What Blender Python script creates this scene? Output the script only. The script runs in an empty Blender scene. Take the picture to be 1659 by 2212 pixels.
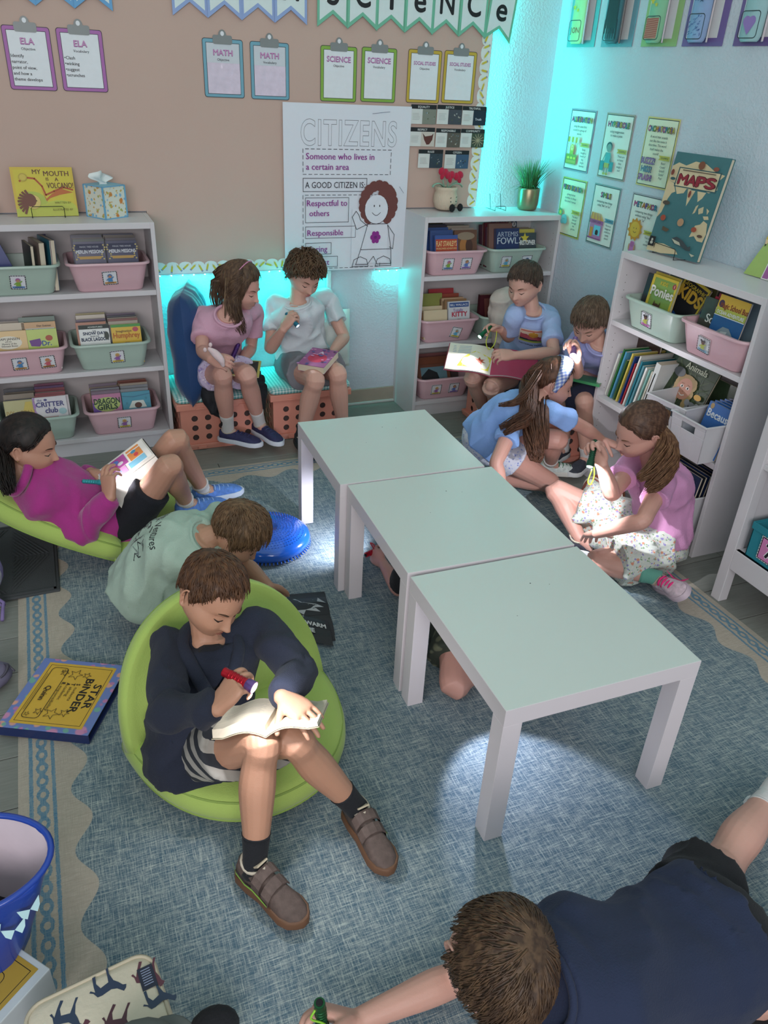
import bpy, bmesh, math, random
import numpy as np
from mathutils import Vector, Matrix, noise
from mathutils.bvhtree import BVHTree

# ------------------------------------------------------------------ camera
C = bpy.context.scene.collection
SC = bpy.context.scene
CW, CH, FPX = 1659, 2212, 1662.66
CPOS = Vector((-0.3304, -3.8959, 1.6753))
_yaw, _pit, _rol = 0.4148, -0.5199, 0.0546
_f = Vector((math.sin(_yaw)*math.cos(_pit), math.cos(_yaw)*math.cos(_pit), math.sin(_pit)))
_r = Vector((math.cos(_yaw), -math.sin(_yaw), 0)); _u = _r.cross(_f)
CR = _r*math.cos(_rol) + _u*math.sin(_rol); CU = -_r*math.sin(_rol) + _u*math.cos(_rol); CF = _f
cam = bpy.data.cameras.new('camera'); cam.sensor_fit = 'VERTICAL'; cam.sensor_height = 36
cam.lens = 36*FPX/CH; cam.clip_start = .05; cam.clip_end = 50
camo = bpy.data.objects.new('camera', cam); C.objects.link(camo)
camo.matrix_world = Matrix(((CR.x, CU.x, -CF.x, CPOS.x), (CR.y, CU.y, -CF.y, CPOS.y), (CR.z, CU.z, -CF.z, CPOS.z), (0, 0, 0, 1)))
SC.camera = camo
SC.view_settings.view_transform = 'Standard'; SC.view_settings.look = 'None'
SC.view_settings.gamma = 1.0; SC.view_settings.use_curve_mapping = False
SC.view_settings.exposure = 1.15

def lin(h):
    if isinstance(h, str):
        h = h.lstrip('#'); h = tuple(int(h[i:i+2], 16)/255 for i in (0, 2, 4))
    return tuple(c/12.92 if c <= .04045 else ((c+.055)/1.055)**2.4 for c in h)

# ------------------------------------------------------------------ light
w = bpy.data.worlds.new('room_daylight'); SC.world = w; w.use_nodes = True
w.node_tree.nodes['Background'].inputs[0].default_value = (0.62, 0.74, 0.78, 1)
w.node_tree.nodes['Background'].inputs[1].default_value = 0.30

def area(name, loc, target, sx, sy, power, col, spread=math.pi):
    l = bpy.data.lights.new(name, 'AREA'); l.shape = 'RECTANGLE'; l.size = sx; l.size_y = sy
    l.energy = power; l.color = col; l.spread = spread
    o = bpy.data.objects.new(name, l); C.objects.link(o); o.location = loc
    d = Vector(target)-Vector(loc)
    o.rotation_euler = d.to_track_quat('-Z', 'Y').to_euler(); return o
# daylight from the windows behind and to the left of the viewer, dim cool bounce from the ceiling
area('window_daylight', (-1.6, -6.6, 2.3), (0.6, -1.2, 0.5), 3.6, 1.8, 62, (1.0, .93, .95))
area('ceiling_bounce', (0.5, -2.2, 2.68), (0.5, -2.2, 0), 4.2, 4.4, 13, (.74, .95, .88))
# ------------------------------------------------------------------ materials
_M = {}
def mat(name, col, rough=.55, metal=0, var=.06, vscale=12, bump=0, bscale=60, emit=0, coat=0, alpha=1, sheen=0, sss=0, trans=0, stretch=None):
    if name in _M: return _M[name]
    m = bpy.data.materials.new(name); m.use_nodes = True; nt = m.node_tree; N = nt.nodes; L = nt.links
    b = N['Principled BSDF']; c = lin(col)
    b.inputs['Roughness'].default_value = rough; b.inputs['Metallic'].default_value = metal
    b.inputs['Coat Weight'].default_value = coat; b.inputs['Sheen Weight'].default_value = sheen
    b.inputs['Transmission Weight'].default_value = trans
    tc = N.new('ShaderNodeTexCoord'); mp = N.new('ShaderNodeMapping'); L.new(tc.outputs['Object'], mp.inputs['Vector'])
    if stretch: mp.inputs['Scale'].default_value = stretch
    if sss:
        b.inputs['Subsurface Weight'].default_value = sss; b.inputs['Subsurface Radius'].default_value = (1, .35, .2)
        b.inputs['Subsurface Scale'].default_value = .006
    if var:
        n = N.new('ShaderNodeTexNoise'); n.inputs['Scale'].default_value = vscale; n.inputs['Detail'].default_value = 4
        L.new(mp.outputs[0], n.inputs['Vector'])
        r = N.new('ShaderNodeMix'); r.data_type = 'RGBA'
        r.inputs['A'].default_value = tuple(max(0, x*(1-var*1.6)) for x in c)+(1,)
        r.inputs['B'].default_value = tuple(min(1, x*(1+var*1.6)) for x in c)+(1,)
        L.new(n.outputs['Fac'], r.inputs['Factor']); L.new(r.outputs['Result'], b.inputs['Base Color'])
    else: b.inputs['Base Color'].default_value = c+(1,)
    if bump:
        n2 = N.new('ShaderNodeTexNoise'); n2.inputs['Scale'].default_value = bscale; n2.inputs['Detail'].default_value = 3
        L.new(mp.outputs[0], n2.inputs['Vector'])
        bp = N.new('ShaderNodeBump'); bp.inputs['Strength'].default_value = bump; bp.inputs['Distance'].default_value = .004
        L.new(n2.outputs['Fac'], bp.inputs['Height']); L.new(bp.outputs[0], b.inputs['Normal'])
    if emit:
        b.inputs['Emission Color'].default_value = c+(1,); b.inputs['Emission Strength'].default_value = emit
    m.diffuse_color = c+(1,); _M[name] = m; return m
def ink(h, rough=.5):
    return mat('print_'+h, h, rough, var=.03, vscale=40)
def gloss(h): return mat('gloss_'+h, h, .28, var=.05, vscale=20)

def node_mat(name, rough=.6):
    m = bpy.data.materials.new(name); m.use_nodes = True; _M[name] = m
    b = m.node_tree.nodes['Principled BSDF']; b.inputs['Roughness'].default_value = rough
    return m, m.node_tree, b
class NT:
    def __init__(s, nt): s.nt = nt
    def n(s, t, **k):
        x = s.nt.nodes.new(t)
        for a, b in k.items(): setattr(x, a, b)
        return x
    def put(s, sock, v):
        if isinstance(v, bpy.types.NodeSocket): s.nt.links.new(v, sock)
        else: sock.default_value = v
    def m(s, op, *a, clamp=False):
        x = s.n('ShaderNodeMath', operation=op, use_clamp=clamp)
        for i, v in enumerate(a): s.put(x.inputs[i], v)
        return x.outputs[0]
    def step(s, v, lo, hi):   # smooth 0..1 between lo and hi
        x = s.n('ShaderNodeMapRange'); x.interpolation_type = 'SMOOTHSTEP'; s.put(x.inputs[0], v)
        x.inputs[1].default_value = lo; x.inputs[2].default_value = hi; return x.outputs[0]
    def mix(s, f, a, b):
        x = s.n('ShaderNodeMix', data_type='RGBA'); s.put(x.inputs['Factor'], f)
        s.put(x.inputs['A'], a+(1,) if isinstance(a, tuple) and len(a) == 3 else a); s.put(x.inputs['B'], b+(1,) if isinstance(b, tuple) and len(b) == 3 else b)
        return x.outputs['Result']
    def noise(s, vec, scale, detail=3, sc=(1, 1, 1)):
        mp = s.n('ShaderNodeMapping'); mp.inputs['Scale'].default_value = sc; s.nt.links.new(vec, mp.inputs[0])
        x = s.n('ShaderNodeTexNoise'); x.inputs['Scale'].default_value = scale; x.inputs['Detail'].default_value = detail
        s.nt.links.new(mp.outputs[0], x.inputs['Vector']); return x.outputs['Fac']

# ------------------------------------------------------------------ objects
def wm(o):
    m = Matrix.LocRotScale(o.location, o.rotation_euler, o.scale)
    return wm(o.parent) @ m if o.parent else m
def tag(o, label=None, cat=None, group=None, kind=None):
    for k, v in (('label', label), ('category', cat), ('group', group), ('kind', kind)):
        if v: o[k] = v
    return o
def thing(name, loc, label, cat, group=None, rz=0, rot=None):
    o = bpy.data.objects.new(name, None); C.objects.link(o); o.location = loc
    o.rotation_euler = rot if rot else (0, 0, rz); o.empty_display_size = .05
    return tag(o, label, cat, group)
def dup(root, loc=None, rz=None, label=None, group=None, rot=None):
    r = root.copy(); C.objects.link(r)
    if loc is not None: r.location = loc
    if rz is not None: r.rotation_euler = (0, 0, rz)
    if rot is not None: r.rotation_euler = rot
    if label: r['label'] = label
    if group: r['group'] = group
    for ch in list(root.children):
        c = ch.copy(); C.objects.link(c); c.parent = r
        for g in list(ch.children):
            d = g.copy(); C.objects.link(d); d.parent = c
    return r

_TX = {}
def textgeo(s, bold=0, outline=0, res=2):
    k = (s, bold, outline, res)
    if k in _TX: return _TX[k]
    cu = bpy.data.curves.new('t', 'FONT'); cu.body = s; cu.resolution_u = res; cu.size = 1; cu.align_x = 'LEFT'
    if outline: cu.fill_mode = 'NONE'; cu.bevel_depth = outline; cu.bevel_resolution = 0; cu.offset = .018; cu.space_character = 1.12
    o = bpy.data.objects.new('t', cu)
    me = o.to_mesh()
    v = np.array([tuple(x.co) for x in me.vertices]).reshape(-1, 3); f = [tuple(p.vertices) for p in me.polygons]
    o.to_mesh_clear(); bpy.data.objects.remove(o); bpy.data.curves.remove(cu)
    if len(v) == 0: v = np.zeros((0, 3)); x0 = x1 = 0
    else: x0, x1 = v[:, 0].min(), v[:, 0].max(); v[:, 0] -= x0; v[:, 2] = 0 if not outline else v[:, 2]*.15
    if bold > 0 and len(v):   # heavier strokes: shifted copies of the same glyphs
        n = len(v); sh = [(bold, 0), (-bold, 0)]+([(0, bold), (0, -bold)] if bold > .022 else []); V = [v]; F = list(f)
        for i, (a, b) in enumerate(sh): V.append(v+np.array([a*.8, b*.8, .002*(i+1)])); F += [tuple(q+n*(i+1) for q in p) for p in f]
        v = np.concatenate(V); f = F
    _TX[k] = (v, f, x1-x0); return _TX[k]

class MB:
    def __init__(s, mat0=None): s.v = []; s.f = []; s.mi = []; s.mats = []; s.cur = mat0; s.X = None
    def m(s, mt): s.cur = mt; return s
    def _i(s, mt):
        if mt not in s.mats: s.mats.append(mt)
        return s.mats.index(mt)
    def add(s, vs, fs, mt=None):
        i = s._i(mt or s.cur); b = len(s.v)
        if s.X is not None: vs = [s.X @ Vector(v) for v in vs]
        s.v.extend(tuple(v) for v in vs)
        for f in fs: s.f.append(tuple(b+k for k in f)); s.mi.append(i)
    def box(s, x0, x1, y0, y1, z0, z1, mt=None):
        v = [(x, y, z) for x in (x0, x1) for y in (y0, y1) for z in (z0, z1)]
        s.add(v, [(0, 1, 3, 2), (4, 6, 7, 5), (0, 4, 5, 1), (2, 3, 7, 6), (0, 2, 6, 4), (1, 5, 7, 3)], mt)
    def obox(s, c, X, Y, Z, a, b, h, mt=None):   # centre, unit axes, half sizes
        c = Vector(c); X = Vector(X)*a; Y = Vector(Y)*b; Z = Vector(Z)*h
        v = [c+X*i+Y*j+Z*k for i in (-1, 1) for j in (-1, 1) for k in (-1, 1)]
        s.add(v, [(0, 1, 3, 2), (4, 6, 7, 5), (0, 4, 5, 1), (2, 3, 7, 6), (0, 2, 6, 4), (1, 5, 7, 3)], mt)
    def tube(s, pts, r, n=8, mt=None, caps=True, closed=False, flat=1, up=None):
        P = [Vector(p) for p in pts]; K = len(P)
        R = [r]*K if not hasattr(r, '__len__') else list(r)
        vs = []; fs = []; prev = None
        for i, p in enumerate(P):
            t = (P[(i+1) % K]-P[i-1]) if closed else (P[min(i+1, K-1)]-P[max(i-1, 0)])
            t = t.normalized() if t.length > 1e-9 else Vector((0, 0, 1))
            if prev is None:
                a = Vector(up) if up is not None else (Vector((0, 0, 1)) if abs(t.z) < .9 else Vector((1, 0, 0)))
                nrm = (a-t*a.dot(t)).normalized()
            else:
                nrm = prev-t*prev.dot(t); nrm = nrm.normalized() if nrm.length > 1e-6 else prev
            prev = nrm; bn = t.cross(nrm)
            for k in range(n):
                an = 2*math.pi*k/n; vs.append(p+nrm*math.cos(an)*R[i]*flat+bn*math.sin(an)*R[i])
        for i in range(K-(0 if closed else 1)):
            j = (i+1) % K
            for k in range(n): fs.append((i*n+k, i*n+(k+1) % n, j*n+(k+1) % n, j*n+k))
        if caps and not closed: fs.append(tuple(range(n))[::-1]); fs.append(tuple((K-1)*n+k for k in range(n)))
        s.add(vs, fs, mt)
    def lathe(s, prof, n=24, c=(0, 0, 0), mt=None, sx=1, sy=1):   # prof: (r,z)
        vs = []; fs = []
        for r, z in prof:
            for k in range(n): a = 2*math.pi*k/n; vs.append((c[0]+r*sx*math.cos(a), c[1]+r*sy*math.sin(a), c[2]+z))
        for i in range(len(prof)-1):
            for k in range(n): fs.append((i*n+k, i*n+(k+1) % n, (i+1)*n+(k+1) % n, (i+1)*n+k))
        fs.append(tuple(range(n))[::-1]); fs.append(tuple((len(prof)-1)*n+k for k in range(n)))
        s.add(vs, fs, mt)
    def rings(s, rings, cap0=True, cap1=True, mt=None):
        n = len(rings[0]); vs = [p for r in rings for p in r]; fs = []
        for i in range(len(rings)-1):
            for k in range(n): fs.append((i*n+k, i*n+(k+1) % n, (i+1)*n+(k+1) % n, (i+1)*n+k))
        if cap0: fs.append(tuple(range(n))[::-1])
        if cap1: fs.append(tuple((len(rings)-1)*n+k for k in range(n)))
        s.add(vs, fs, mt)
    def prism(s, poly, z0, z1, mt=None):
        n = len(poly); vs = [(x, y, z0) for x, y in poly]+[(x, y, z1) for x, y in poly]
        fs = [tuple(range(n))[::-1], tuple(range(n, 2*n))]+[(k, (k+1) % n, n+(k+1) % n, n+k) for k in range(n)]
        s.add(vs, fs, mt)
    def ball(s, c, r, n=10, mt=None, sc=(1, 1, 1)):
        pr = [(max(1e-4, math.sin(math.pi*i/n)), -math.cos(math.pi*i/n)) for i in range(n+1)]
        vs = []; fs = []; m = n+2
        for a, z in pr:
            for k in range(m): t = 2*math.pi*k/m; vs.append((c[0]+r*sc[0]*a*math.cos(t), c[1]+r*sc[1]*a*math.sin(t), c[2]+r*sc[2]*z))
        for i in range(n):
            for k in range(m): fs.append((i*m+k, i*m+(k+1) % m, (i+1)*m+(k+1) % m, (i+1)*m+k))
        s.add(vs, fs, mt)
    def build(s, name, parent=None, smooth=False, bevel=0, world=False, seg=2):
        me = bpy.data.meshes.new(name); V = s.v
        if world and parent is not None:
            inv = wm(parent).inverted(); V = [tuple(inv @ Vector(v)) for v in V]
        me.from_pydata(V, [], s.f)
        for mt in s.mats: me.materials.append(mt)
        me.polygons.foreach_set('material_index', s.mi)
        if smooth: me.polygons.foreach_set('use_smooth', [True]*len(me.polygons))
        me.update()
        o = bpy.data.objects.new(name, me); C.objects.link(o)
        if parent is not None: o.parent = parent
        if bevel:
            b = o.modifiers.new('bevel', 'BEVEL'); b.width = bevel; b.segments = seg; b.limit_method = 'ANGLE'; b.angle_limit = .6
        return o
def smooth_by_angle(o, a=40):
    me = o.data; me.polygons.foreach_set('use_smooth', [True]*len(me.polygons))
    me.set_sharp_from_angle(angle=math.radians(a)); return o

class Art:
    """flat print on a real surface: frame O + a*X + b*Y, offset along N"""
    def __init__(s, O, X, Y, N=None, d=.00016):
        s.O = Vector(O); s.X = Vector(X).normalized(); s.Y = Vector(Y).normalized()
        s.N = (Vector(N) if N is not None else s.X.cross(s.Y)).normalized(); s.d = d; s.k = 1; s.mb = MB()
    def P(s, a, b, k=None): return s.O+s.X*a+s.Y*b+s.N*(s.d*(s.k if k is None else k))
    def poly(s, pts, col):
        s.k += .35; s.mb.add([s.P(a, b) for a, b in pts], [tuple(range(len(pts)))], ink(col)); return s
    def rect(s, x, y, w, h, col): return s.poly([(x, y), (x+w, y), (x+w, y+h), (x, y+h)], col)
    def ell(s, cx, cy, rx, ry, col, n=18, a0=0):
        return s.poly([(cx+rx*math.cos(a0+2*math.pi*i/n), cy+ry*math.sin(a0+2*math.pi*i/n)) for i in range(n)], col)
    def line(s, pts, w, col, closed=False):
        s.k += .35; P = list(pts)+([pts[0]] if closed else [])
        for (a, b), (c, d) in zip(P[:-1], P[1:]):
            L = math.hypot(c-a, d-b)
            if L < 1e-7: continue
            nx, ny = -(d-b)/L*w/2, (c-a)/L*w/2; ex, ey = (c-a)/L*w*.3, (d-b)/L*w*.3
            s.mb.add([s.P(a-ex+nx, b-ey+ny), s.P(a-ex-nx, b-ey-ny), s.P(c+ex-nx, d+ey-ny), s.P(c+ex+nx, d+ey+ny)], [(0, 1, 2, 3)], ink(col))
        return s
    def frame(s, x, y, w, h, t, col, dash=0):
        if not dash: return s.line([(x, y), (x+w, y), (x+w, y+h), (x, y+h)], t, col, True)
        for (a, b, c, d) in ((x, y, x+w, y), (x+w, y, x+w, y+h), (x+w, y+h, x, y+h), (x, y+h, x, y)):
            L = math.hypot(c-a, d-b); n = max(2, int(L/dash))
            for i in range(n): s.line([(a+(c-a)*i/n, b+(d-b)*i/n), (a+(c-a)*(i+.6)/n, b+(d-b)*(i+.6)/n)], t, col)
        return s
    def text(s, t, x, y, h, col, w=None, bold=0, outline=0, align='L', maxw=None, rot=0):
        v, f, tw = textgeo(t, bold, outline, 5 if h > .03 else 2)
        if len(v) == 0: return s
        s.k += .35; sy = h/.7; sx = sy
        if w: sx = w/tw
        if maxw and tw*sx > maxw: sx = maxw/tw
        ox = x-(tw*sx/2 if align == 'C' else tw*sx if align == 'R' else 0)
        ca, sa = math.cos(rot), math.sin(rot); vs = []
        for p in v:
            a = p[0]*sx+ox-x; b = p[1]*sy; vs.append(s.P(x+a*ca-b*sa, y+a*sa+b*ca)+s.N*p[2]*sy)
        s.mb.add(vs, f, ink(col))
        if bold > 0: s.k += (.010 if bold > .022 else .006)*sy/s.d
        return s
    def star(s, cx, cy, r, col, n=5, q=.42, a0=math.pi/2, outline=0):
        pts = [(cx+(r if i % 2 == 0 else r*q)*math.cos(a0+math.pi*i/n), cy+(r if i % 2 == 0 else r*q)*math.sin(a0+math.pi*i/n)) for i in range(2*n)]
        return s.line(pts, outline, col, True) if outline else s.poly(pts, col)
    def build(s, name, parent, world=True): return s.mb.build(name, parent, world=world)
def rrect(x, y, w, h, r, n=4):
    out = []
    for cx, cy, a in ((x+w-r, y+r, -math.pi/2), (x+w-r, y+h-r, 0), (x+r, y+h-r, math.pi/2), (x+r, y+r, math.pi)):
        for i in range(n+1): t = a+math.pi/2*i/n; out.append((cx+r*math.cos(t), cy+r*math.sin(t)))
    return out
R = random.Random(7)
def px(u, v, x=None, y=None, z=None, d=None):   # measured sight line met with a plane of the room
    dr = CF+CR*((u-CW/2)/FPX)-CU*((v-CH/2)/FPX)
    t = (x-CPOS.x)/dr.x if x is not None else (y-CPOS.y)/dr.y if y is not None else (z-CPOS.z)/dr.z if z is not None else d
    return CPOS+dr*t
# ================================================================== THE ROOM
XW = 2.2          # right wall face
def struct(o): o['kind'] = 'structure'; return o
# rug print: scalloped beige border, stripes and a chain, blue crosshatched field
def rug_material(cx, cy, hw, hh):
    m, nt, b = node_mat('woven_rug', .95); T = NT(nt)
    g = T.n('ShaderNodeTexCoord').outputs['Object']; sp = T.n('ShaderNodeSeparateXYZ'); nt.links.new(g, sp.inputs[0])
    X, Y = sp.outputs[0], sp.outputs[1]
    dx = T.m('SUBTRACT', hw, T.m('ABSOLUTE', X)); dy = T.m('SUBTRACT', hh, T.m('ABSOLUTE', Y))
    isx = T.m('LESS_THAN', dx, dy); d = T.m('MINIMUM', dx, dy)
    t = T.m('ADD', T.m('MULTIPLY', isx, Y), T.m('MULTIPLY', T.m('SUBTRACT', 1.0, isx), X))
    dj = T.m('ADD', d, T.m('MULTIPLY', T.m('SUBTRACT', T.noise(g, 260, 2), .5), .006))
    sc = T.m('ADD', .151, T.m('MULTIPLY', T.m('SINE', T.m('MULTIPLY', T.m('ADD', t, -.028), 2*math.pi/.198)), .023))
    field = T.step(T.m('SUBTRACT', d, sc), -.0012, .0012)
    def band(a, c): return T.m('MULTIPLY', T.step(dj, a-.001, a+.001), T.m('SUBTRACT', 1.0, T.step(dj, c-.001, c+.001)))
    lines = T.m('ADD', band(.027, .037), band(.083, .092))
    fr = T.m('SUBTRACT', T.m('FRACT', T.m('DIVIDE', t, .047)), .5)
    ex = T.m('DIVIDE', T.m('MULTIPLY', fr, .047), .021); ey = T.m('DIVIDE', T.m('SUBTRACT', dj, .060), .0145)
    rr = T.m('SQRT', T.m('ADD', T.m('MULTIPLY', ex, ex), T.m('MULTIPLY', ey, ey)))
    ring = T.m('MULTIPLY', T.step(rr, .42, .52), T.m('SUBTRACT', 1.0, T.step(rr, 1.0, 1.1)))
    fr2 = T.m('ABSOLUTE', fr); knot = T.m('MULTIPLY', T.step(fr2, .36, .42), T.m('SUBTRACT', 1.0, T.step(T.m('ABSOLUTE', T.m('SUBTRACT', dj, .06)), .006, .009)))
    pat = T.m('MINIMUM', T.m('ADD', T.m('ADD', lines, ring), knot), 1.0)
    # crosshatch weave
    h1 = T.step(T.noise(g, 20, 4, (.9, 14, 1)), .46, .66); h2 = T.step(T.noise(g, 20, 4, (14, .9, 1)), .48, .68)
    f1 = T.step(T.noise(g, 60, 3, (.5, 10, 1)), .45, .62); f2 = T.step(T.noise(g, 60, 3, (10, .5, 1)), .45, .62)
    big = T.noise(g, 2.2, 3)
    hatch = T.m('ADD', T.m('MULTIPLY', T.m('MAXIMUM', h1, h2), .42), T.m('MULTIPLY', T.m('ADD', f1, f2), .30), clamp=True)
    hatch = T.m('MULTIPLY', hatch, T.m('ADD', .55, T.m('MULTIPLY', big, .8)), clamp=True)
    blue = T.mix(hatch, lin('#496677'), lin('#c0c8c2'))
    blue = T.mix(T.m('MULTIPLY', T.step(T.noise(g, 240, 2), .4, .7), .28), blue, lin('#35506a'))
    beige = T.mix(T.noise(g, 40, 4, (1, 6, 1)), lin('#a89c8e'), lin('#c9bfb0'))
    beige = T.mix(T.m('MULTIPLY', T.m('MAXIMUM', f1, f2), .22), beige, lin('#8d8478'))
    bline = T.mix(T.m('MULTIPLY', T.m('MAXIMUM', f1, f2), .35), lin('#557f99'), lin('#a9b6b4'))
    beige = T.mix(pat, beige, bline)
    nt.links.new(T.mix(field, beige, blue), b.inputs['Base Color'])
    bp = T.n('ShaderNodeBump'); bp.inputs['Strength'].default_value = .35; bp.inputs['Distance'].default_value = .003
    nt.links.new(T.m('ADD', f1, f2), bp.inputs['Height']); nt.links.new(bp.outputs[0], b.inputs['Normal'])
    return m
def wall_material(name, col, strength=.26):
    m, nt, b = node_mat(name, .62); T = NT(nt); g = T.n('ShaderNodeTexCoord').outputs['Object']
    nt.links.new(T.mix(T.noise(g, 3, 3), tuple(x*.95 for x in lin(col)), lin(col)), b.inputs['Base Color'])
    bp = T.n('ShaderNodeBump'); bp.inputs['Strength'].default_value = strength; bp.inputs['Distance'].default_value = .004
    h = T.m('ADD', T.step(T.noise(g, 85, 2), .42, .62), T.m('MULTIPLY', T.noise(g, 210, 2), .4))
    nt.links.new(h, bp.inputs['Height']); nt.links.new(bp.outputs[0], b.inputs['Normal']); return m
WALL = wall_material('painted_wall', '#c3cdd8')
# floor: slab and vinyl planks
FY0, FY1, FX0, FX1 = -7.0, 0, -2.6, XW
fl = MB(mat('floor_slab', '#4b4d4a', .8)).box(0, 0, 0, 0, 0, 0) if 0 else None
q = MB(mat('floor_slab', '#4b4d4a', .8)); q.box(FX0, FX1+.1, FY0, FY1+.1, -.08, -.0045); floor = struct(q.build('floor'))
pm, nt, b = node_mat('grey_vinyl_plank', .42); T = NT(nt); g = T.n('ShaderNodeTexCoord').outputs['Object']
oi = T.n('ShaderNodeObjectInfo').outputs['Random']
grain = T.noise(g, 14, 5, (.6, 9, 1))
c0 = T.mix(grain, lin('#6f7069'), lin('#94968f')); nt.links.new(T.mix(T.m('MULTIPLY', oi, .25), c0, lin('#5f6260')), b.inputs['Base Color'])
PL, PW = 1.22, .18
mb = MB(pm); mb.box(.0015, PL-.0015, .0015, PW-.0015, -.006, 0); proto = mb.build('plank', floor, bevel=.001, seg=1)
first = True
for r in range(21):
    off = (r*.43) % PL
    for c in range(-2, 4):
        x = -1.95+c*PL+off-.3; y = -(r+1)*PW
        if x > XW-.03 or x < -2.3: continue
        if first: o = proto; first = False
        else: o = proto.copy(); C.objects.link(o)
        o.location = (x, y, -.0002*((r+c) % 2))
# walls
q = MB(WALL); q.box(FX0, XW+.12, 0, .12, -.02, 2.72); struct(q.build('wall_back'))
q = MB(WALL); q.box(XW, XW+.12, FY0, 0, -.02, 2.72); struct(q.build('wall_right'))
q = MB(WALL); q.box(FX0-.12, FX0, -3.2, .12, -.02, 2.72); struct(q.build('wall_left'))
q = MB(mat('ceiling_white', '#d8dcda', .9)); q.box(FX0-.1, XW+.12, -3.6, .12, 2.72, 2.8); struct(q.build('ceiling'))
q = MB(mat('baseboard_beige', '#a59a8c', .5))
q.box(.95, 1.404, -.012, 0, 0, .088); q.m(mat('quarter_round', '#c6ccc9', .5)); q.box(.95, 1.404, -.022, -.0, 0, .012); struct(q.build('baseboard_back', bevel=.002))
q = MB(mat('cable_cover', '#cfd8da', .4)); q.box(.975, 1.0, -.03, 0, .09, .765); struct(q.build('trim_1', bevel=.003))
# rug
RX0, RX1, RY0, RY1 = -.62, 1.79, -3.64, -.588
rc = ((RX0+RX1)/2, (RY0+RY1)/2); hw, hh = (RX1-RX0)/2, (RY1-RY0)/2
n1, n2 = 60, 76; vs = []; fs = []
for j in range(n2+1):
    for i in range(n1+1):
        x = -hw+2*hw*i/n1; y = -hh+2*hh*j/n2
        wv = noise.noise(Vector((x*2.3, y*2.3, 3)))
        z = .006+max(0, .004*noise.noise(Vector((x*6, y*6, 1))))
        # creases by the far left corner
        z += .010*math.exp(-((x+.2*y+.25)/.02)**2)*math.exp(-((y-1.2)/.25)**2)+.008*math.exp(-((x+.42-.3*y)/.02)**2)*math.exp(-((y-1.25)/.2)**2)
        ex = .004*noise.noise(Vector((y*3, 7, 0))) if i in (0, n1) else 0; ey = .006*noise.noise(Vector((x*3, 9, 0))) if j in (0, n2) else 0
        vs.append((x+ex, y+ey, z if 0 < i < n1 and 0 < j < n2 else .001))
for j in range(n2):
    for i in range(n1): a = j*(n1+1)+i; fs.append((a, a+1, a+n1+2, a+n1+1))
q = MB(rug_material(*rc, hw, hh)); q.add(vs, fs)
rug = q.build('rug', smooth=True); rug.location = (rc[0], rc[1], 0)
tag(rug, 'blue crosshatched woven rug with a beige scalloped chain border', 'rug')

# ================================================================== BULLETIN BOARD
CY = '#00f0e2'
board = thing('bulletin_board', (0, 0, 0), 'wide bulletin board covered in peach kraft paper on the back wall', 'bulletin board')
q = MB(mat('peach_backing_paper', '#c2a79b', .8, var=.03, vscale=2)); q.box(.105, 1.395, -.022, -.001, .782, 1.066); q.box(-2.4, 1.80, -.022, -.001, 1.066, 2.5); q.build('backing_paper', board)
def scallop(x0, x1, horiz=True, base=0):
    """scalloped border strip with pencils printed on it"""
    pts = []; pitch = .062
    n = round((x1-x0)/pitch); p = (x1-x0)/n
    for i in range(n):
        for k in range(7):
            a = math.pi*(1-k/6); pts.append((x0+p*i+p/2+p/2*math.cos(a), .040+.018*math.sin(a)))
    return [(x0, 0)]+[(x0, .04)]+pts+[(x1, .04), (x1, 0)]
def border(O, X, Y, L):
    b = MB(ink('#dfe6e2')); X = Vector(X); Y = Vector(Y); N = Vector((0, -1, 0)); O = Vector(O)
    P = scallop(0, L); n = len(P)
    b.add([O+X*x+Y*y for x, y in P]+[O+X*x+Y*y+N*.002 for x, y in P], [tuple(range(n)), tuple(range(n, 2*n))[::-1]]+[(k, (k+1) % n, n+(k+1) % n, n+k) for k in range(n)])
    o = b.build('border_strip', board)
    a = Art(O+N*.0022, X, Y, N); rr = random.Random(3)
    a.rect(0, 0, L, .004, '#b9c9c9')
    for i in range(int(L/.034)):
        cx = .02+i*.034; cy = .03+rr.uniform(-.004, .006); an = rr.choice([1.25, 1.9, -.3, .7, 2.3])+rr.uniform(-.2, .2)
        c, s = math.cos(an), math.sin(an); w = .0045; l = .021
        def T(u, v): return (cx+u*c-v*s, max(.002, min(.054, cy+u*s+v*c)))
        a.poly([T(-l, -w), T(l*.55, -w), T(l*.55, w), T(-l, w)], '#cdbb3c'); a.poly([T(l*.55, -w), T(l, 0), T(l*.55, w)], '#d9c59a')
        a.poly([T(-l, -w), T(-l*.7, -w), T(-l*.7, w), T(-l, w)], '#8d8fae')
    a.mb.build('border_print', o)
border((.107, -.0225, .777), (1, 0, 0), (0, 0, 1), 1.285)
border((1.815, -.0225, 1.066), (0, 0, 1), (-1, 0, 0), .80)
# LED strips: under the board and along its right edge, with beads
def led(name, a, b, label, n):
    a = Vector(a); b = Vector(b); t = thing(name, a, label, 'light strip')
    d = (b-a).normalized(); m = MB(mat('led_tape', '#d5dede', .5)); m.tube([a, b], .004, 6); m.build('tape', t, world=True)
    m = MB(mat('led_bead', '#86fff6', emit=14))
    for i in range(n):
        p = a+(b-a)*((i+.5)/n); off = Vector((0, 0, -.005)) if abs(d.x) > .5 else Vector((.005, 0, 0))
        m.ball(p+off, .0028, 5)
    m.build('beads', t, world=True)
led('led_strip', (.11, -.016, .775), (.97, -.016, .775), 'glowing turquoise light strip under the bulletin board above the crates', 16)
led('led_strip', (1.806, -.016, 1.07), (1.806, -.016, 2.4), 'glowing turquoise light strip up the right edge of the bulletin board', 24)
led('led_strip', (1.25, -.016, .755), (1.40, -.016, .755), 'short turquoise light strip behind the bottom corner of the citizens poster', 3)
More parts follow.
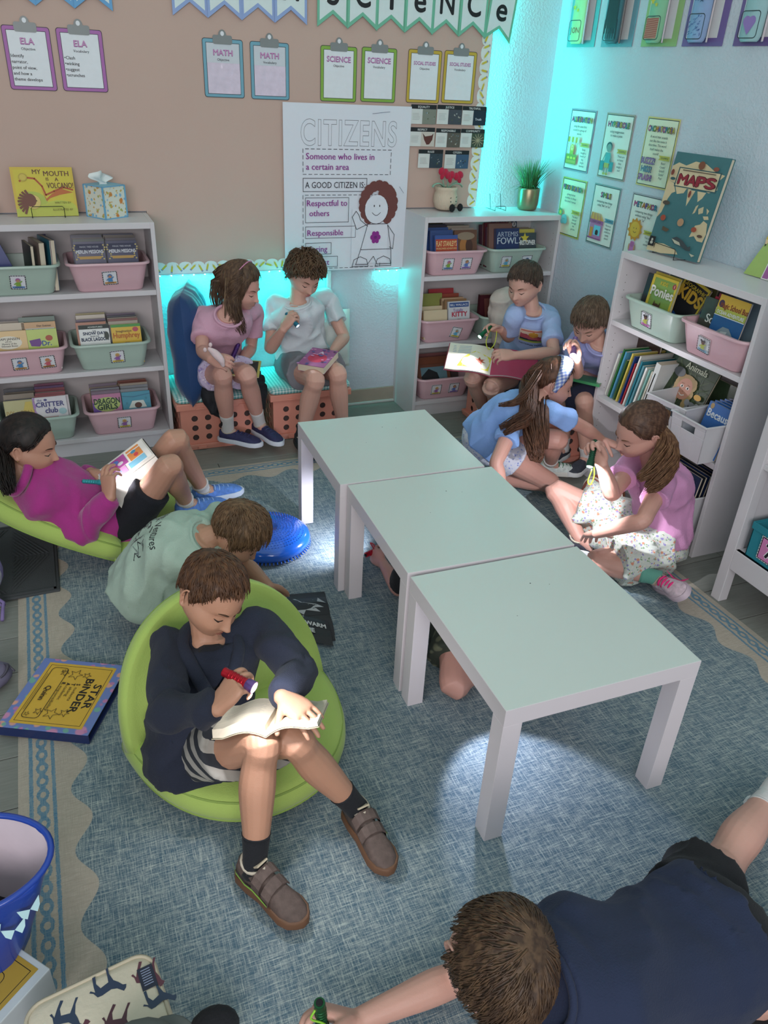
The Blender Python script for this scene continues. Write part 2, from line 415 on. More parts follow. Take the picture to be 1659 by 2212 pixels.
area('led_under_board', (.54, -.022, .765), (.54, -.05, 0), .84, .012, 2.6, (0.0, .95, .85))
area('led_board_edge', (1.815, -.018, 1.65), (2.2, -.024, 1.65), .012, 1.25, 3.0, (0.0, .95, .85))
area('led_poster_corner', (1.33, -.012, .75), (1.33, -.02, 0), .13, .01, .25, (0.0, .95, .85))

# ================================================================== CLIPBOARD CARDS
def clipcard(x, z, col, title, sub, lines=(), shiny=False, group='clipboard cards'):
    W_, H_ = .175, .222
    lab = '%s %s card printed as a %s clipboard' % (title.replace('ELA', 'ELA').title() if title != 'ELA' else 'ELA', sub.lower(), col[0])
    t = thing('clipboard_card', (x, -.023, z), lab, 'card', group)
    m = MB(ink(col[1])); m.X = Matrix.Translation((0, 0, 0)) @ Matrix.Rotation(math.pi/2, 4, 'X')
    m.prism(rrect(0, 0, W_, H_, .01), 0, .0014); m.build('card', t)
    a = Art((0, -.0016, 0), (1, 0, 0), (0, 0, 1), (0, -1, 0))
    a.line(rrect(0, 0, W_, H_, .01), .0022, '#33373c', True)
    a.rect(.015, .013, W_-.03, H_-.028, '#dfe3e8' if not shiny else '#c9cfd6'); a.frame(.015, .013, W_-.03, H_-.028, .002, '#33373c')
    cx = W_/2
    a.text(title, cx, H_-.062, .022 if len(title) < 9 else .014, '#7c2f72', align='C', bold=.05, maxw=.115)
    a.text(title, cx, H_-.061, .022 if len(title) < 9 else .014, '#c98fc0', align='C', bold=.012, maxw=.115)
    a.text(sub, cx, H_-.082, .0095, '#2b2f36', align='C', bold=.01, maxw=.09)
    for i, l in enumerate(lines):
        a.text(l, .019, H_-.108-i*.0205, .0115, '#15171b', bold=.012, maxw=.142)
    a.mb.build('card_print', t)
    m = MB(mat('clip_grey_print', '#7f8484', .35)); m.X = Matrix.Rotation(math.pi/2, 4, 'X')
    m.prism(rrect(cx-.042, H_-.020, .084, .034, .008), .0016, .0034)
    ring = [(cx+.017*math.cos(i*math.pi/10), H_+.014+.021*math.sin(i*math.pi/10)) for i in range(11)]; m.prism(ring, .0016, .0034)
    m.m(ink('#dfe3e8')); m.prism([(cx+.008*math.cos(i*math.pi/6), H_+.020+.009*math.sin(i*math.pi/6)) for i in range(12)], .0034, .0038)
    m.build('clip', t)
    if shiny:
        f = MB(mat('laminate_film', '#d8c9da', .16, var=.1, vscale=30, coat=1, bump=.9, bscale=25)); vs = []; fs = []; n = 12
        for j in range(n+1):
            for i in range(n+1): vs.append((.016+(W_-.032)*i/n, -.0032-.0016*noise.noise(Vector((i*.9, j*.35, x*9))), .014+.118*j/n))
        for j in range(n):
            for i in range(n): q_ = j*(n+1)+i; fs.append((q_, q_+1, q_+n+2, q_+n+1))
        f.add(vs, fs); f.build('laminate', t, smooth=True)
PUR = ('purple', '#a765a8'); BLU = ('blue', '#6fa5b8'); GRN = ('green', '#83ad45'); YEL = ('yellow', '#c2a63c')
clipcard(-.379, 1.539, PUR, 'ELA', 'Objective', ['Identify', 'narrator,', 'point of view,', 'and how a', 'theme develops'])
clipcard(-.179, 1.541, PUR, 'ELA', 'Vocabulary', ['•Clash', '•winking', '•suggest', '•scrunches'])
clipcard(.404, 1.539, BLU, 'MATH', 'Objective', shiny=True); clipcard(.612, 1.538, BLU, 'MATH', 'Vocabulary', shiny=True)
clipcard(.937, 1.540, GRN, 'SCIENCE', 'Objective'); clipcard(1.137, 1.544, GRN, 'SCIENCE', 'Vocabulary')
clipcard(1.372, 1.548, YEL, 'SOCIAL STUDIES', 'Objective'); clipcard(1.562, 1.552, YEL, 'SOCIAL STUDIES', 'Vocabulary')

# ================================================================== PENNANT BANNERS
def pennant(x, z0, letter, col, wob=0, desc='', n_=0):
    """swallow-tailed flag, tips at z0, width .147"""
    w_ = .146; t = thing('pennant', (x, -.03-.004*(n_ % 2), z0), desc, 'pennant', 'word pennants')
    P = [(0, 0), (w_/2, .052), (w_, 0), (w_, .30), (0, .30)]
    m = MB(ink(col)); m.X = Matrix.Rotation(math.pi/2, 4, 'X') @ Matrix.Rotation(wob, 4, 'Z'); m.prism(P, 0, .0012); m.build('flag', t)
    X = Vector((math.cos(wob), 0, math.sin(wob))); Y = Vector((-math.sin(wob), 0, math.cos(wob)))
    a = Art((0, -.0014, 0), X, Y, (0, -1, 0))
    a.poly([(.011, .025), (w_/2, .068), (w_-.011, .025), (w_-.011, .30), (.011, .30)], '#d5e2e2')
    if letter:
        th = .095; a.text(letter, w_/2, .088 if letter != 'C' else .088, th, '#101418', align='C', bold=.025, maxw=.07)
    a.mb.build('letter', t)
cols = {'b': '#8fa6d4', 'g': '#6fb79a', 't': '#5f9fcf'}
for i, ch in enumerate(['d', 'i', 'n', 'g']):
    pennant(-.53+i*.1445, 1.832, '', cols['t'], desc='blue edged pennant, %s of the row at the top left corner' % ['first', 'second', 'third', 'rightmost'][i], n_=i)
for i, ch in enumerate('MATH'):
    pennant(.288+i*.1452, 1.834, ch, cols['b'], desc='periwinkle edged pennant lettered %s' % ch, n_=i)
for i, ch in enumerate(['S', 'C', 'I', 'e', 'N', 'C', 'e']):
    lab = ['green edged pennant lettered S', 'green edged pennant lettered C next to the S', 'green edged pennant lettered I', 'green edged pennant with the e before the N',
           'green edged pennant lettered N', 'green edged pennant lettered C right of the N', 'green edged pennant with the last e, swinging past the board edge'][i]
    pennant(.918+i*.1405, 1.832, ch, cols['g'], wob=0 if i < 6 else -.10, desc=lab, n_=i)

# ================================================================== CITIZENS POSTER
t = thing('citizens_poster', (.752, -.033, .768), 'large white hand-drawn citizens poster with a curly haired figure', 'poster')
PWd, PHt = .648, .762
m = MB(mat('poster_paper', '#dcdfe8', .6, var=.02, vscale=3)); vs = []; fs = []; n = 10
for j in range(n+1):
    for i in range(n+1):
        vs.append((PWd*i/n, -.003-.003*noise.noise(Vector((i*.5, j*.5, 0)))*0, PHt*j/n))
for j in range(n):
    for i in range(n): a_ = j*(n+1)+i; fs.append((a_, a_+1, a_+n+2, a_+n+1))
m.add(vs, fs); m.box(0, PWd, -.0028, 0, 0, PHt); m.build('sheet', t)
a = Art((0, -.0034, 0), (1, 0, 0), (0, 0, 1), (0, -1, 0)); K = '#2b2832'; PU = '#8a1f86'
a.text('CITIZENS', .085, PHt-.175, .108, K, w=.49, bold=0, outline=.005)
a.frame(.095, PHt-.305, .455, .112, .0025, K, dash=.028)
a.text('Someone who lives in', .11, PHt-.238, .028, PU, maxw=.40, bold=.014); a.text('a certain area', .11, PHt-.284, .028, PU, maxw=.25, bold=.014)
a.frame(.095, PHt-.382, .33, .06, .0025, K); a.text('A GOOD CITIZEN IS:', .105, PHt-.366, .028, K, maxw=.31, bold=.004)
a.frame(.093, .012, .42, PHt-.41, .0025, K, dash=.028)
a.rect(.35, .03, .20, .27, '#dcdfe8')
for (x, y, w_, h_, s, ty) in ((.105, PHt-.525, .225, .115, None, 0), (.105, PHt-.60, .265, .055, 'Responsible', .012), (.105, PHt-.678, .135, .055, 'Caring', .012), (.105, PHt-.742, .17, .052, 'Honest', .01)):
    a.frame(x, y, w_, h_, .0022, K)
    if s: a.text(s, x+.01, y+ty, .028, PU, maxw=w_-.02, bold=.014)
a.text('Respectful to', .112, PHt-.448, .028, PU, maxw=.22, bold=.014); a.text('others', .125, PHt-.495, .028, PU, maxw=.11, bold=.014)
# the figure
fx, fy = .485, .30
for i in range(15):
    an = -.9+i*(math.pi+1.8)/14; a.ell(fx+.082*math.cos(an)+.005, fy+.02+.088*math.sin(an), .026, .026, '#6b3a35', 12)
a.ell(fx+.05, fy+.06, .05, .05, '#6b3a35'); a.ell(fx-.005, fy-.005, .064, .07, '#dcdfe8', 20)
a.line([(fx-.005+.064*math.cos(t_*.31+2.9), fy-.005+.07*math.sin(t_*.31+2.9)) for t_ in range(14)], .0025, K)
for sx in (-.018, .012): a.ell(fx+sx, fy+.012, .003, .006, K, 8)
a.line([(fx-.028+.009*i, fy-.02-.014*math.sin(i*math.pi/5)) for i in range(6)], .0028, K)
a.line([(fx-.05, fy-.075), (fx-.085, fy-.20), (fx+.085, fy-.20), (fx+.06, fy-.08)], .0028, K); a.line([(fx-.05, fy-.075), (fx+.06, fy-.075)], .0028, K)
a.line([(fx-.05, fy-.075), (fx-.11, fy-.10), (fx-.135, fy-.04), (fx-.115, fy-.012), (fx-.10, fy-.03), (fx-.09, fy-.055), (fx-.05, fy-.085)], .0028, K)
a.line([(fx+.06, fy-.08), (fx+.10, fy-.13), (fx+.095, fy-.20), (fx+.075, fy-.19)], .0028, K)
a.line([(fx-.085, fy-.20), (fx-.11, fy-.275), (fx-.045, fy-.275), (fx-.012, fy-.235), (fx+.01, fy-.275), (fx+.09, fy-.275), (fx+.085, fy-.20)], .0028, K)
for sx in (-.085, .045):
    a.line([(fx+sx-.045+.0, fy-.285), (fx+sx-.035, fy-.25), (fx+sx, fy-.235), (fx+sx+.035, fy-.25), (fx+sx+.045, fy-.285)], .0028, K, True)
for i in range(6):
    an = i*math.pi/3; a.ell(fx-.005+.018*math.cos(an), fy-.14+.02*math.sin(an), .011, .013, PU, 10)
a.ell(fx-.005, fy-.14, .009, .009, '#6d1470')
a.line([(.44, PHt-.035), (.50, PHt-.028), (.53, PHt-.025)], .0018, '#5a5f77'); a.line([(.60, PHt-.36), (.625, PHt-.39)], .0018, '#5a5f77')
a.mb.build('marker_drawing', t)

# ================================================================== VOCABULARY CARDS
for i, (x, z, s, pc, lab) in enumerate([(1.398, 1.456, 'EQUALITY', '#7e8377', ''), (1.54, 1.458, 'JUSTICE', '#41464f', ''), (1.68, 1.457, 'TRUTHFUL', '#152436', ''),
        (1.398, 1.356, 'RESPECT', '#c9c0b6', ''), (1.542, 1.354, 'RESPONSIBLE', '#5a554d', ''), (1.682, 1.355, 'COMMUNITY', '#3c4a3c', ''),
        (1.453, 1.257, 'RULES', '#2c3d49', ''), (1.602, 1.255, 'CITIZEN', '#3a5674', '')]):
    t = thing('vocabulary_card', (x, -.031, z), 'small photo card headed %s' % s.lower(), 'card', 'civics photo cards')
    w_, h_ = .137, .085; m = MB(ink('#d4d6d3')); m.box(0, w_, -.0012, 0, 0, h_); m.build('card', t)
    a = Art((0, -.0014, 0), (1, 0, 0), (0, 0, 1), (0, -1, 0)); rr = random.Random(i)
    a.rect(0, h_-.019, w_, .019, '#14181d'); a.text(s, w_/2, h_-.0145, .0095, '#e2e4e2', align='C', bold=.012, maxw=.11)
    for j in range(5): a.line([(.010, .046-j*.0065), (.052-rr.random()*.01, .046-j*.0065)], .0016, '#a5a8a8')
    a.rect(.063, 0, w_-.063, h_-.019, pc)
    if i == 3: a.poly([(.07, .06), (.085, .045), (.12, .05), (.13, .06), (.125, .03), (.11, .01), (.095, .008), (.08, .03)], '#5b2f27')
    elif i == 5:
        for j in range(12): a.line([(.10, .033), (.10+.034*math.cos(j*.52), .033+.03*math.sin(j*.52))], .003, '#a59c80')
    elif i == 2: a.text('Truth', .075, .022, .011, '#d8dde4', bold=.02)
    else:
        for j in range(9):
            cx = rr.uniform(.068, .125); cy = rr.uniform(.006, .058); a.poly([(cx, cy), (cx+rr.uniform(.005, .011), cy+rr.uniform(-.004, .006)), (cx+rr.uniform(.002, .01), cy+rr.uniform(.004, .008))], rr.choice(['#9aa3a3', '#20262b', '#6d7f8c', '#b0aca0', '#4d5a3d']))
    a.mb.build('card_print', t)
# ================================================================== BOOKCASES
WHITE = mat('white_laminate', '#cfcbce', .38, var=.02, vscale=6)
WIN = mat('white_laminate_inside', '#c9c3c3', .45, var=.03, vscale=6)
def bookcase(loc, rz, label, W_=.80, D_=.28, H_=1.06):
    """origin: left rear foot corner seen from the front; front faces local -y"""
    t = thing('bookcase', loc, label, 'bookcase', 'white three-tier bookcases', rz=rz); T_ = .018
    for x in (0, W_-T_):
        m = MB(WHITE); m.box(x, x+T_, -D_, 0, 0, H_); m.build('side_panel', t, bevel=.0012)
    m = MB(WHITE); m.box(T_, W_-T_, -D_, 0, H_-.026, H_); m.build('top_panel', t, bevel=.0012)
    m = MB(WIN); m.box(T_, W_-T_, -.012, -.004, .06, H_-.026); m.build('back_panel', t)
    for z in (.09, .415, .77):
        m = MB(WHITE); m.box(T_+.0005, W_-T_-.0005, -D_+.004, -.012, z-.022, z); m.build('shelf', t, bevel=.001)
    m = MB(WHITE); m.box(T_, W_-T_, -D_+.014, -D_+.026, 0, .068); m.build('kickboard', t)
    m = MB(mat('peg_hole', '#7c7674', .8))
    for x, s in ((T_+.0003, 1), (W_-T_-.0003, -1)):
        for y in (-D_+.035, -.05):
            for z in [.13+.032*i for i in range(27)]:
                if min(abs(z-k) for k in (.08, .405, .76)) < .02: continue
                m.add([(x+s*.0004, y+.0024*math.cos(a*math.pi/3), z+.0024*math.sin(a*math.pi/3)) for a in range(6)], [tuple(range(6)) if s < 0 else tuple(range(6))])
    m.build('peg_holes', t)
    return t
bookcase((-.698, 0, 0), 0, 'white bookcase on the back wall left of the crates')
bookcase((1.398, 0, 0), 0, 'white bookcase in the back corner with the potted grass on top')
bookcase((XW-.004, -1.15, 0), -math.pi/2, 'white bookcase on the right wall with the maps book on top')
# cube shelf on legs, right edge of the frame
t = thing('shelf_unit', (1.80, -2.185, 0), 'white framed shelf unit on legs at the right edge holding the teal box', 'shelf')
def part(name, mt, *bx, bevel=.002):
    m = MB(mt)
    for b_ in bx: m.box(*b_)
    return m.build(name, t, bevel=bevel)
L_ = .86; D_ = .38
for y0 in (-.042, -L_):
    for x0 in (0, D_-.042):
        part('leg', WHITE, (x0, x0+.042, y0, y0+.042, 0, 1.16))
part('bottom_board', WHITE, (.002, D_-.002, -L_+.042, -.042, .21, .232)); part('front_rail', WHITE, (0, .02, -L_+.042, -.042, .15, .232))
part('middle_shelf', WHITE, (.01, D_-.01, -L_+.042, -.042, .555, .575)); part('top_board', WHITE, (-.005, D_, -L_-.005, .005, 1.16, 1.185))
part('side_panel', WHITE, (.042, D_-.042, -.034, -.008, .16, 1.16)); part('side_panel', WHITE, (.042, D_-.042, -L_+.008, -L_+.034, .16, 1.16))
part('back_panel', WIN, (D_-.03, D_-.022, -L_+.042, -.042, .2, 1.16))
# teal storage box with the number
t = thing('storage_box', (1.81, -2.262, .232), 'teal fabric storage box with a pink number 7 card', 'box')
TE = mat('teal_canvas', '#1f7f8e', .85, bump=.3, bscale=200)
def tub(t, name, mt, w0, d0, w1, d1, h, r=.03, wall=.004, rim=.010, rimh=.010, nc=5):
    """open tapered tub; origin bottom centre; w along x, d along y"""
    def rg(w_, d_, z, rr): return [(x, y, z) for x, y in rrect(-w_/2, -d_/2, w_, d_, rr, nc)]
    m = MB(mt); R0 = [rg(w0-.01, d0-.01, 0, r*.7), rg(w0, d0, .006, r*.75)]
    R0 += [rg(w0+(w1-w0)*k, d0+(d1-d0)*k, h*k, r*(.75+.25*k)) for k in (.5, .93)]
    R0 += [rg(w1+.002, d1+.002, h-rimh, r), rg(w1+2*rim, d1+2*rim, h-rimh, r+rim), rg(w1+2*rim+.002, d1+2*rim+.002, h-rimh*.5, r+rim), rg(w1+2*rim-.002, d1+2*rim-.002, h, r+rim), rg(w1-2*wall+.003, d1-2*wall+.003, h, r-wall*.5), rg(w1-2*wall, d1-2*wall, h-.004, r-wall*.5)]
    R0 += [rg(w0-2*wall, d0-2*wall, .008, r*.6)]
    m.rings(R0); o = m.build(name, t); smooth_by_angle(o, 50); return o
tb = MB(TE); x0, x1, y0, y1 = 0, .30, -.235, 0
for b_ in ((x0, x1, y0, y1, 0, .006), (x0, x0+.006, y0, y1, 0, .135), (x1-.006, x1, y0, y1, 0, .135), (x0, x1, y0, y0+.006, 0, .135), (x0, x1, y1-.006, y1, 0, .135)): tb.box(*b_)
tb.build('box_body', t, bevel=.002)
tb = MB(TE); tb.box(-.004, 0, y0-.004, y1+.004, .11, .137); tb.box(x0, x1, y1, y1+.004, .11, .137); tb.box(x0, x1, y0-.004, y0, .11, .137); tb.build('rim_band', t, bevel=.0015)
a = Art((-.0045, -.05, .02), (0, -1, 0), (0, 0, 1), (-1, 0, 0))
a.rect(0, 0, .092, .092, '#1b1d22'); a.frame(.002, .002, .088, .088, .003, '#d8dada', dash=.011); a.rect(.007, .007, .078, .078, '#cf7fb2')
a.text('7', .046, .022, .05, '#e8e6ea', align='C', bold=.10); a.text('7', .046, .022, .05, '#15161a', align='C', bold=.03); a.mb.build('number_card', t)

# ================================================================== TABLES
TOP = mat('table_white_green_lit', '#c9d2cb', .33, var=.015, vscale=4)  # greenish ceiling light put into the white of the tops
TSD = mat('table_white_pink_lit', '#d6cfd2', .42, var=.02, vscale=6)  # same white, pinkish light from behind the viewer put into its colour
def table(x, y, an, label):
    t = thing('side_table', (x, y, 0), label, 'table', 'three low white tables in a row', rz=an)
    m = MB(TSD); m.box(0, .55, 0, .55, .40, .4492); m.m(TOP); m.box(.0012, .5488, .0012, .5488, .4492, .45); m.build('table_top', t, bevel=.0008)
    for a_ in (0, .50):
        for b_ in (0, .50):
            m = MB(TSD); m.box(a_, a_+.05, b_, b_+.05, 0.001, .3998); m.build('leg', t, bevel=.001)
    for (u, v, r) in ((.31, .42, .0022), (.36, .40, .0012), (.20, .30, .0012)):
        m = MB(mat('table_scuff', '#3a3d3c', .7)); m.lathe([(r, .4501), (r*.8, .4504)], 8, (u, v, 0)); m.build('scuff', t)
    return t
table(.4553, -2.8467, -.0186, 'low square white table nearest the viewer, standing by the lying boy')
table(.4649, -2.2786, -.0318, 'low square white table in the middle of the row')
table(.46, -1.7195, -.0275, 'low square white table farthest back, in front of the boy in white')

# ================================================================== CRATES
SAL = mat('salmon_plastic', '#d88f7c', .45, var=.04)
GIN = None
def gingham(name, c1, c2, c3, s):
    m, nt, b = node_mat(name, .85); T = NT(nt); g = T.n('ShaderNodeTexCoord').outputs['Object']; sp = T.n('ShaderNodeSeparateXYZ'); nt.links.new(g, sp.inputs[0])
    a = T.m('GREATER_THAN', T.m('FRACT', T.m('DIVIDE', sp.outputs[0], s)), .5); bq = T.m('GREATER_THAN', T.m('FRACT', T.m('DIVIDE', T.m('ADD', sp.outputs[1], sp.outputs[2]), s)), .5)
    f = T.m('MULTIPLY', T.m('ADD', a, bq), .5); c = T.mix(T.m('MULTIPLY', f, 2, clamp=True), lin(c1), lin(c2)); c = T.mix(T.m('MULTIPLY', a, bq), c, lin(c3))
    nt.links.new(c, b.inputs['Base Color']); return m
GIN = gingham('gingham_cushion', '#d5e2de', '#9fc7c3', '#5fa3a4', .016)
def holed_panel(m, w_, h_, holes, r, T):
    """flat panel (local a,b) with round holes; T maps (a,b,depth)->point; thickness .004. Built as grid cells around the holes"""
    xs = sorted(set([0, w_]+[x for x, _ in holes])); ys = sorted(set([0, h_]+[y for _, y in holes]))
    # cell lines halfway between the holes
    hx = sorted(set(x for x, _ in holes)); hy = sorted(set(y for _, y in holes))
    gx = [0]+[(hx[i]+hx[i+1])/2 for i in range(len(hx)-1)]+[w_]; gy = [0]+[(hy[i]+hy[i+1])/2 for i in range(len(hy)-1)]+[h_]
    n = 16
    for i, cx in enumerate(hx):
        for j, cy in enumerate(hy):
            x0, x1, y0, y1 = gx[i], gx[i+1], gy[j], gy[j+1]; vs = []; fs = []
            for k in range(n):
                a = 2*math.pi*k/n+math.pi/n; c, s = math.cos(a), math.sin(a)
                tx = ((x1-cx) if c > 0 else (cx-x0))/abs(c) if abs(c) > 1e-6 else 1e9; ty = ((y1-cy) if s > 0 else (cy-y0))/abs(s) if abs(s) > 1e-6 else 1e9
                tt = min(tx, ty)
                ox, oy = cx+c*tt, cy+s*tt
                vs += [T(ox, oy, 0), T(cx+c*r, cy+s*r, 0), T(cx+c*r, cy+s*r, .004), T(ox, oy, .004)]
            for k in range(n):
                q_ = k*4; p_ = ((k+1) % n)*4
                fs += [(q_, p_, p_+1, q_+1), (q_+1, p_+1, p_+2, q_+2), (q_+2, p_+2, p_+3, q_+3)]
            # corner fillers
            for (X_, Y_) in ((x0, y0), (x1, y0), (x1, y1), (x0, y1)):
                an = math.atan2(Y_-cy, X_-cx) % (2*math.pi); k = int(((an-math.pi/n) % (2*math.pi))/(2*math.pi/n)); b_ = len(vs)
                vs += [T(X_, Y_, 0), T(X_, Y_, .004)]; fs += [(k*4, b_, ((k+1) % n)*4), (k*4+3, b_+1, ((k+1) % n)*4+3)]
            m.add(vs, fs)
def crate(x, y, label, W_=.43, D_=.355, H_=.245, rz=0, cushion=True, write=True):
    t = thing('storage_crate', (x, y, 0), label, 'crate', 'salmon storage crates', rz=rz)
    i0 = .018; hz = [.055, .105, .155]; top = H_-.035
    def hs(w_): return [w_*k for k in ((.17, .335, .5, .665, .83) if w_ > .37 else (.2, .4, .6, .8))]
    for nm, w_, T in (('front_panel', W_-2*i0, lambda a, b, d: (i0+a, -D_+i0+d, .03+b)), ('back_panel', W_-2*i0, lambda a, b, d: (i0+a, -i0-d, .03+b)),
                      ('side_panel', D_-2*i0, lambda a, b, d: (i0+d, -D_+i0+a, .03+b)), ('side_panel', D_-2*i0, lambda a, b, d: (W_-i0-d, -D_+i0+a, .03+b))):
        m = MB(SAL); holed_panel(m, w_, top-.03, [(a, b-.03+.005) for a in hs(w_) for b in hz], .0155, T); m.build(nm, t)
    m = MB(SAL); m.box(.004, W_-.004, -D_+.004, -.004, 0, .012); m.box(.0, W_, -D_, 0, .012, .03); m.build('base', t, bevel=.003)
    m = MB(SAL)
    for b_ in ((0, W_, -D_, -D_+.02), (0, W_, -.02, 0), (0, .02, -D_+.02, -.02), (W_-.02, W_, -D_+.02, -.02)): m.box(b_[0], b_[1], b_[2], b_[3], top, H_)
    m.build('rim', t, bevel=.004)
    m = MB(SAL)
    for a_ in (.09, W_-.13): m.box(a_, a_+.04, -D_-.006, -D_, .006, .02); m.box(a_, a_+.04, -D_-.005, -D_, top+.004, top+.012)
    m.build('catches', t, bevel=.001)
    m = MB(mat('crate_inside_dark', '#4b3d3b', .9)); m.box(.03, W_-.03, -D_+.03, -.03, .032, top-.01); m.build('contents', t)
    rr = random.Random(int(x*100)); m = MB(mat('plastic_bottle_clear', '#9aa3a5', .2, var=.2, vscale=40))
    if write:
        a = Art((0, -D_-.0005, top), (1, 0, 0), (0, 0, 1), (0, -1, 0)); a.text('KISH', W_*.48, .009, .016, '#3a2f2e', bold=.015); a.mb.build('marker_writing', t)
    if cushion:
        m = MB(GIN); w2, d2 = W_-.006, D_-.006; rg = []
        for z, s_ in ((0, .0), (.005, .006), (.016, .009), (.027, .006), (.034, -.012), (.037, -.05)):
            rg.append([(x_, y_, H_+z) for x_, y_ in rrect(.003-s_+.006, -D_+.003-s_+.006, w2+2*s_-.012, d2+2*s_-.012, .03, 4)])
        m.rings(rg); o = m.build('seat_cushion', t, smooth=True)
    return t
crate(.112, -.012, 'salmon storage crate with gingham cushion under the girl in pink')
crate(.572, -.012, 'salmon storage crate with gingham cushion under the boy in white')
crate(1.72, -.682, 'salmon storage crate by the right wall under the boy in lavender', rz=0, write=False)
crate(1.70, -.300, 'salmon storage crate by the corner bookcase under the boy with the park shirt', rz=0, write=False)
# ================================================================== BLUE BODY PILLOW (beside bookcase)
def pillow(name, label, c, ax, ay, az, a, b, h, mt, folds=6, seed=0, n=26, power=.55):
    """soft cushion; ax long axis, ay width axis, az thickness"""
    ax, ay, az = Vector(ax).normalized(), Vector(ay).normalized(), Vector(az).normalized(); c = Vector(c)
    t = MB(mt); vs = []; fs = []
    for sgn in (1, -1):
        base = len(vs)
        for j in range(n+1):
            for i in range(n+1):
                u, v = -1+2*i/n, -1+2*j/n
                th = (max(0, 1-u**4)*max(0, 1-v**4))**power
                pin = 1-.10*(1-abs(v)**2)*abs(u)**6; pin2 = 1-.08*(1-abs(u)**2)*abs(v)**6
                wr = .10*noise.noise(Vector((u*2.2+seed, v*folds*.6, seed)))*(.35+abs(u))
                p = c+ax*(a*u*pin2)+ay*(b*v*pin)+az*(sgn*h*th*(1+wr*3)+.0)
                vs.append(p)
        for j in range(n):
            for i in range(n):
                q_ = base+j*(n+1)+i; f = (q_, q_+1, q_+n+2, q_+n+1); fs.append(f if sgn > 0 else f[::-1])
    t.add(vs, fs); o = t.build(name, smooth=True); return tag(o, label, 'cushion')
pillow('floor_pillow', 'big dark blue velvet pillow propped between bookcase and girl in pink', (.225, -.225, .50), (-.03, .05, 1), (.30, 1, 0), (1, -.3, .02), .26, .17, .085, mat('velvet_blue', '#0f3b6d', .6, sheen=.3, var=.15, vscale=7, bump=.6, bscale=16), 7, 2)
pillow('throw_cushion', 'pale cushion behind the boy in white against the wall', (.93, -.10, .42), (0, .05, 1), (1, .1, 0), (0, 1, 0), .155, .16, .055, mat('cushion_cream', '#d6dcd8', .85), 4, 5)
# ================================================================== RIGHT WALL POSTERS
def wallart(y, z, w_, h_, name, label, cat, group, border='#cfc57a'):
    """local: a runs toward the viewer along -y, b up; z,y = bottom-left corner as seen"""
    t = thing(name, (XW-.002, y, z), label, cat, group)
    m = MB(ink(border)); m.box(-.0014, 0, -w_, 0, 0, h_); m.build('sheet', t)
    return t, Art((-.0016, 0, 0), (0, -1, 0), (0, 0, 1), (-1, 0, 0))
POST = [(-.222, 1.279, 'ALLITERATION', ['using the same first', 'sound in a group of', 'words'], ['Betty', 'bought a', 'bunch of', 'big,', 'bright', 'bananas'], '#8d93a8', 'stall'),
        (-.515, 1.277, 'HYPERBOLE', ['using exaggeration', 'to make a point'], ['These are', 'so heavy', 'they', 'weigh a', 'ton!'], '#a39386', 'kid'),
        (-.812, 1.279, 'ONOMATOPOEIA', ['A word that sounds', 'just like the noise it', 'describes. The word', 'itself makes the', 'sound!'], ['Buzz!', 'Crash!', 'Splash!', 'Sizzle!', 'Pop!'], '#cfc57a', 'words'),
        (-.238, .966, 'PERSONIFICATION', ['giving human', 'qualities to things', "that aren't human"], ['The wind', 'danced', 'through', 'the', 'garden.'], '#b5bd5e', 'flower'),
        (-.512, .970, 'SIMILE', ['comparing two things', 'using "like" or "as"'], ['He is as', 'happy as', 'a kid in a', 'candy', 'store!'], '#7f9a9c', 'shop'),
        (-.808, .968, 'METAPHOR', ['comparing two things', 'without using "like"', 'or "as"'], ['You are', 'my', 'sunshine'], '#a3a3ad', 'sun')]
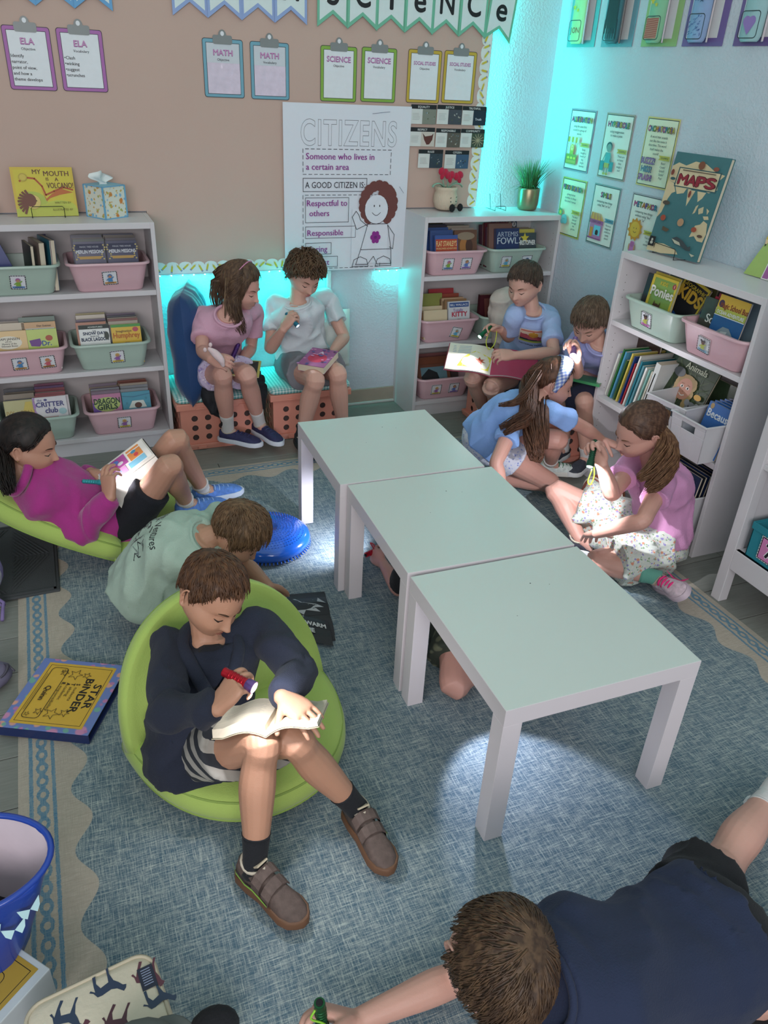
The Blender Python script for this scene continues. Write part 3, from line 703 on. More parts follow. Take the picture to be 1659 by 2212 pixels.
for (y, z, title, l1, l2, bc, art) in POST:
    t, a = wallart(y, z, .208, .278, 'language_poster', 'laminated poster headed %s' % title.lower(), 'poster', 'figurative language posters', bc)
    a.rect(.006, .006, .196, .266, '#252a30'); a.rect(.009, .009, .19, .26, '#dfe6de' if art not in ('flower', 'words') else '#dde3c8')
    colz = ['#c04b8a', '#3f8fb0', '#77a83a', '#d08a2a', '#7a56a8', '#c9b02a']
    v, f, tw = textgeo(title, .05); th = .022; sc_ = min(th/.7, .178/tw); x = .104-tw*sc_/2
    for i, ch in enumerate(title):
        _, _, cw_ = textgeo(ch, .05); gap = (tw-sum(textgeo(c_, .05)[2] for c_ in title))/max(1, len(title)-1)
        a.text(ch, x, .222, sc_*.7 if 0 else .022, '#2b2f3a', w=cw_*sc_*1.05, bold=.09); a.text(ch, x, .2225, .021, colz[i % 6], w=cw_*sc_, bold=.02); x += (cw_+gap)*sc_
    for i, s in enumerate(l1): a.text(s, .104, .198-i*.0165, .0098, '#2a2e33', align='C', bold=.012, maxw=.175)
    yb = .115
    a.poly([(.128, yb), (.198, yb), (.198, yb+.018), (.128, yb+.018), (.136, yb+.009)], '#b8b84a' if art != 'shop' else '#5d97ad'); a.text('EXAMPLE', .168, yb+.005, .008, '#2a2e33', align='C', bold=.02, maxw=.05)
    for i, s in enumerate(l2): a.text(s, .165, yb-.016-i*.0148, .009, '#2a2e33', align='C', bold=.012, maxw=.062)
    if art == 'stall':
        a.rect(.022, .03, .09, .045, '#7f9a3c'); a.rect(.027, .035, .08, .012, '#a9a84a')
        for i in range(3): a.ell(.042+i*.026, .058, .01, .006, '#d9d24a', 10)
        a.rect(.028, .075, .003, .06, '#8a8f4a'); a.rect(.104, .075, .003, .06, '#8a8f4a')
        for i in range(6): a.rect(.022+i*.016, .135, .016, .018, '#d8dcc0' if i % 2 else '#b5a63c'); a.ell(.03+i*.016, .135, .008, .007, '#d8dcc0' if i % 2 else '#b5a63c', 10)
        a.ell(.066, .098, .017, .024, '#c9b83c'); a.ell(.066, .104, .011, .014, '#dfc98a'); a.poly([(.05, .075), (.082, .075), (.076, .092), (.056, .092)], '#9fb53c')
        for s in (-.004, .004): a.ell(.066+s, .106, .0012, .002, '#2a2e33', 6)
    elif art == 'kid':
        a.ell(.068, .138, .022, .02, '#2a4a52'); a.ell(.068, .132, .018, .018, '#7c9a94'); a.poly([(.045, .065), (.09, .065), (.086, .112), (.05, .112)], '#4fa3a8')
        a.rect(.05, .045, .034, .022, '#a8b048'); a.line([(.05, .108), (.034, .075)], .007, '#7c9a94'); a.line([(.086, .108), (.102, .075)], .007, '#7c9a94')
        a.rect(.018, .032, .028, .042, '#3c8f9a'); a.rect(.09, .032, .028, .042, '#3c8f9a')
        for s in (.056, .078): a.line([(s, .045), (s, .024)], .008, '#7c9a94'); a.ell(s, .02, .01, .006, '#b0a53c', 10)
    elif art == 'words':
        for i, (s, c_) in enumerate((('BUZZZ!', '#a67fc0'), ('HISS!', '#5f9fb8'), ('SPLASH!', '#b570b8'))):
            a.text(s, .064, .094-i*.034, .024, '#4a4060', align='C', bold=.08, maxw=.092); a.text(s, .064, .0945-i*.034, .0225, c_, align='C', bold=.01, maxw=.086)
    elif art == 'flower':
        for i in range(7): a.ell(.034+.014*math.cos(i*.9), .11+.014*math.sin(i*.9), .007, .007, '#5f9a6a', 8)
        a.ell(.034, .11, .010, .010, '#cfc04a', 10); a.line([(.034, .096), (.034, .07)], .003, '#4f8a4f')
        for cx, cy, r_ in ((.07, .085, .02), (.086, .075, .018), (.062, .07, .016), (.08, .09, .016)): a.ell(cx, cy, r_, r_*.9, '#6fb6bd', 14)
        for s in (.066, .078): a.ell(s, .082, .0018, .003, '#2a2e33', 6)
    elif art == 'shop':
        a.rect(.020, .03, .10, .085, '#b27aa8'); a.rect(.016, .098, .108, .018, '#a0568f'); a.text('CANDY SHOP', .07, .103, .008, '#2a2e33', align='C', bold=.01, maxw=.09)
        for i in range(8): a.poly([(.016+i*.0135, .116), (.0295+i*.0135, .116), (.032+i*.0095, .148), (.022+i*.0105, .148)], '#d8a84a' if i % 2 else '#c98a5a')
        a.rect(.028, .034, .022, .045, '#d0913a'); a.rect(.058, .045, .052, .046, '#6fc3d8'); a.ell(.084, .06, .012, .012, '#3a2a28'); a.ell(.084, .053, .012, .006, '#3a2a28')
        a.rect(.016, .026, .108, .006, '#8f4f86')
    elif art == 'sun':
        a.star(.068, .125, .052, '#c98f2a', n=11, q=.78); a.ell(.068, .125, .034, .034, '#d9b13c', 22)
        for s in (-.009, .009): a.ell(.068+s, .13, .002, .004, '#2a2e33', 6)
        a.line([(.058+.0035*i, .116-.005*math.sin(i*math.pi/6)) for i in range(7)], .002, '#2a2e33')
        a.poly([(.048, .022), (.09, .022), (.082, .072), (.056, .072)], '#c878b8'); a.ell(.069, .058, .014, .012, '#b5689f', 12)
        for s in (-.02, .018): a.ell(.069+s, .045, .005, .016, '#c8946a', 8)
    a.mb.build('poster_print', t)
    f = MB(mat('laminate_clear', '#ffffff', .12, var=0, trans=1)) if 0 else None
# student artwork along the top right
SA = [(-.095, '#5fb0b4', '#b9d49a', 'green and teal bottle drawing on teal paper nearest the corner', 'Jon'), (-.377, '#6a9fae', '#3b6470', 'dark teal bottle drawing on blue-grey paper, second from the corner', ''),
      (-.668, '#8fb878', '#8cc09a', 'green and red bottle drawing on green paper', ''), (-.93, '#6f5f9a', '#8fa6cf', 'blue scribbled bottle drawing on purple paper', ''), (-1.215, '#6a568e', '#9fc3c8', 'bottle drawing with a purple heart on purple paper', '')]
for i, (y, bc, oc, lab, nm) in enumerate(SA):
    t, a = wallart(y, 1.82, .228, .30, 'student_artwork', lab, 'artwork', 'student bottle drawings', bc)
    a.rect(.018, .028, .175, .30, '#d5d9da')
    for j in range(14): a.line([(.03, .06+j*.015), (.06, .06+j*.015)], .002, '#9aa3a8')
    a.mb.build('backing_print', t)
    # curled bottle shaped booklet standing off the sheet
    m = MB(ink(oc)); w_, h_ = .125, .29; n = 10; O = Vector((-.004, -.055, .012)); rg = []
    for (z, s_) in ((0, .72), (.006, .86), (.02, .97), (.09, 1), (.19, .96), (.23, .82), (.265, .62), (.32, .6)):
        ring = []
        for k in range(n+1):
            u = -1+2*k/n; ring.append(O+Vector((-.014*(1-u*u)-.008*abs(u)*0-.012*(k/n), -(u*w_/2*s_)-.03, z)))
        ring += [p+Vector((.0015, 0, 0)) for p in ring[::-1]]; rg.append(ring)
    m.rings(rg); o = m.build('bottle_cutout', t, smooth=True)
    A2 = Art(O+Vector((-.0275, .02, .0)), (.10, -1, 0), (0, 0, 1), (-1, -.1, 0))
    A2.line(rrect(.008, .012, .082, .085, .012), .003, '#2c3f44', True)
    if i == 0: A2.text('JON', .02, .045, .024, '#8a5a3a', bold=.01); A2.star(.03, .15, .014, '#c9c23c'); A2.star(.055, .138, .011, '#c9c23c'); A2.ell(.065, .20, .018, .022, '#b8c83c'); A2.ell(.065, .20, .008, .012, '#3b4a3a')
    elif i == 1:
        for j in range(16): A2.line([(.01+j*.005, .02+(j % 3)*.02), (.02+j*.004, .25)], .005, '#1c3038')
    elif i == 2:
        A2.rect(.012, .016, .07, .075, '#b07a6a')
        for j in range(9): A2.line([(.014, .02+j*.008), (.08, .026+j*.008)], .002, '#8a4538')
        A2.star(.03, .15, .014, '#c9c23c'); A2.star(.052, .138, .011, '#c9c23c'); A2.ell(.07, .21, .016, .022, '#3f6ac0')
    elif i == 3:
        for j in range(40): x = R.uniform(.014, .08); z = R.uniform(.02, .09); A2.line([(x, z), (x+.005, z+.004)], .002, '#3a5a9a')
        for s in ((.035, .15), (.06, .145), (.048, .17)): A2.star(s[0], s[1], .013, '#3a5070')
        A2.ell(.048, .24, .03, .02, '#4a80c0')
    else:
        A2.ell(.036, .066, .016, .016, '#8f78b8'); A2.ell(.060, .066, .016, .016, '#8f78b8'); A2.poly([(.022, .058), (.074, .058), (.048, .022)], '#8f78b8')
        for s in ((.035, .15), (.06, .145), (.048, .17)): A2.star(s[0], s[1], .013, '#3a4a50')
    A2.mb.build('drawing', t)
    m = MB(ink('#7c6a6c' if i == 1 else '#c9bdc4')); rg = []
    for z in (0, .02, .2, .3):
        rg.append([O+Vector((-.002, -.085, z)), O+Vector((-.030, -.115, z)), O+Vector((-.028, -.122, z)), O+Vector((0, -.09, z))])
    m.rings(rg); m.build('back_page', t)
# ================================================================== BINS
PINK = mat('pink_plastic', '#d3adb5', .35, var=.02, vscale=5); MINT = mat('mint_plastic', '#a9bdb1', .35, var=.02, vscale=5); WBIN = mat('white_plastic', '#cdcdd0', .35, var=.02, vscale=5)
def label_card(t, x, z, yoff, pic, tilt=0, s=.062, slope=.22):
    n = Vector((0, -1, -slope*-0.0)); up = Vector((0, -slope, 1)).normalized(); X = Vector((math.cos(tilt), 0, 0))+up*math.sin(tilt); Yv = up*math.cos(tilt)-Vector((math.sin(tilt), 0, 0))
    a = Art((x, yoff-.001, z), X, Yv, Vector((0, -1, -slope)))
    a.d = .0006
    a.rect(0, 0, s, s, '#d9dbe0'); a.frame(.0015, .0015, s-.003, s-.003, .003, '#1b1d22', dash=.0085)
    c1, c2, c3 = pic; cx = s/2
    a.rect(.007, .007, s-.014, .008, c3); a.line([(cx-.014, .011), (cx+.014, .011)], .002, '#2a2d33')
    a.poly([(cx-.010, .016), (cx+.010, .016), (cx+.0075, .034), (cx-.0075, .034)], c1)
    a.line([(cx-.006, .031), (cx-.015, .024)], .0045, c1); a.line([(cx+.006, .031), (cx+.014, .038)], .0045, c1)
    a.ell(cx, .043, .0095, .0088, c2, 12); a.ell(cx, .040, .007, .0065, '#b98a6c' if c2 != '#2a2022' else '#6b4a3a', 10)
    if c2 == '#2a2022': a.ell(cx-.008, .050, .0055, .005, c2, 8); a.ell(cx+.008, .050, .0055, .005, c2, 8)
    for dx in (-.0025, .0025): a.ell(cx+dx, .041, .0008, .0012, '#1b1d22', 5)
    o = a.mb.build('label_card', t); return o
PICS = {'b': ('#4f86b8', '#4a6f9e', '#b98a4f'), 'p': ('#8f5fa0', '#c9a85a', '#c9b24a'), 'g': ('#7da343', '#a05a9a', '#5a7fae'), 'o': ('#c05f6a', '#c9783c', '#a0703c'), 'k': ('#a9b04a', '#2a2022', '#c06fb0'), 'q': ('#a9b04a', '#2a2022', '#7fa8bf'), 'y': ('#5fa8c9', '#8fb0a0', '#d2c04a'), 'v': ('#5f7fc0', '#8a6a4a', '#8f6fb8')}
def bin_(loc, col, label, cards, rz=0, group='pink and mint book bins'):
    t = thing('book_bin', loc, label, 'bin', group, rz=rz)
    tub(t, 'tub', PINK if col == 'pink' else MINT, .275, .205, .333, .258, .127, r=.038)
    for (x, p, tl) in cards: label_card(t, x-.031, .030, -.1085, PICS[p], tl)
    return t
# books ------------------------------------------------------------
PAGE = mat('book_pages', '#cfc3ad', .9, var=.12, vscale=160, stretch=(.05, 1, .05))
def book(name, w_, h_, th, col, loc=(0, 0, 0), rot=(0, 0, 0), label='', group=None, art=None, spine=None, soft=True, cat='book'):
    """local: x width (spine at x=-w/2), z height, thickness toward +y from the front cover at y=0"""
    t = thing(name, loc, label, cat, group, rot=rot); c = .0008 if soft else .0022
    m = MB(gloss(col)); m.box(-w_/2, w_/2, 0, c, 0, h_); m.box(-w_/2, w_/2, th-c, th, 0, h_); m.box(-w_/2-.0006, -w_/2+c, 0, th, 0, h_)
    m.build('cover', t)
    k = .001 if soft else .003
    m = MB(PAGE); m.box(-w_/2+c, w_/2-k, c, th-c, k, h_-k); m.build('pages', t)
    if art:
        a = Art((-w_/2, -.0004, 0), (1, 0, 0), (0, 0, 1), (0, -1, 0)); a.d = .00035; art(a, w_, h_); a.mb.build('cover_print', t)
    if spine:
        a = Art((-w_/2-.0009, th, 0), (0, 0, 1), (0, 1, 0), (-1, 0, 0)); a.d = .00035; spine(a, h_, th); a.mb.build('spine_print', t)
    return t
def simple(parts):
    def f(a, w, h):
        for p in parts:
            k = p[0]
            if k == 'r': a.rect(p[1]*w, p[2]*h, p[3]*w, p[4]*h, p[5])
            elif k == 't': a.text(p[1], p[2]*w, p[3]*h, p[4]*h, p[5], align='C', bold=p[6] if len(p) > 6 else .02, maxw=(p[7] if len(p) > 7 else .9)*w)
            elif k == 'e': a.ell(p[1]*w, p[2]*h, p[3]*w, p[4]*h, p[5])
            elif k == 'p': a.poly([(x*w, y*h) for x, y in p[1]], p[2])
            elif k == 's': a.star(p[1]*w, p[2]*h, p[3]*w, p[4])
            elif k == 'l': a.line([(x*w, y*h) for x, y in p[1]], p[2]*w, p[3])
    return f
GOLD = '#b5a56a'
def merlin(a, w, h):
    a.rect(0, .0, w, .30*h, '#3f4270'); a.rect(.05*w, .80*h, .9*w, .15*h, '#1b2244')
    for s in (0, 1):
        for i in range(7): a.ell((.06+.06*math.sin(i))*w if not s else w-(.06+.06*math.sin(i))*w, (.62+.05*i)*h, .03*w, .018*h, GOLD, 8)
    a.text('MAGIC TREE HOUSE', w/2, .87*h, .035*h, '#b8bcc8', align='C', bold=.01, maxw=.6*w); a.text('MERLIN MISSIONS', w/2, .745*h, .075*h, '#d5d9e2', align='C', bold=.03, maxw=.86*w)
    a.poly([(.12*w, .68*h), (.88*w, .68*h), (.84*w, .62*h), (.16*w, .62*h)], '#b58f4a')
COV = {
 'merlin': ('#22284e', merlin),
 'humphrey': ('#d0a92c', simple([('r', 0, .93, 1, .07, '#4c9048'), ('e', .82, .86, .10, .06, '#b04a5a'), ('t', 'Imagination', .42, .80, .06, '#5a3a1c'), ('t', 'Humphrey', .5, .66, .13, '#b5651f', .04), ('e', .5, .35, .3, .2, '#8f6a3a')])),
 'lagoon': ('#d3d6d4', simple([('r', 0, .90, 1, .10, '#26302c'), ('t', 'ADVENTURES', .55, .925, .04, '#c9cfca'), ('t', 'THE', .5, .83, .035, '#20344a'), ('t', 'SNOW DAY', .5, .76, .07, '#1c3350', .05), ('t', 'FROM THE', .5, .705, .03, '#20344a'), ('t', 'BLACK LAGOON', .5, .61, .08, '#1c3350', .05), ('e', .9, .72, .08, .1, '#39423c'), ('e', .5, .3, .4, .2, '#8fa8b0')])),
 'camjansen': ('#c9a86a', simple([('e', .4, .72, .42, .16, '#dcd8c8'), ('t', 'CAM JANSEN', .42, .78, .06, '#2b2420'), ('t', 'and the', .4, .73, .035, '#2b2420'), ('t', 'Mystery of the', .42, .675, .04, '#2b2420'), ('t', 'Dinosaur Bones', .42, .62, .04, '#2b2420'), ('e', .5, .3, .3, .2, '#8a5a34')])),
 'drgreen': ('#a4b84a', simple([('p', [(.06, .74), (.42, .78), (.46, .66), (.38, .58), (.10, .6)], '#6a3f86'), ('e', .72, .78, .12, .07, '#a5503c'), ('t', 'Dr.', .62, .60, .12, '#31528f', .03), ('r', 0, 0, 1, .5, '#d6d4cc')])),
 'mrssunny': ('#b58a50', simple([('r', .1, .45, .85, .42, '#c9cdc8'), ('t', 'Mrs.', .55, .70, .15, '#31608f', .03), ('t', 'Sunny Is', .5, .53, .14, '#31608f', .03), ('t', 'Dan Gutman', .65, .90, .04, '#3a2a20')])),
 'ivybean': ('#b9b486', simple([('p', [(.5, .5), (.7, .95), (.9, .95), (.95, .5)], '#c9b45a'), ('t', 'IVY + BEAN', .5, .62, .12, '#a58a4a', .02)])),
 'critter': ('#d8d5d8', simple([('p', [(0, .5), (.06, .5), (.1, .6), (.04, .7), (.1, .8), (.04, .9), (.08, 1), (0, 1)], '#a886b8'), ('t', 'the', .2, .90, .06, '#5a5a8a', .02), ('e', .38, .93, .05, .03, '#5a5a8a'), ('t', 'CRITTER', .5, .76, .12, '#4a4a80', .04), ('t', 'club', .52, .60, .13, '#4a4a80', .04), ('e', .85, .62, .12, .08, '#9fc0c4'), ('r', .2, .3, .5, .2, '#b5564f')])),
 'dragon': ('#b77a9a', simple([('p', [(0, .5), (0, .8), (.2, .62), (.3, .5)], '#5f3f90'), ('e', .5, .72, .46, .2, '#a8b86a'), ('t', 'DRAGON', .5, .74, .15, '#24402a', .05), ('t', 'GIRLS', .5, .58, .15, '#24402a', .05)])),
 'puppy': ('#4f93a8', simple([('l', [(0, .9), (.4, .86), (1, .92)], .03, '#3a6f8a'), ('p', [(.2, .55), (.35, .75), (.75, .75), (.85, .55)], '#c9d0c8'), ('e', .55, .62, .13, .08, '#5a3a30'), ('s', .15, .7, .06, '#3f7f90'), ('s', .85, .8, .06, '#3f7f90')])),
 'stanley': ('#3f5a9a', simple([('r', .03, .55, .94, .34, '#b4442c'), ('t', "FLAT STANLEY'S", .5, .70, .14, '#dcc58a', .03), ('t', 'WORLDWIDE ADVENTURES', .5, .61, .05, '#dcc58a'), ('r', 0, .3, 1, .2, '#7fa8c0')])),
 'horses': ('#6a4a3a', simple([('e', .4, .6, .18, .2, '#a5703c'), ('e', .65, .6, .16, .18, '#4a2f26'), ('e', .5, .85, .4, .1, '#8f7f6a')])),
 'artemis': ('#223260', simple([('t', 'ARTEMIS', .5, .80, .12, '#a9b4c4', .01), ('t', 'FOWL', .5, .62, .16, '#b9c4d0', .02), ('e', .3, .3, .2, .15, '#2f4478')])),
 'christopher': ('#39424a', simple([('s', .45, .85, .22, '#c9b83c'), ('t', 'MY', .15, .80, .08, '#d5d9d9', .04), ('t', 'CHRISTOPHER', .5, .66, .13, '#d5d9d9', .05)])),
 'super': ('#3a4058', simple([('t', 'SUPER', .45, .82, .12, '#b5a08a', .03), ('e', .88, .88, .08, .06, '#d5d5d5'), ('t', '3', .88, .855, .07, '#20242c', .05)])),
 'kitty': ('#c9ccd0', simple([('r', .05, .84, .9, .13, '#2f4f8a'), ('t', 'BILL WALLACE', .5, .875, .06, '#d8dce0', .02), ('t', 'Totally', .45, .72, .08, '#7a5a9a'), ('t', 'KITTY', .52, .58, .13, '#b03a50', .05), ('e', .5, .36, .3, .15, '#6a5a4a')])),
 'ponies': ('#7a9a4a', simple([('r', 0, 0, 1, .05, '#c9b43c'), ('r', 0, .95, 1, .05, '#c9b43c'), ('r', 0, 0, .10, 1, '#c9b43c'), ('r', .93, 0, .07, 1, '#c9b43c'), ('e', .9, .88, .07, .05, '#9a3a40'), ('t', '1', .9, .86, .05, '#e0dccc', .04), ('t', 'KIDS', .5, .84, .07, '#c9b43c', .03), ('t', 'Ponies', .52, .63, .17, '#e2e2da', .04), ('e', .45, .28, .2, .22, '#4a3226'), ('p', [(.3, .42), (.34, .55), (.4, .45)], '#4a3226'), ('p', [(.52, .45), (.58, .55), (.6, .42)], '#4a3226')])),
 'kids': ('#23262b', simple([('r', 0, .95, 1, .05, '#c9b43c'), ('r', 0, 0, .06, 1, '#c9b43c'), ('r', .94, 0, .06, 1, '#c9b43c'), ('t', 'GEOGRAPHIC', .5, .84, .07, '#c9b43c', .02), ('t', 'KIDS', .5, .62, .20, '#c9a43c', .06)])),
 'orange': ('#20232c', simple([('r', .3, .2, .62, .5, '#b5713a'), ('t', 'From the', .6, .62, .05, '#3a2a20'), ('l', [(.36, .5), (.86, .5)], .012, '#6a4020'), ('l', [(.36, .44), (.86, .44)], .012, '#6a4020'), ('l', [(.36, .38), (.8, .38)], .012, '#6a4020')])),
 'ocean': ('#245a90', simple([('r', 0, .68, 1, .32, '#a5b04a'), ('r', 0, .80, 1, .20, '#c9a83c'), ('e', .12, .86, .09, .06, '#3a3050'), ('t', 'Magic School Bus', .55, .80, .085, '#7a3a20', .05), ('t', 'OCEAN ADVENTURE', .5, .70, .055, '#dfe6e6', .03), ('r', 0, .665, 1, .012, '#dfe6e6'), ('p', [(.22, .2), (.26, .42), (.42, .52), (.62, .52), (.8, .42), (.86, .22), (.7, .12), (.4, .1)], '#7f9098'), ('p', [(.3, .3), (.4, .44), (.6, .46), (.55, .36)], '#b5bfc0'), ('p', [(.26, .2), (.36, .12), (.6, .12), (.5, .22)], '#2f3a40')])),
 'science': ('#3a4038', simple([('t', 'Sc', .4, .55, .16, '#d5d9d2', .02), ('r', .5, .8, .4, .08, '#c9b5a8')])),
 'redflag': ('#b03048', simple([('r', .1, .85, .6, .05, '#c97f5a')])),
 'bluecover': ('#24508f', simple([('r', .05, .85, .9, .04, '#a9a04a'), ('e', .5, .5, .3, .15, '#3a8f9a')])),
 'maroon': ('#4a2028', simple([('p', [(.2, .9), (.35, .3), (.5, .6), (.65, .3), (.8, .9)], '#6a3a34')])),
}
LEAN = math.radians(12)
def put(binT, dx, dy, w_, h_, th, key, lean=LEAN, dz=.008, rzz=0, label=None, group='named front books in the bins', spine=None, roll=0):
    col, art = COV[key] if key in COV else (key, None)
    if abs(rzz) < .5:
        dz = max(dz, .018); lim = .139-w_/2-.02*abs(roll)/.3; dx = max(-lim, min(lim, dx)) if lim > 0 else 0
        if h_ < .2 and lean < .3: h_ += .012
    else: dx = min(dx, .118)
    M = wm(binT); p = M @ Vector((dx, dy, dz)); r = binT.rotation_euler.z
    b = book('book', w_, h_, th, col, p, (-lean, roll, r+rzz), label or ('book '+key), group, art, spine); return b
PK = []
def packed(binT, dx, y0, y1, w_, h_, desc, n, seed, pal, hv=.012):
    """row of thin paperbacks behind the front one"""
    rr = random.Random(seed); M = wm(binT); rz = binT.rotation_euler.z; dx = max(-.070, min(.070, dx)); h_ += .010
    for i in range(n):
        key = (w_, rr.choice(pal), rr.choice([h_-hv, h_, h_+hv*.6]))
        if key not in [k for k, _ in PK]:
            o = book('book', key[0], key[2], (y1-y0)/n*.93, key[1], (0, 0, 0), (0, 0, 0), desc, 'paperbacks packed in the bins')
            PK.append((key, o)); b = o; b['label'] = desc
        else:
            b = dup(dict(PK)[key], label=desc)
        b['group'] = desc[:60]
        b.location = M @ Vector((dx+rr.uniform(-.003, .003), y0+(y1-y0)*i/n, .018)); b.rotation_euler = (-LEAN-rr.uniform(-.01, .01)-.0, 0, rz)
MUT = ['#6a6258', '#3a3f4a', '#8a7f70', '#a3988a', '#4a5a50', '#7a4a44', '#2f3440', '#9a8f5a', '#5a4a62']
NAV = ['#22284e', '#2a3050', '#3a3444', '#30403a', '#4a3f30']
MIX = ['#8a4a50', '#4a7a7a', '#7a6a9a', '#a59a8a', '#3a4a5a', '#9a8a5a']
# ---- left bookcase
Z1, Z2, Z3 = .7702, .4152, .0902
B = bin_((-.478, -.158, Z1), 'mint', 'mint bin with dark books leaning, top left shelf', [(.0, 'g', -.04)])
put(B, .045, -.02, .15, .19, .012, '#1f2126', lean=.05, rzz=-1.35, label='black hardback standing edge-on in the top left mint bin')
put(B, .075, -.01, .15, .20, .022, '#8a7a70', lean=.05, rzz=-1.30, label='tan book standing edge-on in the top left mint bin')
put(B, .115, -.01, .15, .21, .024, '#2f6a7a', lean=.05, rzz=-1.27, label='teal book standing edge-on in the top left mint bin')
def dogman(a, h, th):
    a.rect(0, 0, h, th, '#4a2a62'); a.text('Dog Man', .02, th*.3, .010, '#dcdde4', bold=.04); a.text('Pilkey', .14, th*.3, .006, '#dcdde4')
put(B, .139, -.012, .15, .21, .018, '#4a2a62', lean=.05, rzz=-1.25, label='purple book with white spine lettering, top left mint bin', spine=dogman)
put(B, -.13, -.03, .13, .19, .012, '#33407a', lean=.1, roll=-.35, label='blue paperback slumped sideways in the top left mint bin')
B = bin_((-.106, -.158, Z1), 'pink', 'pink bin packed with navy chapter books, top shelf by the tissue box', [(.0, 'b', .04)])
for k, dx in enumerate((-.068, .068)):
    put(B, dx, -.092, .128, .178, .009, 'merlin', label='navy and gold chapter book, front %s, pink bin below the tissue box' % ['left', 'right'][k])
    packed(B, dx, -.080, .070, .128, .178, 'navy paperback packed behind the front pair, pages up, below the tissue box', 13, 11+k, NAV+MUT[:2])
B = bin_((-.499, -.158, Z2), 'pink', 'pink bin with two picture cards, middle shelf far left', [(-.03, 'b', .03), (.085, 'o', .05)])
put(B, .085, -.092, .125, .165, .012, 'drgreen', label='green and white paperback at the front right of the pink bin, middle shelf left')
put(B, .078, -.060, .14, .20, .010, 'mrssunny', label='book with blue lettering behind the green one, middle shelf left')
put(B, .07, -.03, .15, .215, .010, '#2f5a48', label='dark green book rising at the back of the pink bin, middle shelf left')
put(B, -.05, -.092, .13, .165, .012, 'camjansen', label='tan paperback with a white oval title, middle shelf left')
put(B, -.06, -.060, .14, .19, .010, '#b5a890', label='beige paperback behind the tan one, middle shelf left')
packed(B, -.06, -.045, .07, .13, .172, 'paperback packed behind the tan book, middle shelf left', 9, 21, MUT); packed(B, .085, -.015, .07, .13, .18, 'paperback packed behind the lettered book, middle shelf left', 6, 22, MUT)
B = bin_((-.137, -.158, Z2), 'mint', 'mint bin with a yellow book in front, middle shelf by the blue pillow', [(.02, 'p', .03)])
put(B, -.065, -.090, .13, .170, .010, 'lagoon', label='white paperback with dark blue title in the mint bin by the blue pillow')
put(B, -.078, -.076, .13, .178, .008, '#a5684a', lean=.22, label='orange paperback leaning behind the white one in the mint bin')
put(B, .075, -.092, .13, .165, .010, 'humphrey', label='yellow paperback with green band in the mint bin by the blue pillow')
packed(B, -.068, -.062, .07, .128, .178, 'paperback packed behind the white book in the mint bin', 12, 31, MUT+['#c9c0b0']); packed(B, .072, -.078, .07, .13, .175, 'paperback packed behind the yellow book in the mint bin', 13, 32, MUT+['#c9c0b0', '#9a5a50'])
B = bin_((-.495, -.158, Z3), 'mint', 'mint bin behind the head of the girl in magenta, bottom shelf', [(.0, 'y', 0)])
put(B, .055, -.092, .145, .172, .010, 'critter', label='white book with purple title above the girl in magenta')
put(B, .125, -.080, .05, .17, .008, '#c9c0c4', label='narrow pale book at the right end of the bottom mint bin')
put(B, -.075, -.092, .13, .168, .010, 'ivybean', label='olive book with a plus sign above the girl in magenta')
packed(B, .06, -.078, .07, .13, .178, 'magenta and teal paperback packed in the bottom mint bin', 12, 41, ['#7a3a5a', '#4a7a7a', '#5a3a6a', '#8a4a50', '#9ab0a8']); packed(B, -.075, -.078, .07, .13, .182, 'paperback packed at the left of the bottom mint bin', 11, 42, MUT)
B = bin_((-.124, -.158, Z3), 'pink', 'pink bin with one picture card on the bottom shelf', [(.0, 'p', 0)])
put(B, -.065, -.092, .13, .160, .010, 'dragon', label='pink and green book with dragon title on the bottom shelf'); put(B, .07, -.092, .13, .160, .010, 'puppy', label='blue book with a puppy on the bottom shelf')
packed(B, -.065, -.078, .07, .13, .165, 'pale paperback packed behind the dragon book', 13, 51, ['#a59a8a', '#7a6a7a', '#8a8f95', '#b5a890', '#b5b04a']); packed(B, .07, -.078, .07, .13, .168, 'pale paperback packed behind the puppy book', 13, 52, ['#a59a8a', '#8a7060', '#8a8f95', '#7a3f30'])
# ---- back corner bookcase
B = bin_((1.600, -.158, Z1), 'pink', 'pink bin at the top left of the corner bookcase', [(-.052, 'g', 0), (.052, 'v', 0)])
put(B, -.045, -.092, .13, .165, .010, 'stanley', label='blue book with red title panel in the corner bookcase'); put(B, -.06, -.066, .13, .185, .010, '#3a5288', label='blue paperback behind the one with red panel')
put(B, -.075, -.04, .13, .205, .010, '#34508a', label='tall blue paperback at the back left of the corner top bin'); put(B, .075, -.078, .13, .185, .010, 'horses', label='brown book with horses in the corner bookcase')
packed(B, -.07, -.025, .07, .13, .205, 'dark paperback at the back of the corner pink bin', 7, 61, NAV+['#3a3a44']); packed(B, .07, -.06, .07, .13, .19, 'dark paperback behind the horse book', 10, 62, MUT[:6])
B = bin_((1.958, -.158, Z1), 'mint', 'mint bin at the top right of the corner bookcase', [(-.07, 'y', 0), (.055, 'b', 0)])
put(B, -.04, -.090, .14, .19, .022, 'artemis', label='navy book with large pale title in the corner bookcase'); put(B, .08, -.086, .13, .165, .012, 'christopher', label='grey book with a yellow star burst in the corner bookcase')
put(B, .02, .045, .15, .225, .016, 'super', label='slate book with a white number disc at the back of the corner mint bin')
packed(B, -.07, -.062, .045, .14, .205, 'maroon hardback in the corner mint bin', 6, 71, ['#6a2a34', '#5a3a4a', '#7a5a50', '#3a3050']); packed(B, .08, -.07, .04, .13, .175, 'thin book behind the star burst book', 6, 72, ['#b5a84a', '#5a4a62', '#7a6a5a'])
B = bin_((1.594, -.158, Z2), 'pink', 'pink bin with a tilted picture card beside the green flashlight', [(.03, 'y', -.22)])
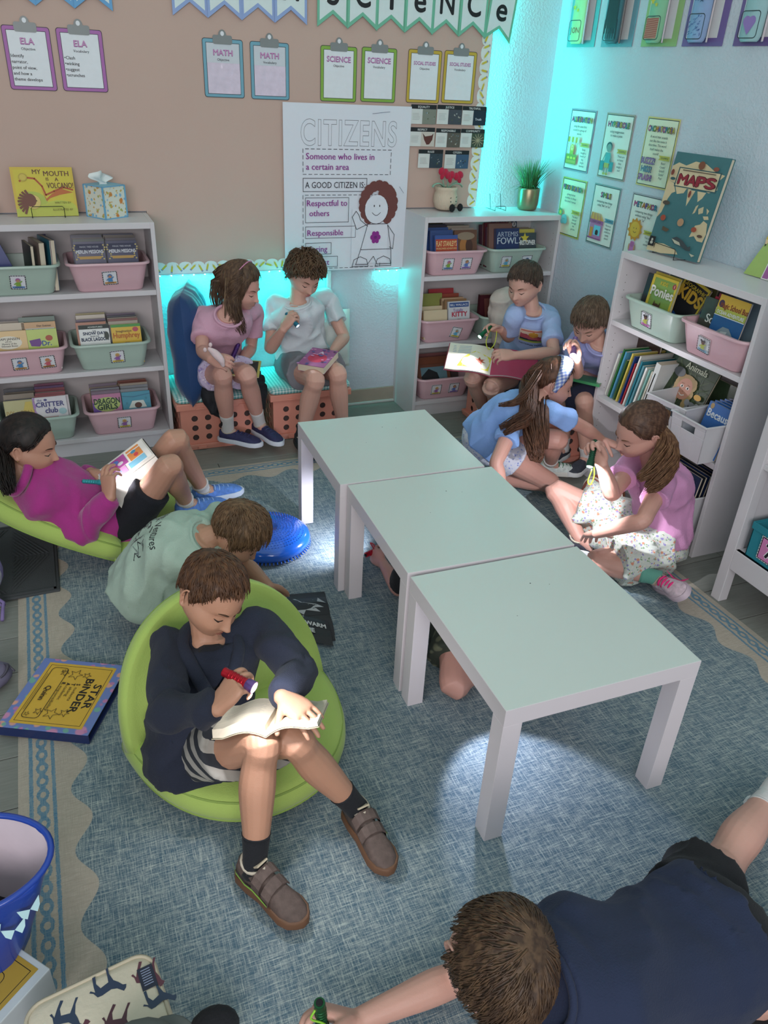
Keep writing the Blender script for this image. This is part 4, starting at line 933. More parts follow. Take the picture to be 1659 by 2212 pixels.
put(B, .075, -.088, .13, .175, .014, 'kitty', label='white book with a blue band and red title beside the flashlight')
put(B, -.06, -.01, .14, .215, .010, '#8a8f4a', label='olive book at the back left of the pink bin by the flashlight'); put(B, .03, .04, .15, .225, .010, '#a53a40', label='red and yellow book at the back of the pink bin by the flashlight')
packed(B, -.075, -.095, -.02, .14, .14, 'cream paperback lying low in the pink bin by the flashlight', 7, 81, ['#c9a88a', '#b58a5a', '#d0c0a0']); packed(B, .06, -.07, .03, .13, .185, 'paperback behind the white book by the flashlight', 8, 82, ['#c9a88a', '#8a6a4a', '#9a4a3a', '#6a3a34'])
B = bin_((1.955, -.162, Z2), 'mint', 'mint bin behind the boy reading at the corner bookcase', [])
put(B, -.095, -.02, .12, .20, .022, 'maroon', label='dark maroon hardback behind the boy reading', lean=.05); put(B, .05, .02, .2, .17, .02, '#5a6a62', label='grey-green book lying against the back of the corner bin', lean=.06)
B = bin_((1.60, -.158, Z3), 'pink', 'pink bin with two picture cards at the bottom of the corner bookcase', [(-.06, 'p', 0), (.05, 'v', 0)])
def witch(a, w, h):
    a.rect(0, 0, w, h, '#6a3f2c'); a.rect(.1*w, .06*h, .8*w, .84*h, '#5f7f8a'); a.poly([(.1*w, .06*h), (.1*w, .6*h), (.35*w, .85*h), (.6*w, .7*h), (.7*w, .3*h), (.55*w, .06*h)], '#17191d'); a.ell(.66*w, .42*h, .09*w, .06*h, '#c9a890'); a.ell(.8*w, .3*h, .07*w, .1*h, '#8a4a40')
COV['witch'] = ('#6a3f2c', witch)
put(B, -.03, -.07, .20, .165, .012, 'witch', lean=.5, label='brown framed picture book in the bottom corner bin'); put(B, -.02, -.03, .2, .19, .01, '#7a4a34', lean=.35, label='brown book behind the framed picture book')
put(B, .09, -.01, .14, .18, .01, '#4a3a3a', lean=.3, label='dark book at the right of the bottom corner bin'); put(B, .0, .03, .2, .19, .012, '#8a5a58', lean=.3, label='rust book at the back of the bottom corner bin')
B = bin_((1.955, -.162, Z3), 'pink', 'pink bin at the bottom right of the corner bookcase behind the legs', [])
put(B, -.07, .0, .16, .19, .016, '#7a5638', lean=.2, label='brown book in the bottom right corner bin'); put(B, -.03, .03, .16, .2, .016, '#9a4a34', lean=.2, label='red-brown book in the bottom right corner bin')
# ---- right wall bookcase (front faces -x)
RZ = -math.pi/2
B = bin_((2.036, -1.402, Z1), 'mint', 'mint bin with the pony book on the right wall bookcase', [(-.02, 'k', -.05)], rz=RZ)
put(B, -.125, -.072, .12, .205, .010, 'orange', label='black book with an orange note beside the pony book', lean=.12)
put(B, -.012, -.094, .150, .215, .006, 'ponies', label='green and yellow pony book in the mint bin', lean=.14); put(B, -.018, -.082, .150, .222, .006, '#c9b43c', label='yellow edged book right behind the pony book', lean=.14)
put(B, .035, -.03, .15, .225, .010, 'kids', label='black and yellow magazine leaning behind the pony book', lean=.2, roll=.25)
put(B, .11, -.035, .13, .195, .010, 'bluecover', label='blue book tipped to the right of the pony book', lean=.3, roll=.35); put(B, -.04, .03, .2, .22, .01, '#3f6a4a', label='green book at the back of the mint bin above the ponies', lean=.2)
put(B, .02, .06, .2, .215, .01, '#8a8a5a', label='olive book at the back of the mint bin above the ponies', lean=.15)
put(B, .05, -.005, .14, .2, .02, '#20355f', label='navy book behind the black and yellow magazine', lean=.25)
B = bin_((2.033, -1.752, Z1), 'pink', 'pink bin with the ocean book on the right wall bookcase', [(-.03, 'q', -.08)], rz=RZ)
put(B, -.115, -.06, .10, .185, .008, 'redflag', label='red book at the left end of the ocean book bin', lean=.15, roll=.1); put(B, -.09, -.045, .10, .195, .008, 'redflag', label='second red book, rising beside the dark science book', lean=.15, roll=.1)
put(B, -.07, -.082, .13, .185, .010, 'science', label='dark green book with white italic title by the ocean book', lean=.14)
put(B, .015, -.094, .150, .225, .008, 'ocean', label='blue ocean adventure book with a whale shark', lean=.16); put(B, .06, -.07, .14, .225, .012, '#5f6f7a', label='grey-blue book behind the ocean book', lean=.16)
put(B, .085, -.055, .13, .222, .012, '#c99a3c', label='book with a yellow spine right of the ocean book', lean=.16, rzz=-.3); put(B, .105, -.025, .13, .21, .012, '#6a1f34', label='burgundy book at the right end of the ocean book bin', lean=.2, rzz=-.2)
put(B, .115, .005, .13, .2, .012, '#1b1d22', label='black book at the right end of the ocean book bin', lean=.2, rzz=-.2); put(B, .11, .04, .13, .19, .012, '#5a3a34', label='brown book at the back right of the ocean book bin', lean=.2)
packed(B, -.06, -.03, .06, .14, .19, 'dark book packed behind the ocean book', 6, 91, NAV+['#1b1d22', '#3a2a40'])
# middle shelf: thin upright picture books
rr = random.Random(5); cs = ['#c9ccc4', '#2f6a3a', '#4f8fae', '#3a5a34', '#c9b95a', '#28417a', '#a5343c', '#d0d0ca', '#2f7a8a', '#5a8f9a', '#dcdcd6', '#7fb0a8', '#c9c4b4', '#b5834a']
yy = -1.185
CN = ['white', 'dark green', 'sky blue', 'olive green', 'yellow', 'navy', 'red', 'second white', 'teal', 'dusty teal', 'third white', 'pale aqua', 'cream', 'orange-brown']
for i, c_ in enumerate(cs):
    th = rr.choice([.006, .008, .010]); h_ = rr.uniform(.20, .255); d_ = .20
    b = book('book', d_, h_, th, c_, (1.955+d_/2, yy, Z2+.001), (0, .0, 0), CN[i]+' thin picture book among the upright ones, middle shelf, right wall bookcase', 'thin picture books on the middle shelf')
    b.rotation_euler = (math.radians(-10), 0, math.pi); b.location = (1.955+d_/2, yy, Z2+.002)
    b.rotation_euler = (math.radians(11), 0, 0); yy -= th+.0105
b = book('book', .24, .26, .010, '#33241f', (2.09, -1.20, Z2), (0, 0, RZ), 'tall dark book standing against the back of the middle shelf'); b['category'] = 'book'
book('book', .22, .285, .014, '#40594c', (2.12, -1.30, Z2), (-.05, 0, RZ), 'dark green book at the back of the middle shelf', None); book('book', .3, .22, .014, '#4a4438', (2.10, -1.33, Z2), (-.1, 0, RZ), 'dark patterned book behind the thin picture books', None)
def animals(a, w, h):
    a.rect(0, 0, w, h, '#33422c')
    for i in range(40): a.line([(R.uniform(0, w), R.uniform(0, h)) for _ in range(2)], .0015, R.choice(['#4a5f38', '#26331f', '#5a6f40']))
    a.text('Animals', .06, h*.87, .026, '#b9c0a8', bold=.02, maxw=.14)
    a.poly([(.05, .02), (.16, .02), (.17, .08), (.06, .08)], '#7a7a8a')
    for i in range(9): a.ell(.072+.004*math.sin(i*2), .10+.012*i, .022, .02, '#a58a5a', 10); a.ell(.142+.004*math.sin(i*2), .10+.011*i, .018, .02, '#a58a5a', 10)
    a.ell(.107, .185, .047, .03, '#9a7f50'); a.ell(.107, .155, .040, .045, '#b5806a', 22)
    for s in (-1, 1): a.ell(.107+s*.016, .163, .009, .006, '#dcdcd4', 12); a.ell(.108+s*.016, .163, .0045, .005, '#2a1f1a', 8); a.line([(.107+s*.024, .174), (.107+s*.009, .176)], .002, '#6a4a30')
    a.ell(.107, .145, .004, .003, '#a06a58', 8); a.line([(.093+.004*i, .134-.006*math.sin(i*math.pi/7)) for i in range(8)], .004, '#e0dcd4')
    a.ell(.178, .10, .028, .024, '#7a7d80', 16)
    for s in (-1, 1): a.ell(.178+s*.026, .115, .013, .013, '#8a8d90', 10); a.ell(.178+s*.010, .104, .003, .004, '#15171a', 6)
    a.ell(.178, .094, .007, .010, '#25272b', 10); a.rect(.0, .0, w, .02, '#c9c4b8')
    a.ell(.05, .21, .03, .02, '#5a5f62'); a.ell(.19, .15, .02, .012, '#c99a3c', 10)
b = book('book', .225, .27, .014, '#33422c', (1.985, -1.575, Z2+.02), (-.30, .06, RZ+.05), 'big animal cover book with a smiling blonde cartoon child and koala', None, animals, soft=False)
b = book('book', .20, .25, .030, '#c9ccca', (2.01, -1.465, Z2+.004), (0, 0, 0), 'white hardback leaning left of the animal book', None); b.rotation_euler = (.16, 0, 0); b.location = (2.055, -1.452, Z2+.002)
book('book', .26, .24, .012, '#3a4a34', (2.075, -1.79, Z2+.0), (-.12, 0, RZ), 'dark green book at the back right of the middle shelf', None)
# open white bins with hand holes
def white_bin(loc, label, w_, d_, h_, rz, rot=None, taper=.86, r=.02):
    t = thing('white_bin', loc, label, 'bin', 'white plastic bins', rz=rz, rot=rot); nw = .0035
    def ring(z, k, ins=0): return [(x, y, z) for x, y in rrect(-w_*k/2+ins, -d_*k/2+ins, w_*k-2*ins, d_*k-2*ins, r, 4)]
    m = MB(WBIN); kk = lambda z: taper+(1-taper)*z/h_
    hz0, hz1 = h_*.68, h_*.86
    # walls with a real hand hole in the front and back
    zs = [0, hz0, hz1, h_]; hw_ = w_*.20
    for sgn in (-1, 1):
        cols = [-.5, -hw_/w_, hw_/w_, .5]
        for i in range(3):
            for j in range(3):
                if i == 1 and j == 1: continue
                z0_, z1_ = zs[j], zs[j+1]; v = []
                for dd in (0, nw):
                    for (cx, z_) in ((cols[i], z0_), (cols[i+1], z0_), (cols[i+1], z1_), (cols[i], z1_)):
                        v.append((cx*w_*kk(z_), sgn*(d_/2*kk(z_)-dd), z_))
                m.add(v, [(0, 1, 2, 3), (7, 6, 5, 4), (0, 4, 5, 1), (1, 5, 6, 2), (2, 6, 7, 3), (3, 7, 4, 0)])
    for sgn in (-1, 1):
        v = []
        for dd in (0, nw):
            for (cy, z_) in ((-.5, 0), (.5, 0), (.5, h_), (-.5, h_)): v.append((sgn*(w_/2*kk(z_)-dd), cy*d_*kk(z_), z_))
        m.add(v, [(0, 1, 2, 3), (7, 6, 5, 4), (0, 4, 5, 1), (1, 5, 6, 2), (2, 6, 7, 3), (3, 7, 4, 0)])
    m.box(-w_*taper/2, w_*taper/2, -d_*taper/2, d_*taper/2, 0, .004)
    m.build('tub', t, bevel=.0015)
    m = MB(WBIN)
    for (a0, a1, b0, b1) in ((-w_/2-.004, w_/2+.004, -d_/2-.004, -d_/2+.003), (-w_/2-.004, w_/2+.004, d_/2-.003, d_/2+.004), (-w_/2-.004, -w_/2+.003, -d_/2, d_/2), (w_/2-.003, w_/2+.004, -d_/2, d_/2)): m.box(a0, a1, b0, b1, h_-.006, h_+.001)
    m.build('rim', t, bevel=.0015); return t
white_bin((1.985, -1.655, .4155), 'white plastic bin with a hand hole holding the animal book', .20, .26, .17, RZ+.12)
W2 = white_bin((1.955, -1.826, .4158), 'white plastic bin holding blue paperbacks', .19, .24, .16, RZ)
def because(a, w, h): a.rect(0, 0, w, h, '#2f62a5'); a.text('Because', .008, h*.72, .030, '#c9cfd5', bold=.03, maxw=w*.95); a.ell(.02, h*.93, .01, .012, '#a58a5a', 8); a.rect(0, h*.2, w, h*.3, '#3a74b5')
for i in range(6):
    b = book('book', .13, .20, .012, '#2f62a5' if i < 4 else '#1f3a60', (1.925+i*.024, -1.85, .425), (-.2, 0, RZ), 'blue paperback with white title at the front of the white bin' if i == 0 else 'blue paperback standing behind the front one in the white bin', 'blue paperbacks in the white bin', because if i == 0 else None)
W3 = white_bin((1.97, -1.80, .0905), 'white plastic bin of composition notebooks on the bottom shelf', .22, .26, .17, RZ)
nbm = ['#1c2a4a', '#20242c']
def compo(a, w, h):
    for i in range(120): a.ell(R.uniform(0, w), R.uniform(0, h), R.uniform(.001, .003), R.uniform(.001, .003), '#4a5f8a', 5)
for i in range(9):
    b = book('notebook', .19, .245, .009, nbm[i % 2], (1.88+i*.022, -1.80, .097), (-.12, 0, RZ), 'marbled navy notebook at the front of the white bin on the bottom shelf' if i == 0 else 'marbled notebook filed behind the front one on the bottom shelf', 'marbled notebooks', compo if i == 0 else None, cat='notebook')
for i in range(8):
    b = book('folder', .23, .27, .004, '#c4a52c', (1.95+i*.014, -1.56, .093), (-.16, 0, RZ), 'yellow folder filed upright on the bottom shelf behind the ponytail girl', 'yellow folders', cat='folder')
# ================================================================== FIGURES
def V3(*a): return Vector(a)
def cat(P, n=6):
    """Catmull-Rom resample of a list of vectors (any length)"""
    P = [np.array(p, float) for p in P]; out = []
    for i in range(len(P)-1):
        p0 = P[max(i-1, 0)]; p1 = P[i]; p2 = P[i+1]; p3 = P[min(i+2, len(P)-1)]
        if i == 0: p0 = 2*p1-p2
        if i+2 > len(P)-1: p3 = 2*p2-p1
        for k in range(n):
            t = k/n; out.append(.5*((2*p1)+(-p0+p2)*t+(2*p0-5*p1+4*p2-p3)*t*t+(-p0+3*p1-3*p2+p3)*t**3))
    out.append(P[-1]); return out
def limb(mb, pts, radii, n=14, per=5, round_ends=True):
    D = cat([tuple(p)+(r,) for p, r in zip(pts, radii)], per)
    P = [Vector(d[:3]) for d in D]; Rr = [float(d[3]) for d in D]
    if round_ends:
        for end in (0, 1):
            a, b = (P[0], P[1]) if end == 0 else (P[-1], P[-2]); r = Rr[0] if end == 0 else Rr[-1]; d = (a-b).normalized()
            ex = [(a+d*r*math.sin(t), r*math.cos(t)) for t in (.5, 1.0, 1.35)]
            if end == 0: P = [e[0] for e in ex[::-1]]+P; Rr = [e[1] for e in ex[::-1]]+Rr
            else: P = P+[e[0] for e in ex]; Rr = Rr+[e[1] for e in ex]
    mb.tube(P, Rr, n)
def ellip(mb, c, A, B, D, n=12):
    """ellipsoid with half-axis vectors A,B,D"""
    vs = []; fs = []; m = n+4; c = Vector(c)
    for i in range(n+1):
        ph = math.pi*i/n; s_ = max(1e-3, math.sin(ph))
        for k in range(m):
            t = 2*math.pi*k/m; vs.append(c+A*s_*math.cos(t)+B*s_*math.sin(t)-D*math.cos(ph))
    for i in range(n):
        for k in range(m): fs.append((i*m+k, i*m+(k+1) % m, (i+1)*m+(k+1) % m, (i+1)*m+k))
    fs.append(tuple(range(m))[::-1]); fs.append(tuple(n*m+k for k in range(m)))
    mb.add(vs, fs)
def sections(mb, secs, n=20, per=4, e=2.3):
    """secs: (centre, side unit, front unit, rx, ry)"""
    D = cat([tuple(c)+tuple(s)+tuple(f)+(a, b) for c, s, f, a, b in secs], per); rg = []
    for d in D:
        c, s, f = Vector(d[0:3]), Vector(d[3:6]).normalized(), Vector(d[6:9]); f = (f-s*f.dot(s)).normalized(); r = []
        for k in range(n):
            t = 2*math.pi*k/n; x, y = math.cos(t), math.sin(t)
            x = math.copysign(abs(x)**(2/e), x); y = math.copysign(abs(y)**(2/e), y); r.append(c+s*x*float(d[9])+f*y*float(d[10]))
        rg.append(r)
    mb.rings(rg)
def remesh(mb, name, parent, mt, voxel, smooth_it=2, dec=None, world=True):
    o = mb.build(name, None)
    o.data.materials.clear()
    r = o.modifiers.new('r', 'REMESH'); r.mode = 'VOXEL'; r.voxel_size = voxel; r.adaptivity = 0
    if smooth_it: s = o.modifiers.new('s', 'SMOOTH'); s.factor = .5; s.iterations = smooth_it
    if dec: d = o.modifiers.new('d', 'DECIMATE'); d.ratio = dec
    dg = bpy.context.evaluated_depsgraph_get(); dg.update() if False else None
    if not dec: d = o.modifiers.new('d', 'DECIMATE'); d.ratio = .5; dg = bpy.context.evaluated_depsgraph_get()
    me = bpy.data.meshes.new_from_object(o.evaluated_get(dg)); old = o.data; bpy.data.objects.remove(o); bpy.data.meshes.remove(old)
    o = bpy.data.objects.new(name, me); C.objects.link(o); me.materials.clear(); me.materials.append(mt)
    me.polygons.foreach_set('use_smooth', [True]*len(me.polygons))
    if parent is not None:
        if world: me.transform(wm(parent).inverted())
        o.parent = parent
    return o
def crumple(o, amp, freq, seed=0, aniso=(1, 1, 1), ridge=True, mask=None):
    me = o.data; n = len(me.vertices); co = np.empty(n*3); me.vertices.foreach_get('co', co); co = co.reshape(-1, 3)
    nr = np.empty(n*3); me.vertex_normals.foreach_get('vector', nr); nr = nr.reshape(-1, 3); d = np.empty(n)
    for i in range(n):
        p = co[i]; q = Vector((p[0]*freq*aniso[0]+seed, p[1]*freq*aniso[1]+seed*.7, p[2]*freq*aniso[2]))
        q += Vector((noise.noise(q*.6+V3(9, 2, 4)), noise.noise(q*.6+V3(1, 7, 3)), 0))*.9
        v = noise.noise(q); v = (1-abs(v)*3.2) if ridge else v*1.6
        d[i] = max(-.9, v)+.35*noise.noise(q*2.7)
    amp = amp*1.45
    if mask is not None: d *= mask(co)
    co += nr*(d*amp)[:, None]; me.vertices.foreach_set('co', co.ravel()); me.update()
def displace_fn(o, fn):
    me = o.data; n = len(me.vertices); co = np.empty(n*3); me.vertices.foreach_get('co', co); co = co.reshape(-1, 3)
    me.vertices.foreach_set('co', fn(co).ravel()); me.update()

# ---- head template in head-local axes: x = subject's right (S), y = forward (F), z = up (U)
def _head_template():
    bm = bmesh.new(); bmesh.ops.create_icosphere(bm, subdivisions=6, radius=1)
    d = np.array([tuple(v.co) for v in bm.verts]); f = [tuple(v.index for v in p.verts) for p in bm.faces]; bm.free()
    def se(a, e): return np.sign(a)*np.abs(a)**e
    x = d[:, 0]*.072; y = d[:, 1]*.088; z = d[:, 2]*.102
    fr = np.clip(d[:, 1], 0, 1); bk = np.clip(-d[:, 1], 0, 1)
    t = np.clip(-z/.102, 0, 1); up = np.clip(z/.102, 0, 1)
    x = x*(1+.16*np.sin(np.pi*np.clip(t*1.0, 0, 1)))*(1-.30*t**2.2); x = x*(1+.05*np.sin(np.pi*up))
    y = np.where(y > 0, y*(1+.10*np.sin(np.pi*t)), y*(1+.12*np.sin(np.pi*up))*(1-.45*t))
    y = y+.040*t**2
    z = np.where(z < 0, z*(1+.06*fr), z)
    y = y-.004*up*fr
    def b(x0, z0, sx, sz, a, mirror=False):
        g = np.exp(-((x-x0)/sx)**2-((z-z0)/sz)**2)
        if mirror: g = g+np.exp(-((x+x0)/sx)**2-((z-z0)/sz)**2)
        return a*g*front
    front = np.clip(fr*2.2-.5, 0, 1)
    y0 = y.copy()
    y = y+b(0, -.006, .0075, .014, .006)+b(0, -.020, .0085, .010, .010)+b(0, -.031, .0095, .0075, .0165)+b(.0085, -.034, .0055, .005, .0085, True)
    y = y-b(0, -.044, .010, .0035, .003)
    y = y-b(.030, -.003, .0145, .0105, .0105, True)+b(.030, -.005, .0105, .0070, .0065, True)-b(.030, -.0125, .012, .0022, .0016, True)
    y = y+b(.027, .0135, .019, .0065, .0042, True)+b(0, .035, .045, .025, .003)
    y = y+b(0, -.0515, .017, .0036, .0055)+b(0, -.0605, .0145, .0042, .0065)-b(0, -.0560, .019, .0016, .0040)-b(0, -.069, .013, .004, .003)
    y = y+b(0, -.084, .018, .011, .0060)+b(.036, -.034, .017, .017, .0050, True)
    x = x*(1+.05*np.exp(-((z+.035)/.03)**2)*front)
    return np.stack([x, y, z], 1), f
HV, HF = _head_template()
HBVH = BVHTree.FromPolygons([tuple(v) for v in HV], HF)
HN = None
def head_surf(x, z, front=True, off=0):
    """point on the face at local x,z"""
    r = HBVH.ray_cast(Vector((x, .3, z)), Vector((0, -1, 0)))
    return (r[0]+Vector((0, off, 0))) if r[0] is not None else Vector((x, .08, z))
class Fig:
    def __init__(s, label, base, skin, k=1.0, seed=1):
        s.root = thing('person', base, label, 'person'); s.skin = mat('skin_'+skin, skin, .5, var=.07, vscale=9, bump=.10, bscale=350, sss=.12)
        s.k = k; s.seed = seed; s.mb = MB(s.skin); s.J = {}
    # skeleton ------------------------------------------------------
    def torso(s, pelvis, neck, sideP, sideC, bend=0, bendv=None, fat=1.0):
        """pelvis centre, neck base, subject's-left unit vectors at hip and chest; bend pushes the waist backwards"""
        k = s.k; s.pelvis = Vector(pelvis); s.neck = Vector(neck); up = (s.neck-s.pelvis).normalized()
        sp, sc = Vector(sideP), Vector(sideC); sp = (sp-up*sp.dot(up)*.6).normalized(); sc = (sc-up*sc.dot(up)).normalized()
        s.sp, s.sc = sp, sc; s.fp = sp.cross(up); s.fc = sc.cross(up)
        s.up = up; L = (s.neck-s.pelvis).length; bv = Vector(bendv) if bendv is not None else -(s.fp+s.fc).normalized()
        def c(t): return s.pelvis+(s.neck-s.pelvis)*t+bv*(bend*math.sin(math.pi*max(0, min(1, t)))*k)
        s.cpt = c
        prof = [(-.20, .070, .060), (-.08, .112, .083), (.10, .116, .084), (.32, .100, .074), (.50, .096, .072), (.68, .105, .078), (.82, .102, .068), (.92, .064, .048), (1.0, .044, .042)]
        s.prof = prof; s.fat = fat
        sec = []
        for t, rx, ry in prof:
            w_ = max(0, min(1, t)); sd = sp.lerp(sc, w_).normalized(); fd = s.fp.lerp(s.fc, w_).normalized(); sec.append((c(t), sd, fd, rx*k*fat, ry*k*fat))
        s.sec = sec; sections(s.mb, sec)
    def head(s, c, F, U=(0, 0, 1), hs=1.0, ears=True):
        s.hc = Vector(c); s.F = Vector(F).normalized(); U = Vector(U); s.U = (U-s.F*U.dot(s.F)).normalized()
        s.S = s.F.cross(s.U); s.hs = hs   # subject's right
        s.HM = Matrix(((s.S.x, s.F.x, s.U.x, s.hc.x), (s.S.y, s.F.y, s.U.y, s.hc.y), (s.S.z, s.F.z, s.U.z, s.hc.z), (0, 0, 0, 1))) @ Matrix.Scale(hs, 4)
        s.HR = np.array(s.HM.to_3x3()); s.Ht = np.array(s.hc)
        s.mb.add([tuple(p) for p in HV @ s.HR.T+s.Ht], HF)
        # neck into the skull
        nb = s.neck; sk = s.HM @ Vector((0, -.022, -.055)); mid = (nb+sk)/2
        limb(s.mb, [nb-s.up*.03, nb.lerp(sk, .35), sk], [.043*s.k, .0365*s.k, .038*s.k])
        if ears:
            for sg in (1, -1):
                e = MB(s.skin); e.X = s.HM @ Matrix.Translation((sg*.0745, -.004, -.012)) @ Matrix.Rotation(sg*.35, 4, 'Z') @ Matrix.Rotation(.18, 4, 'X')
                ring = [(sg*.004, .013*math.cos(t)*(1 if math.sin(t) > -.3 else .7)-.004, .026*math.sin(t)) for t in [2*math.pi*i/14 for i in range(14)]]
                e.tube(ring, .0036, 6, closed=True); e.tube([(0, .004, -.02), (0, .006, .0), (0, .003, .016)], [.004, .0045, .004], 6)
                ellip(e, (-sg*.001, -.002, -.001), V3(.0022, 0, 0), V3(0, .011, 0), V3(0, 0, .022), 8); ellip(e, (0, .003, -.024), V3(.004, 0, 0), V3(0, .007, 0), V3(0, 0, .007), 6)
                b = len(s.mb.v); s.mb.v += e.v; s.mb.f += [tuple(b+i for i in f) for f in e.f]; s.mb.mi += [0]*len(e.f)
    def H(s, x, y, z): return s.HM @ Vector((x, y, z))
    def arm(s, side, sh, el, wr, r=1.0):
        k = s.k*r; sh, el, wr = Vector(sh), Vector(el), Vector(wr); s.J['sh'+side] = sh; s.J['el'+side] = el; s.J['wr'+side] = wr
        inner = s.cpt(.90)+(s.sc if side == 'L' else -s.sc)*.03*s.k
        limb(s.mb, [inner, sh.lerp(inner, .35), sh, sh.lerp(el, .35), sh.lerp(el, .75), el, el.lerp(wr, .25), el.lerp(wr, .6), wr],
             [.028*k, .031*k, .034*k, .034*k, .031*k, .029*k, .031*k, .026*k, .0195*k])
    def hand(s, side, D, N, curl=(.5, .5, .5, .5), thumb=(.6, .5, .3), tcurl=.3, spread=1.0, hk=1.0, straight0=0.0):
        k = s.k*hk; w_ = s.J['wr'+side]; D = Vector(D).normalized(); N = Vector(N); N = (N-D*N.dot(D)).normalized(); T = D.cross(N)*(1 if side == 'R' else -1)
        s.J['D'+side] = D; s.J['N'+side] = N; s.J['T'+side] = T
        mb = s.mb; X = w_
        sections(mb, [(X-D*.006*k, T, N, .021*k, .0175*k), (X+D*.012*k, T, N, .024*k, .016*k), (X+D*.04*k, T, N, .033*k, .0145*k), (X+D*.066*k, T, N, .035*k, .0125*k), (X+D*.078*k, T, N, .030*k, .009*k)], 14, 3)
        tips = []
        for i, (o, b_, L, r) in enumerate(((.0265, .070, .058, .0074), (.0088, .073, .065, .0076), (-.0088, .071, .060, .0073), (-.0255, .064, .047, .0064))):
            p = X+D*b_*k+T*o*k; ang = straight0; pts = [p-D*.014*k, p]; ax = (T*(o*4.0*spread))
            for sgm, fr in ((.44, .75), (.31, 1.0), (.25, .75)):
                ang += curl[i]*fr; d = (D*math.cos(ang)+N*math.sin(ang)+ax*math.cos(min(ang, 1.5))).normalized(); p = p+d*L*sgm*k; pts.append(p)
            limb(mb, pts, [r*k, r*k, r*.98*k, r*.9*k, r*.78*k], 8, 3); tips.append(p)
        p = X+D*.024*k+T*.022*k; d0 = (T*thumb[0]+D*thumb[1]+N*thumb[2]).normalized(); d1 = (d0+(-T*.5+D*.4+N*.5)*tcurl).normalized(); d2 = (d1+(-T*.6+D*.3+N*.5)*tcurl).normalized()
        limb(mb, [X+D*.008*k+T*.010*k, p, p+d0*.026*k, p+d0*.026*k+d1*.026*k, p+d0*.026*k+d1*.026*k+d2*.016*k], [.012*k, .0115*k, .0095*k, .0086*k, .0072*k], 8, 3)
        s.J['palm'+side] = X+D*.05*k+N*.016*k; return tips
    def leg(s, side, hip, kn, an, r=1.0):
        k = s.k*r; hip, kn, an = Vector(hip), Vector(kn), Vector(an); s.J['hip'+side] = hip; s.J['kn'+side] = kn; s.J['an'+side] = an
        th = (kn-hip); sh_ = (an-kn); back = (th.normalized()*-1+sh_.normalized()); 
        bk = (hip+an)/2-kn; bk = bk.normalized() if bk.length > .03 else V3(0, 0, 0)
        limb(s.mb, [hip, hip+th*.35, hip+th*.75, kn-bk*.004*k, kn+sh_*.14, kn+sh_*.34+bk*.010*k, kn+sh_*.7, an], [.068*k, .062*k, .049*k, .0455*k, .041*k, .0445*k, .034*k, .0265*k], 16)
        ellip(s.mb, kn-bk*.010*k, V3(.029*k, 0, 0), V3(0, .029*k, 0), V3(0, 0, .029*k), 10)
    def foot(s, side, toe, up=(0, 0, 1)):
        an = s.J['an'+side]; D = (Vector(toe)-an).normalized(); D = (D+V3(0, 0, -.25)).normalized(); limb(s.mb, [an, an+D*.03, an+D*.065, an+D*.09], [.027*s.k, .025*s.k, .021*s.k, .014*s.k], 12)
    def body(s, voxel=.0034, dec=.42):
        s.bodyo = remesh(s.mb, 'body', s.root, s.skin, voxel, 2, dec); return s.bodyo
    # clothing ------------------------------------------------------
    def shirt(s, mt, sleeve=.62, ease=.013, hem=-.30, name='shirt', voxel=.0055, amp=.0035, freq=9, flare=.004, neckt=.975, cuff=.016, long=False, collar=True, lowneck=0, ribbed=None):
        k = s.k; mb = MB(mt); sec = []
        for t, rx, ry in [(hem, .112, .084), (hem*.4, .118, .088), (.10, .116, .086), (.32, .104, .078), (.50, .100, .076), (.68, .109, .081), (.84, .112, .074), (.92, .094, .066), (neckt, .068, .060)]:
            w_ = max(0, min(1, t)); sd = s.sp.lerp(s.sc, w_).normalized(); fd = s.fp.lerp(s.fc, w_).normalized(); f_ = flare*(1-w_)
            sec.append((s.cpt(t), sd, fd, (rx*s.fat+ease*(1 if t < .9 else .2)+f_)*k, (ry*s.fat+ease*(1 if t < .9 else .2)+f_)*k))
        sections(mb, sec, 24, 4)
        s.shsec = sec
        for side in 'LR':
            sh, el, wr = s.J['sh'+side], s.J['el'+side], s.J['wr'+side]; inner = s.cpt(.86)+(s.sc if side == 'L' else -s.sc)*.04*k
            if long:
                P = [inner, inner.lerp(sh, .6), sh, sh.lerp(el, .5), el, el.lerp(wr, .4), el.lerp(wr, .85), el.lerp(wr, .97)]; Rr = [.050, .049, .048, .047, .046, .044, .037, .030]
            else:
                P = [inner, inner.lerp(sh, .6), sh, sh.lerp(el, sleeve*.5), sh.lerp(el, sleeve)]; Rr = [.048, .047, .045, .045, .043+cuff*.35]
            D = cat([tuple(p)+(r*k,) for p, r in zip(P, Rr)], 5); mb.tube([Vector(d[:3]) for d in D], [float(d[3]) for d in D], 18)
        o = remesh(mb, name, s.root, mt, voxel, 3); crumple(o, amp, freq, s.seed, (1, 1, .7)); s.shirt_o = o
        if collar:
            m = MB(mt); c_ = s.cpt(neckt+.012); rx, ry = .065*k, .058*k
            pts = [c_+s.sc*rx*math.cos(t)+s.fc*(ry*math.sin(t)+.004)-s.up*(lowneck*max(0, math.sin(t))) for t in [2*math.pi*i/24 for i in range(24)]]
            m.tube(pts, .0065*k, 8, closed=True); m.build('collar', s.root, smooth=True, world=True)
        return o
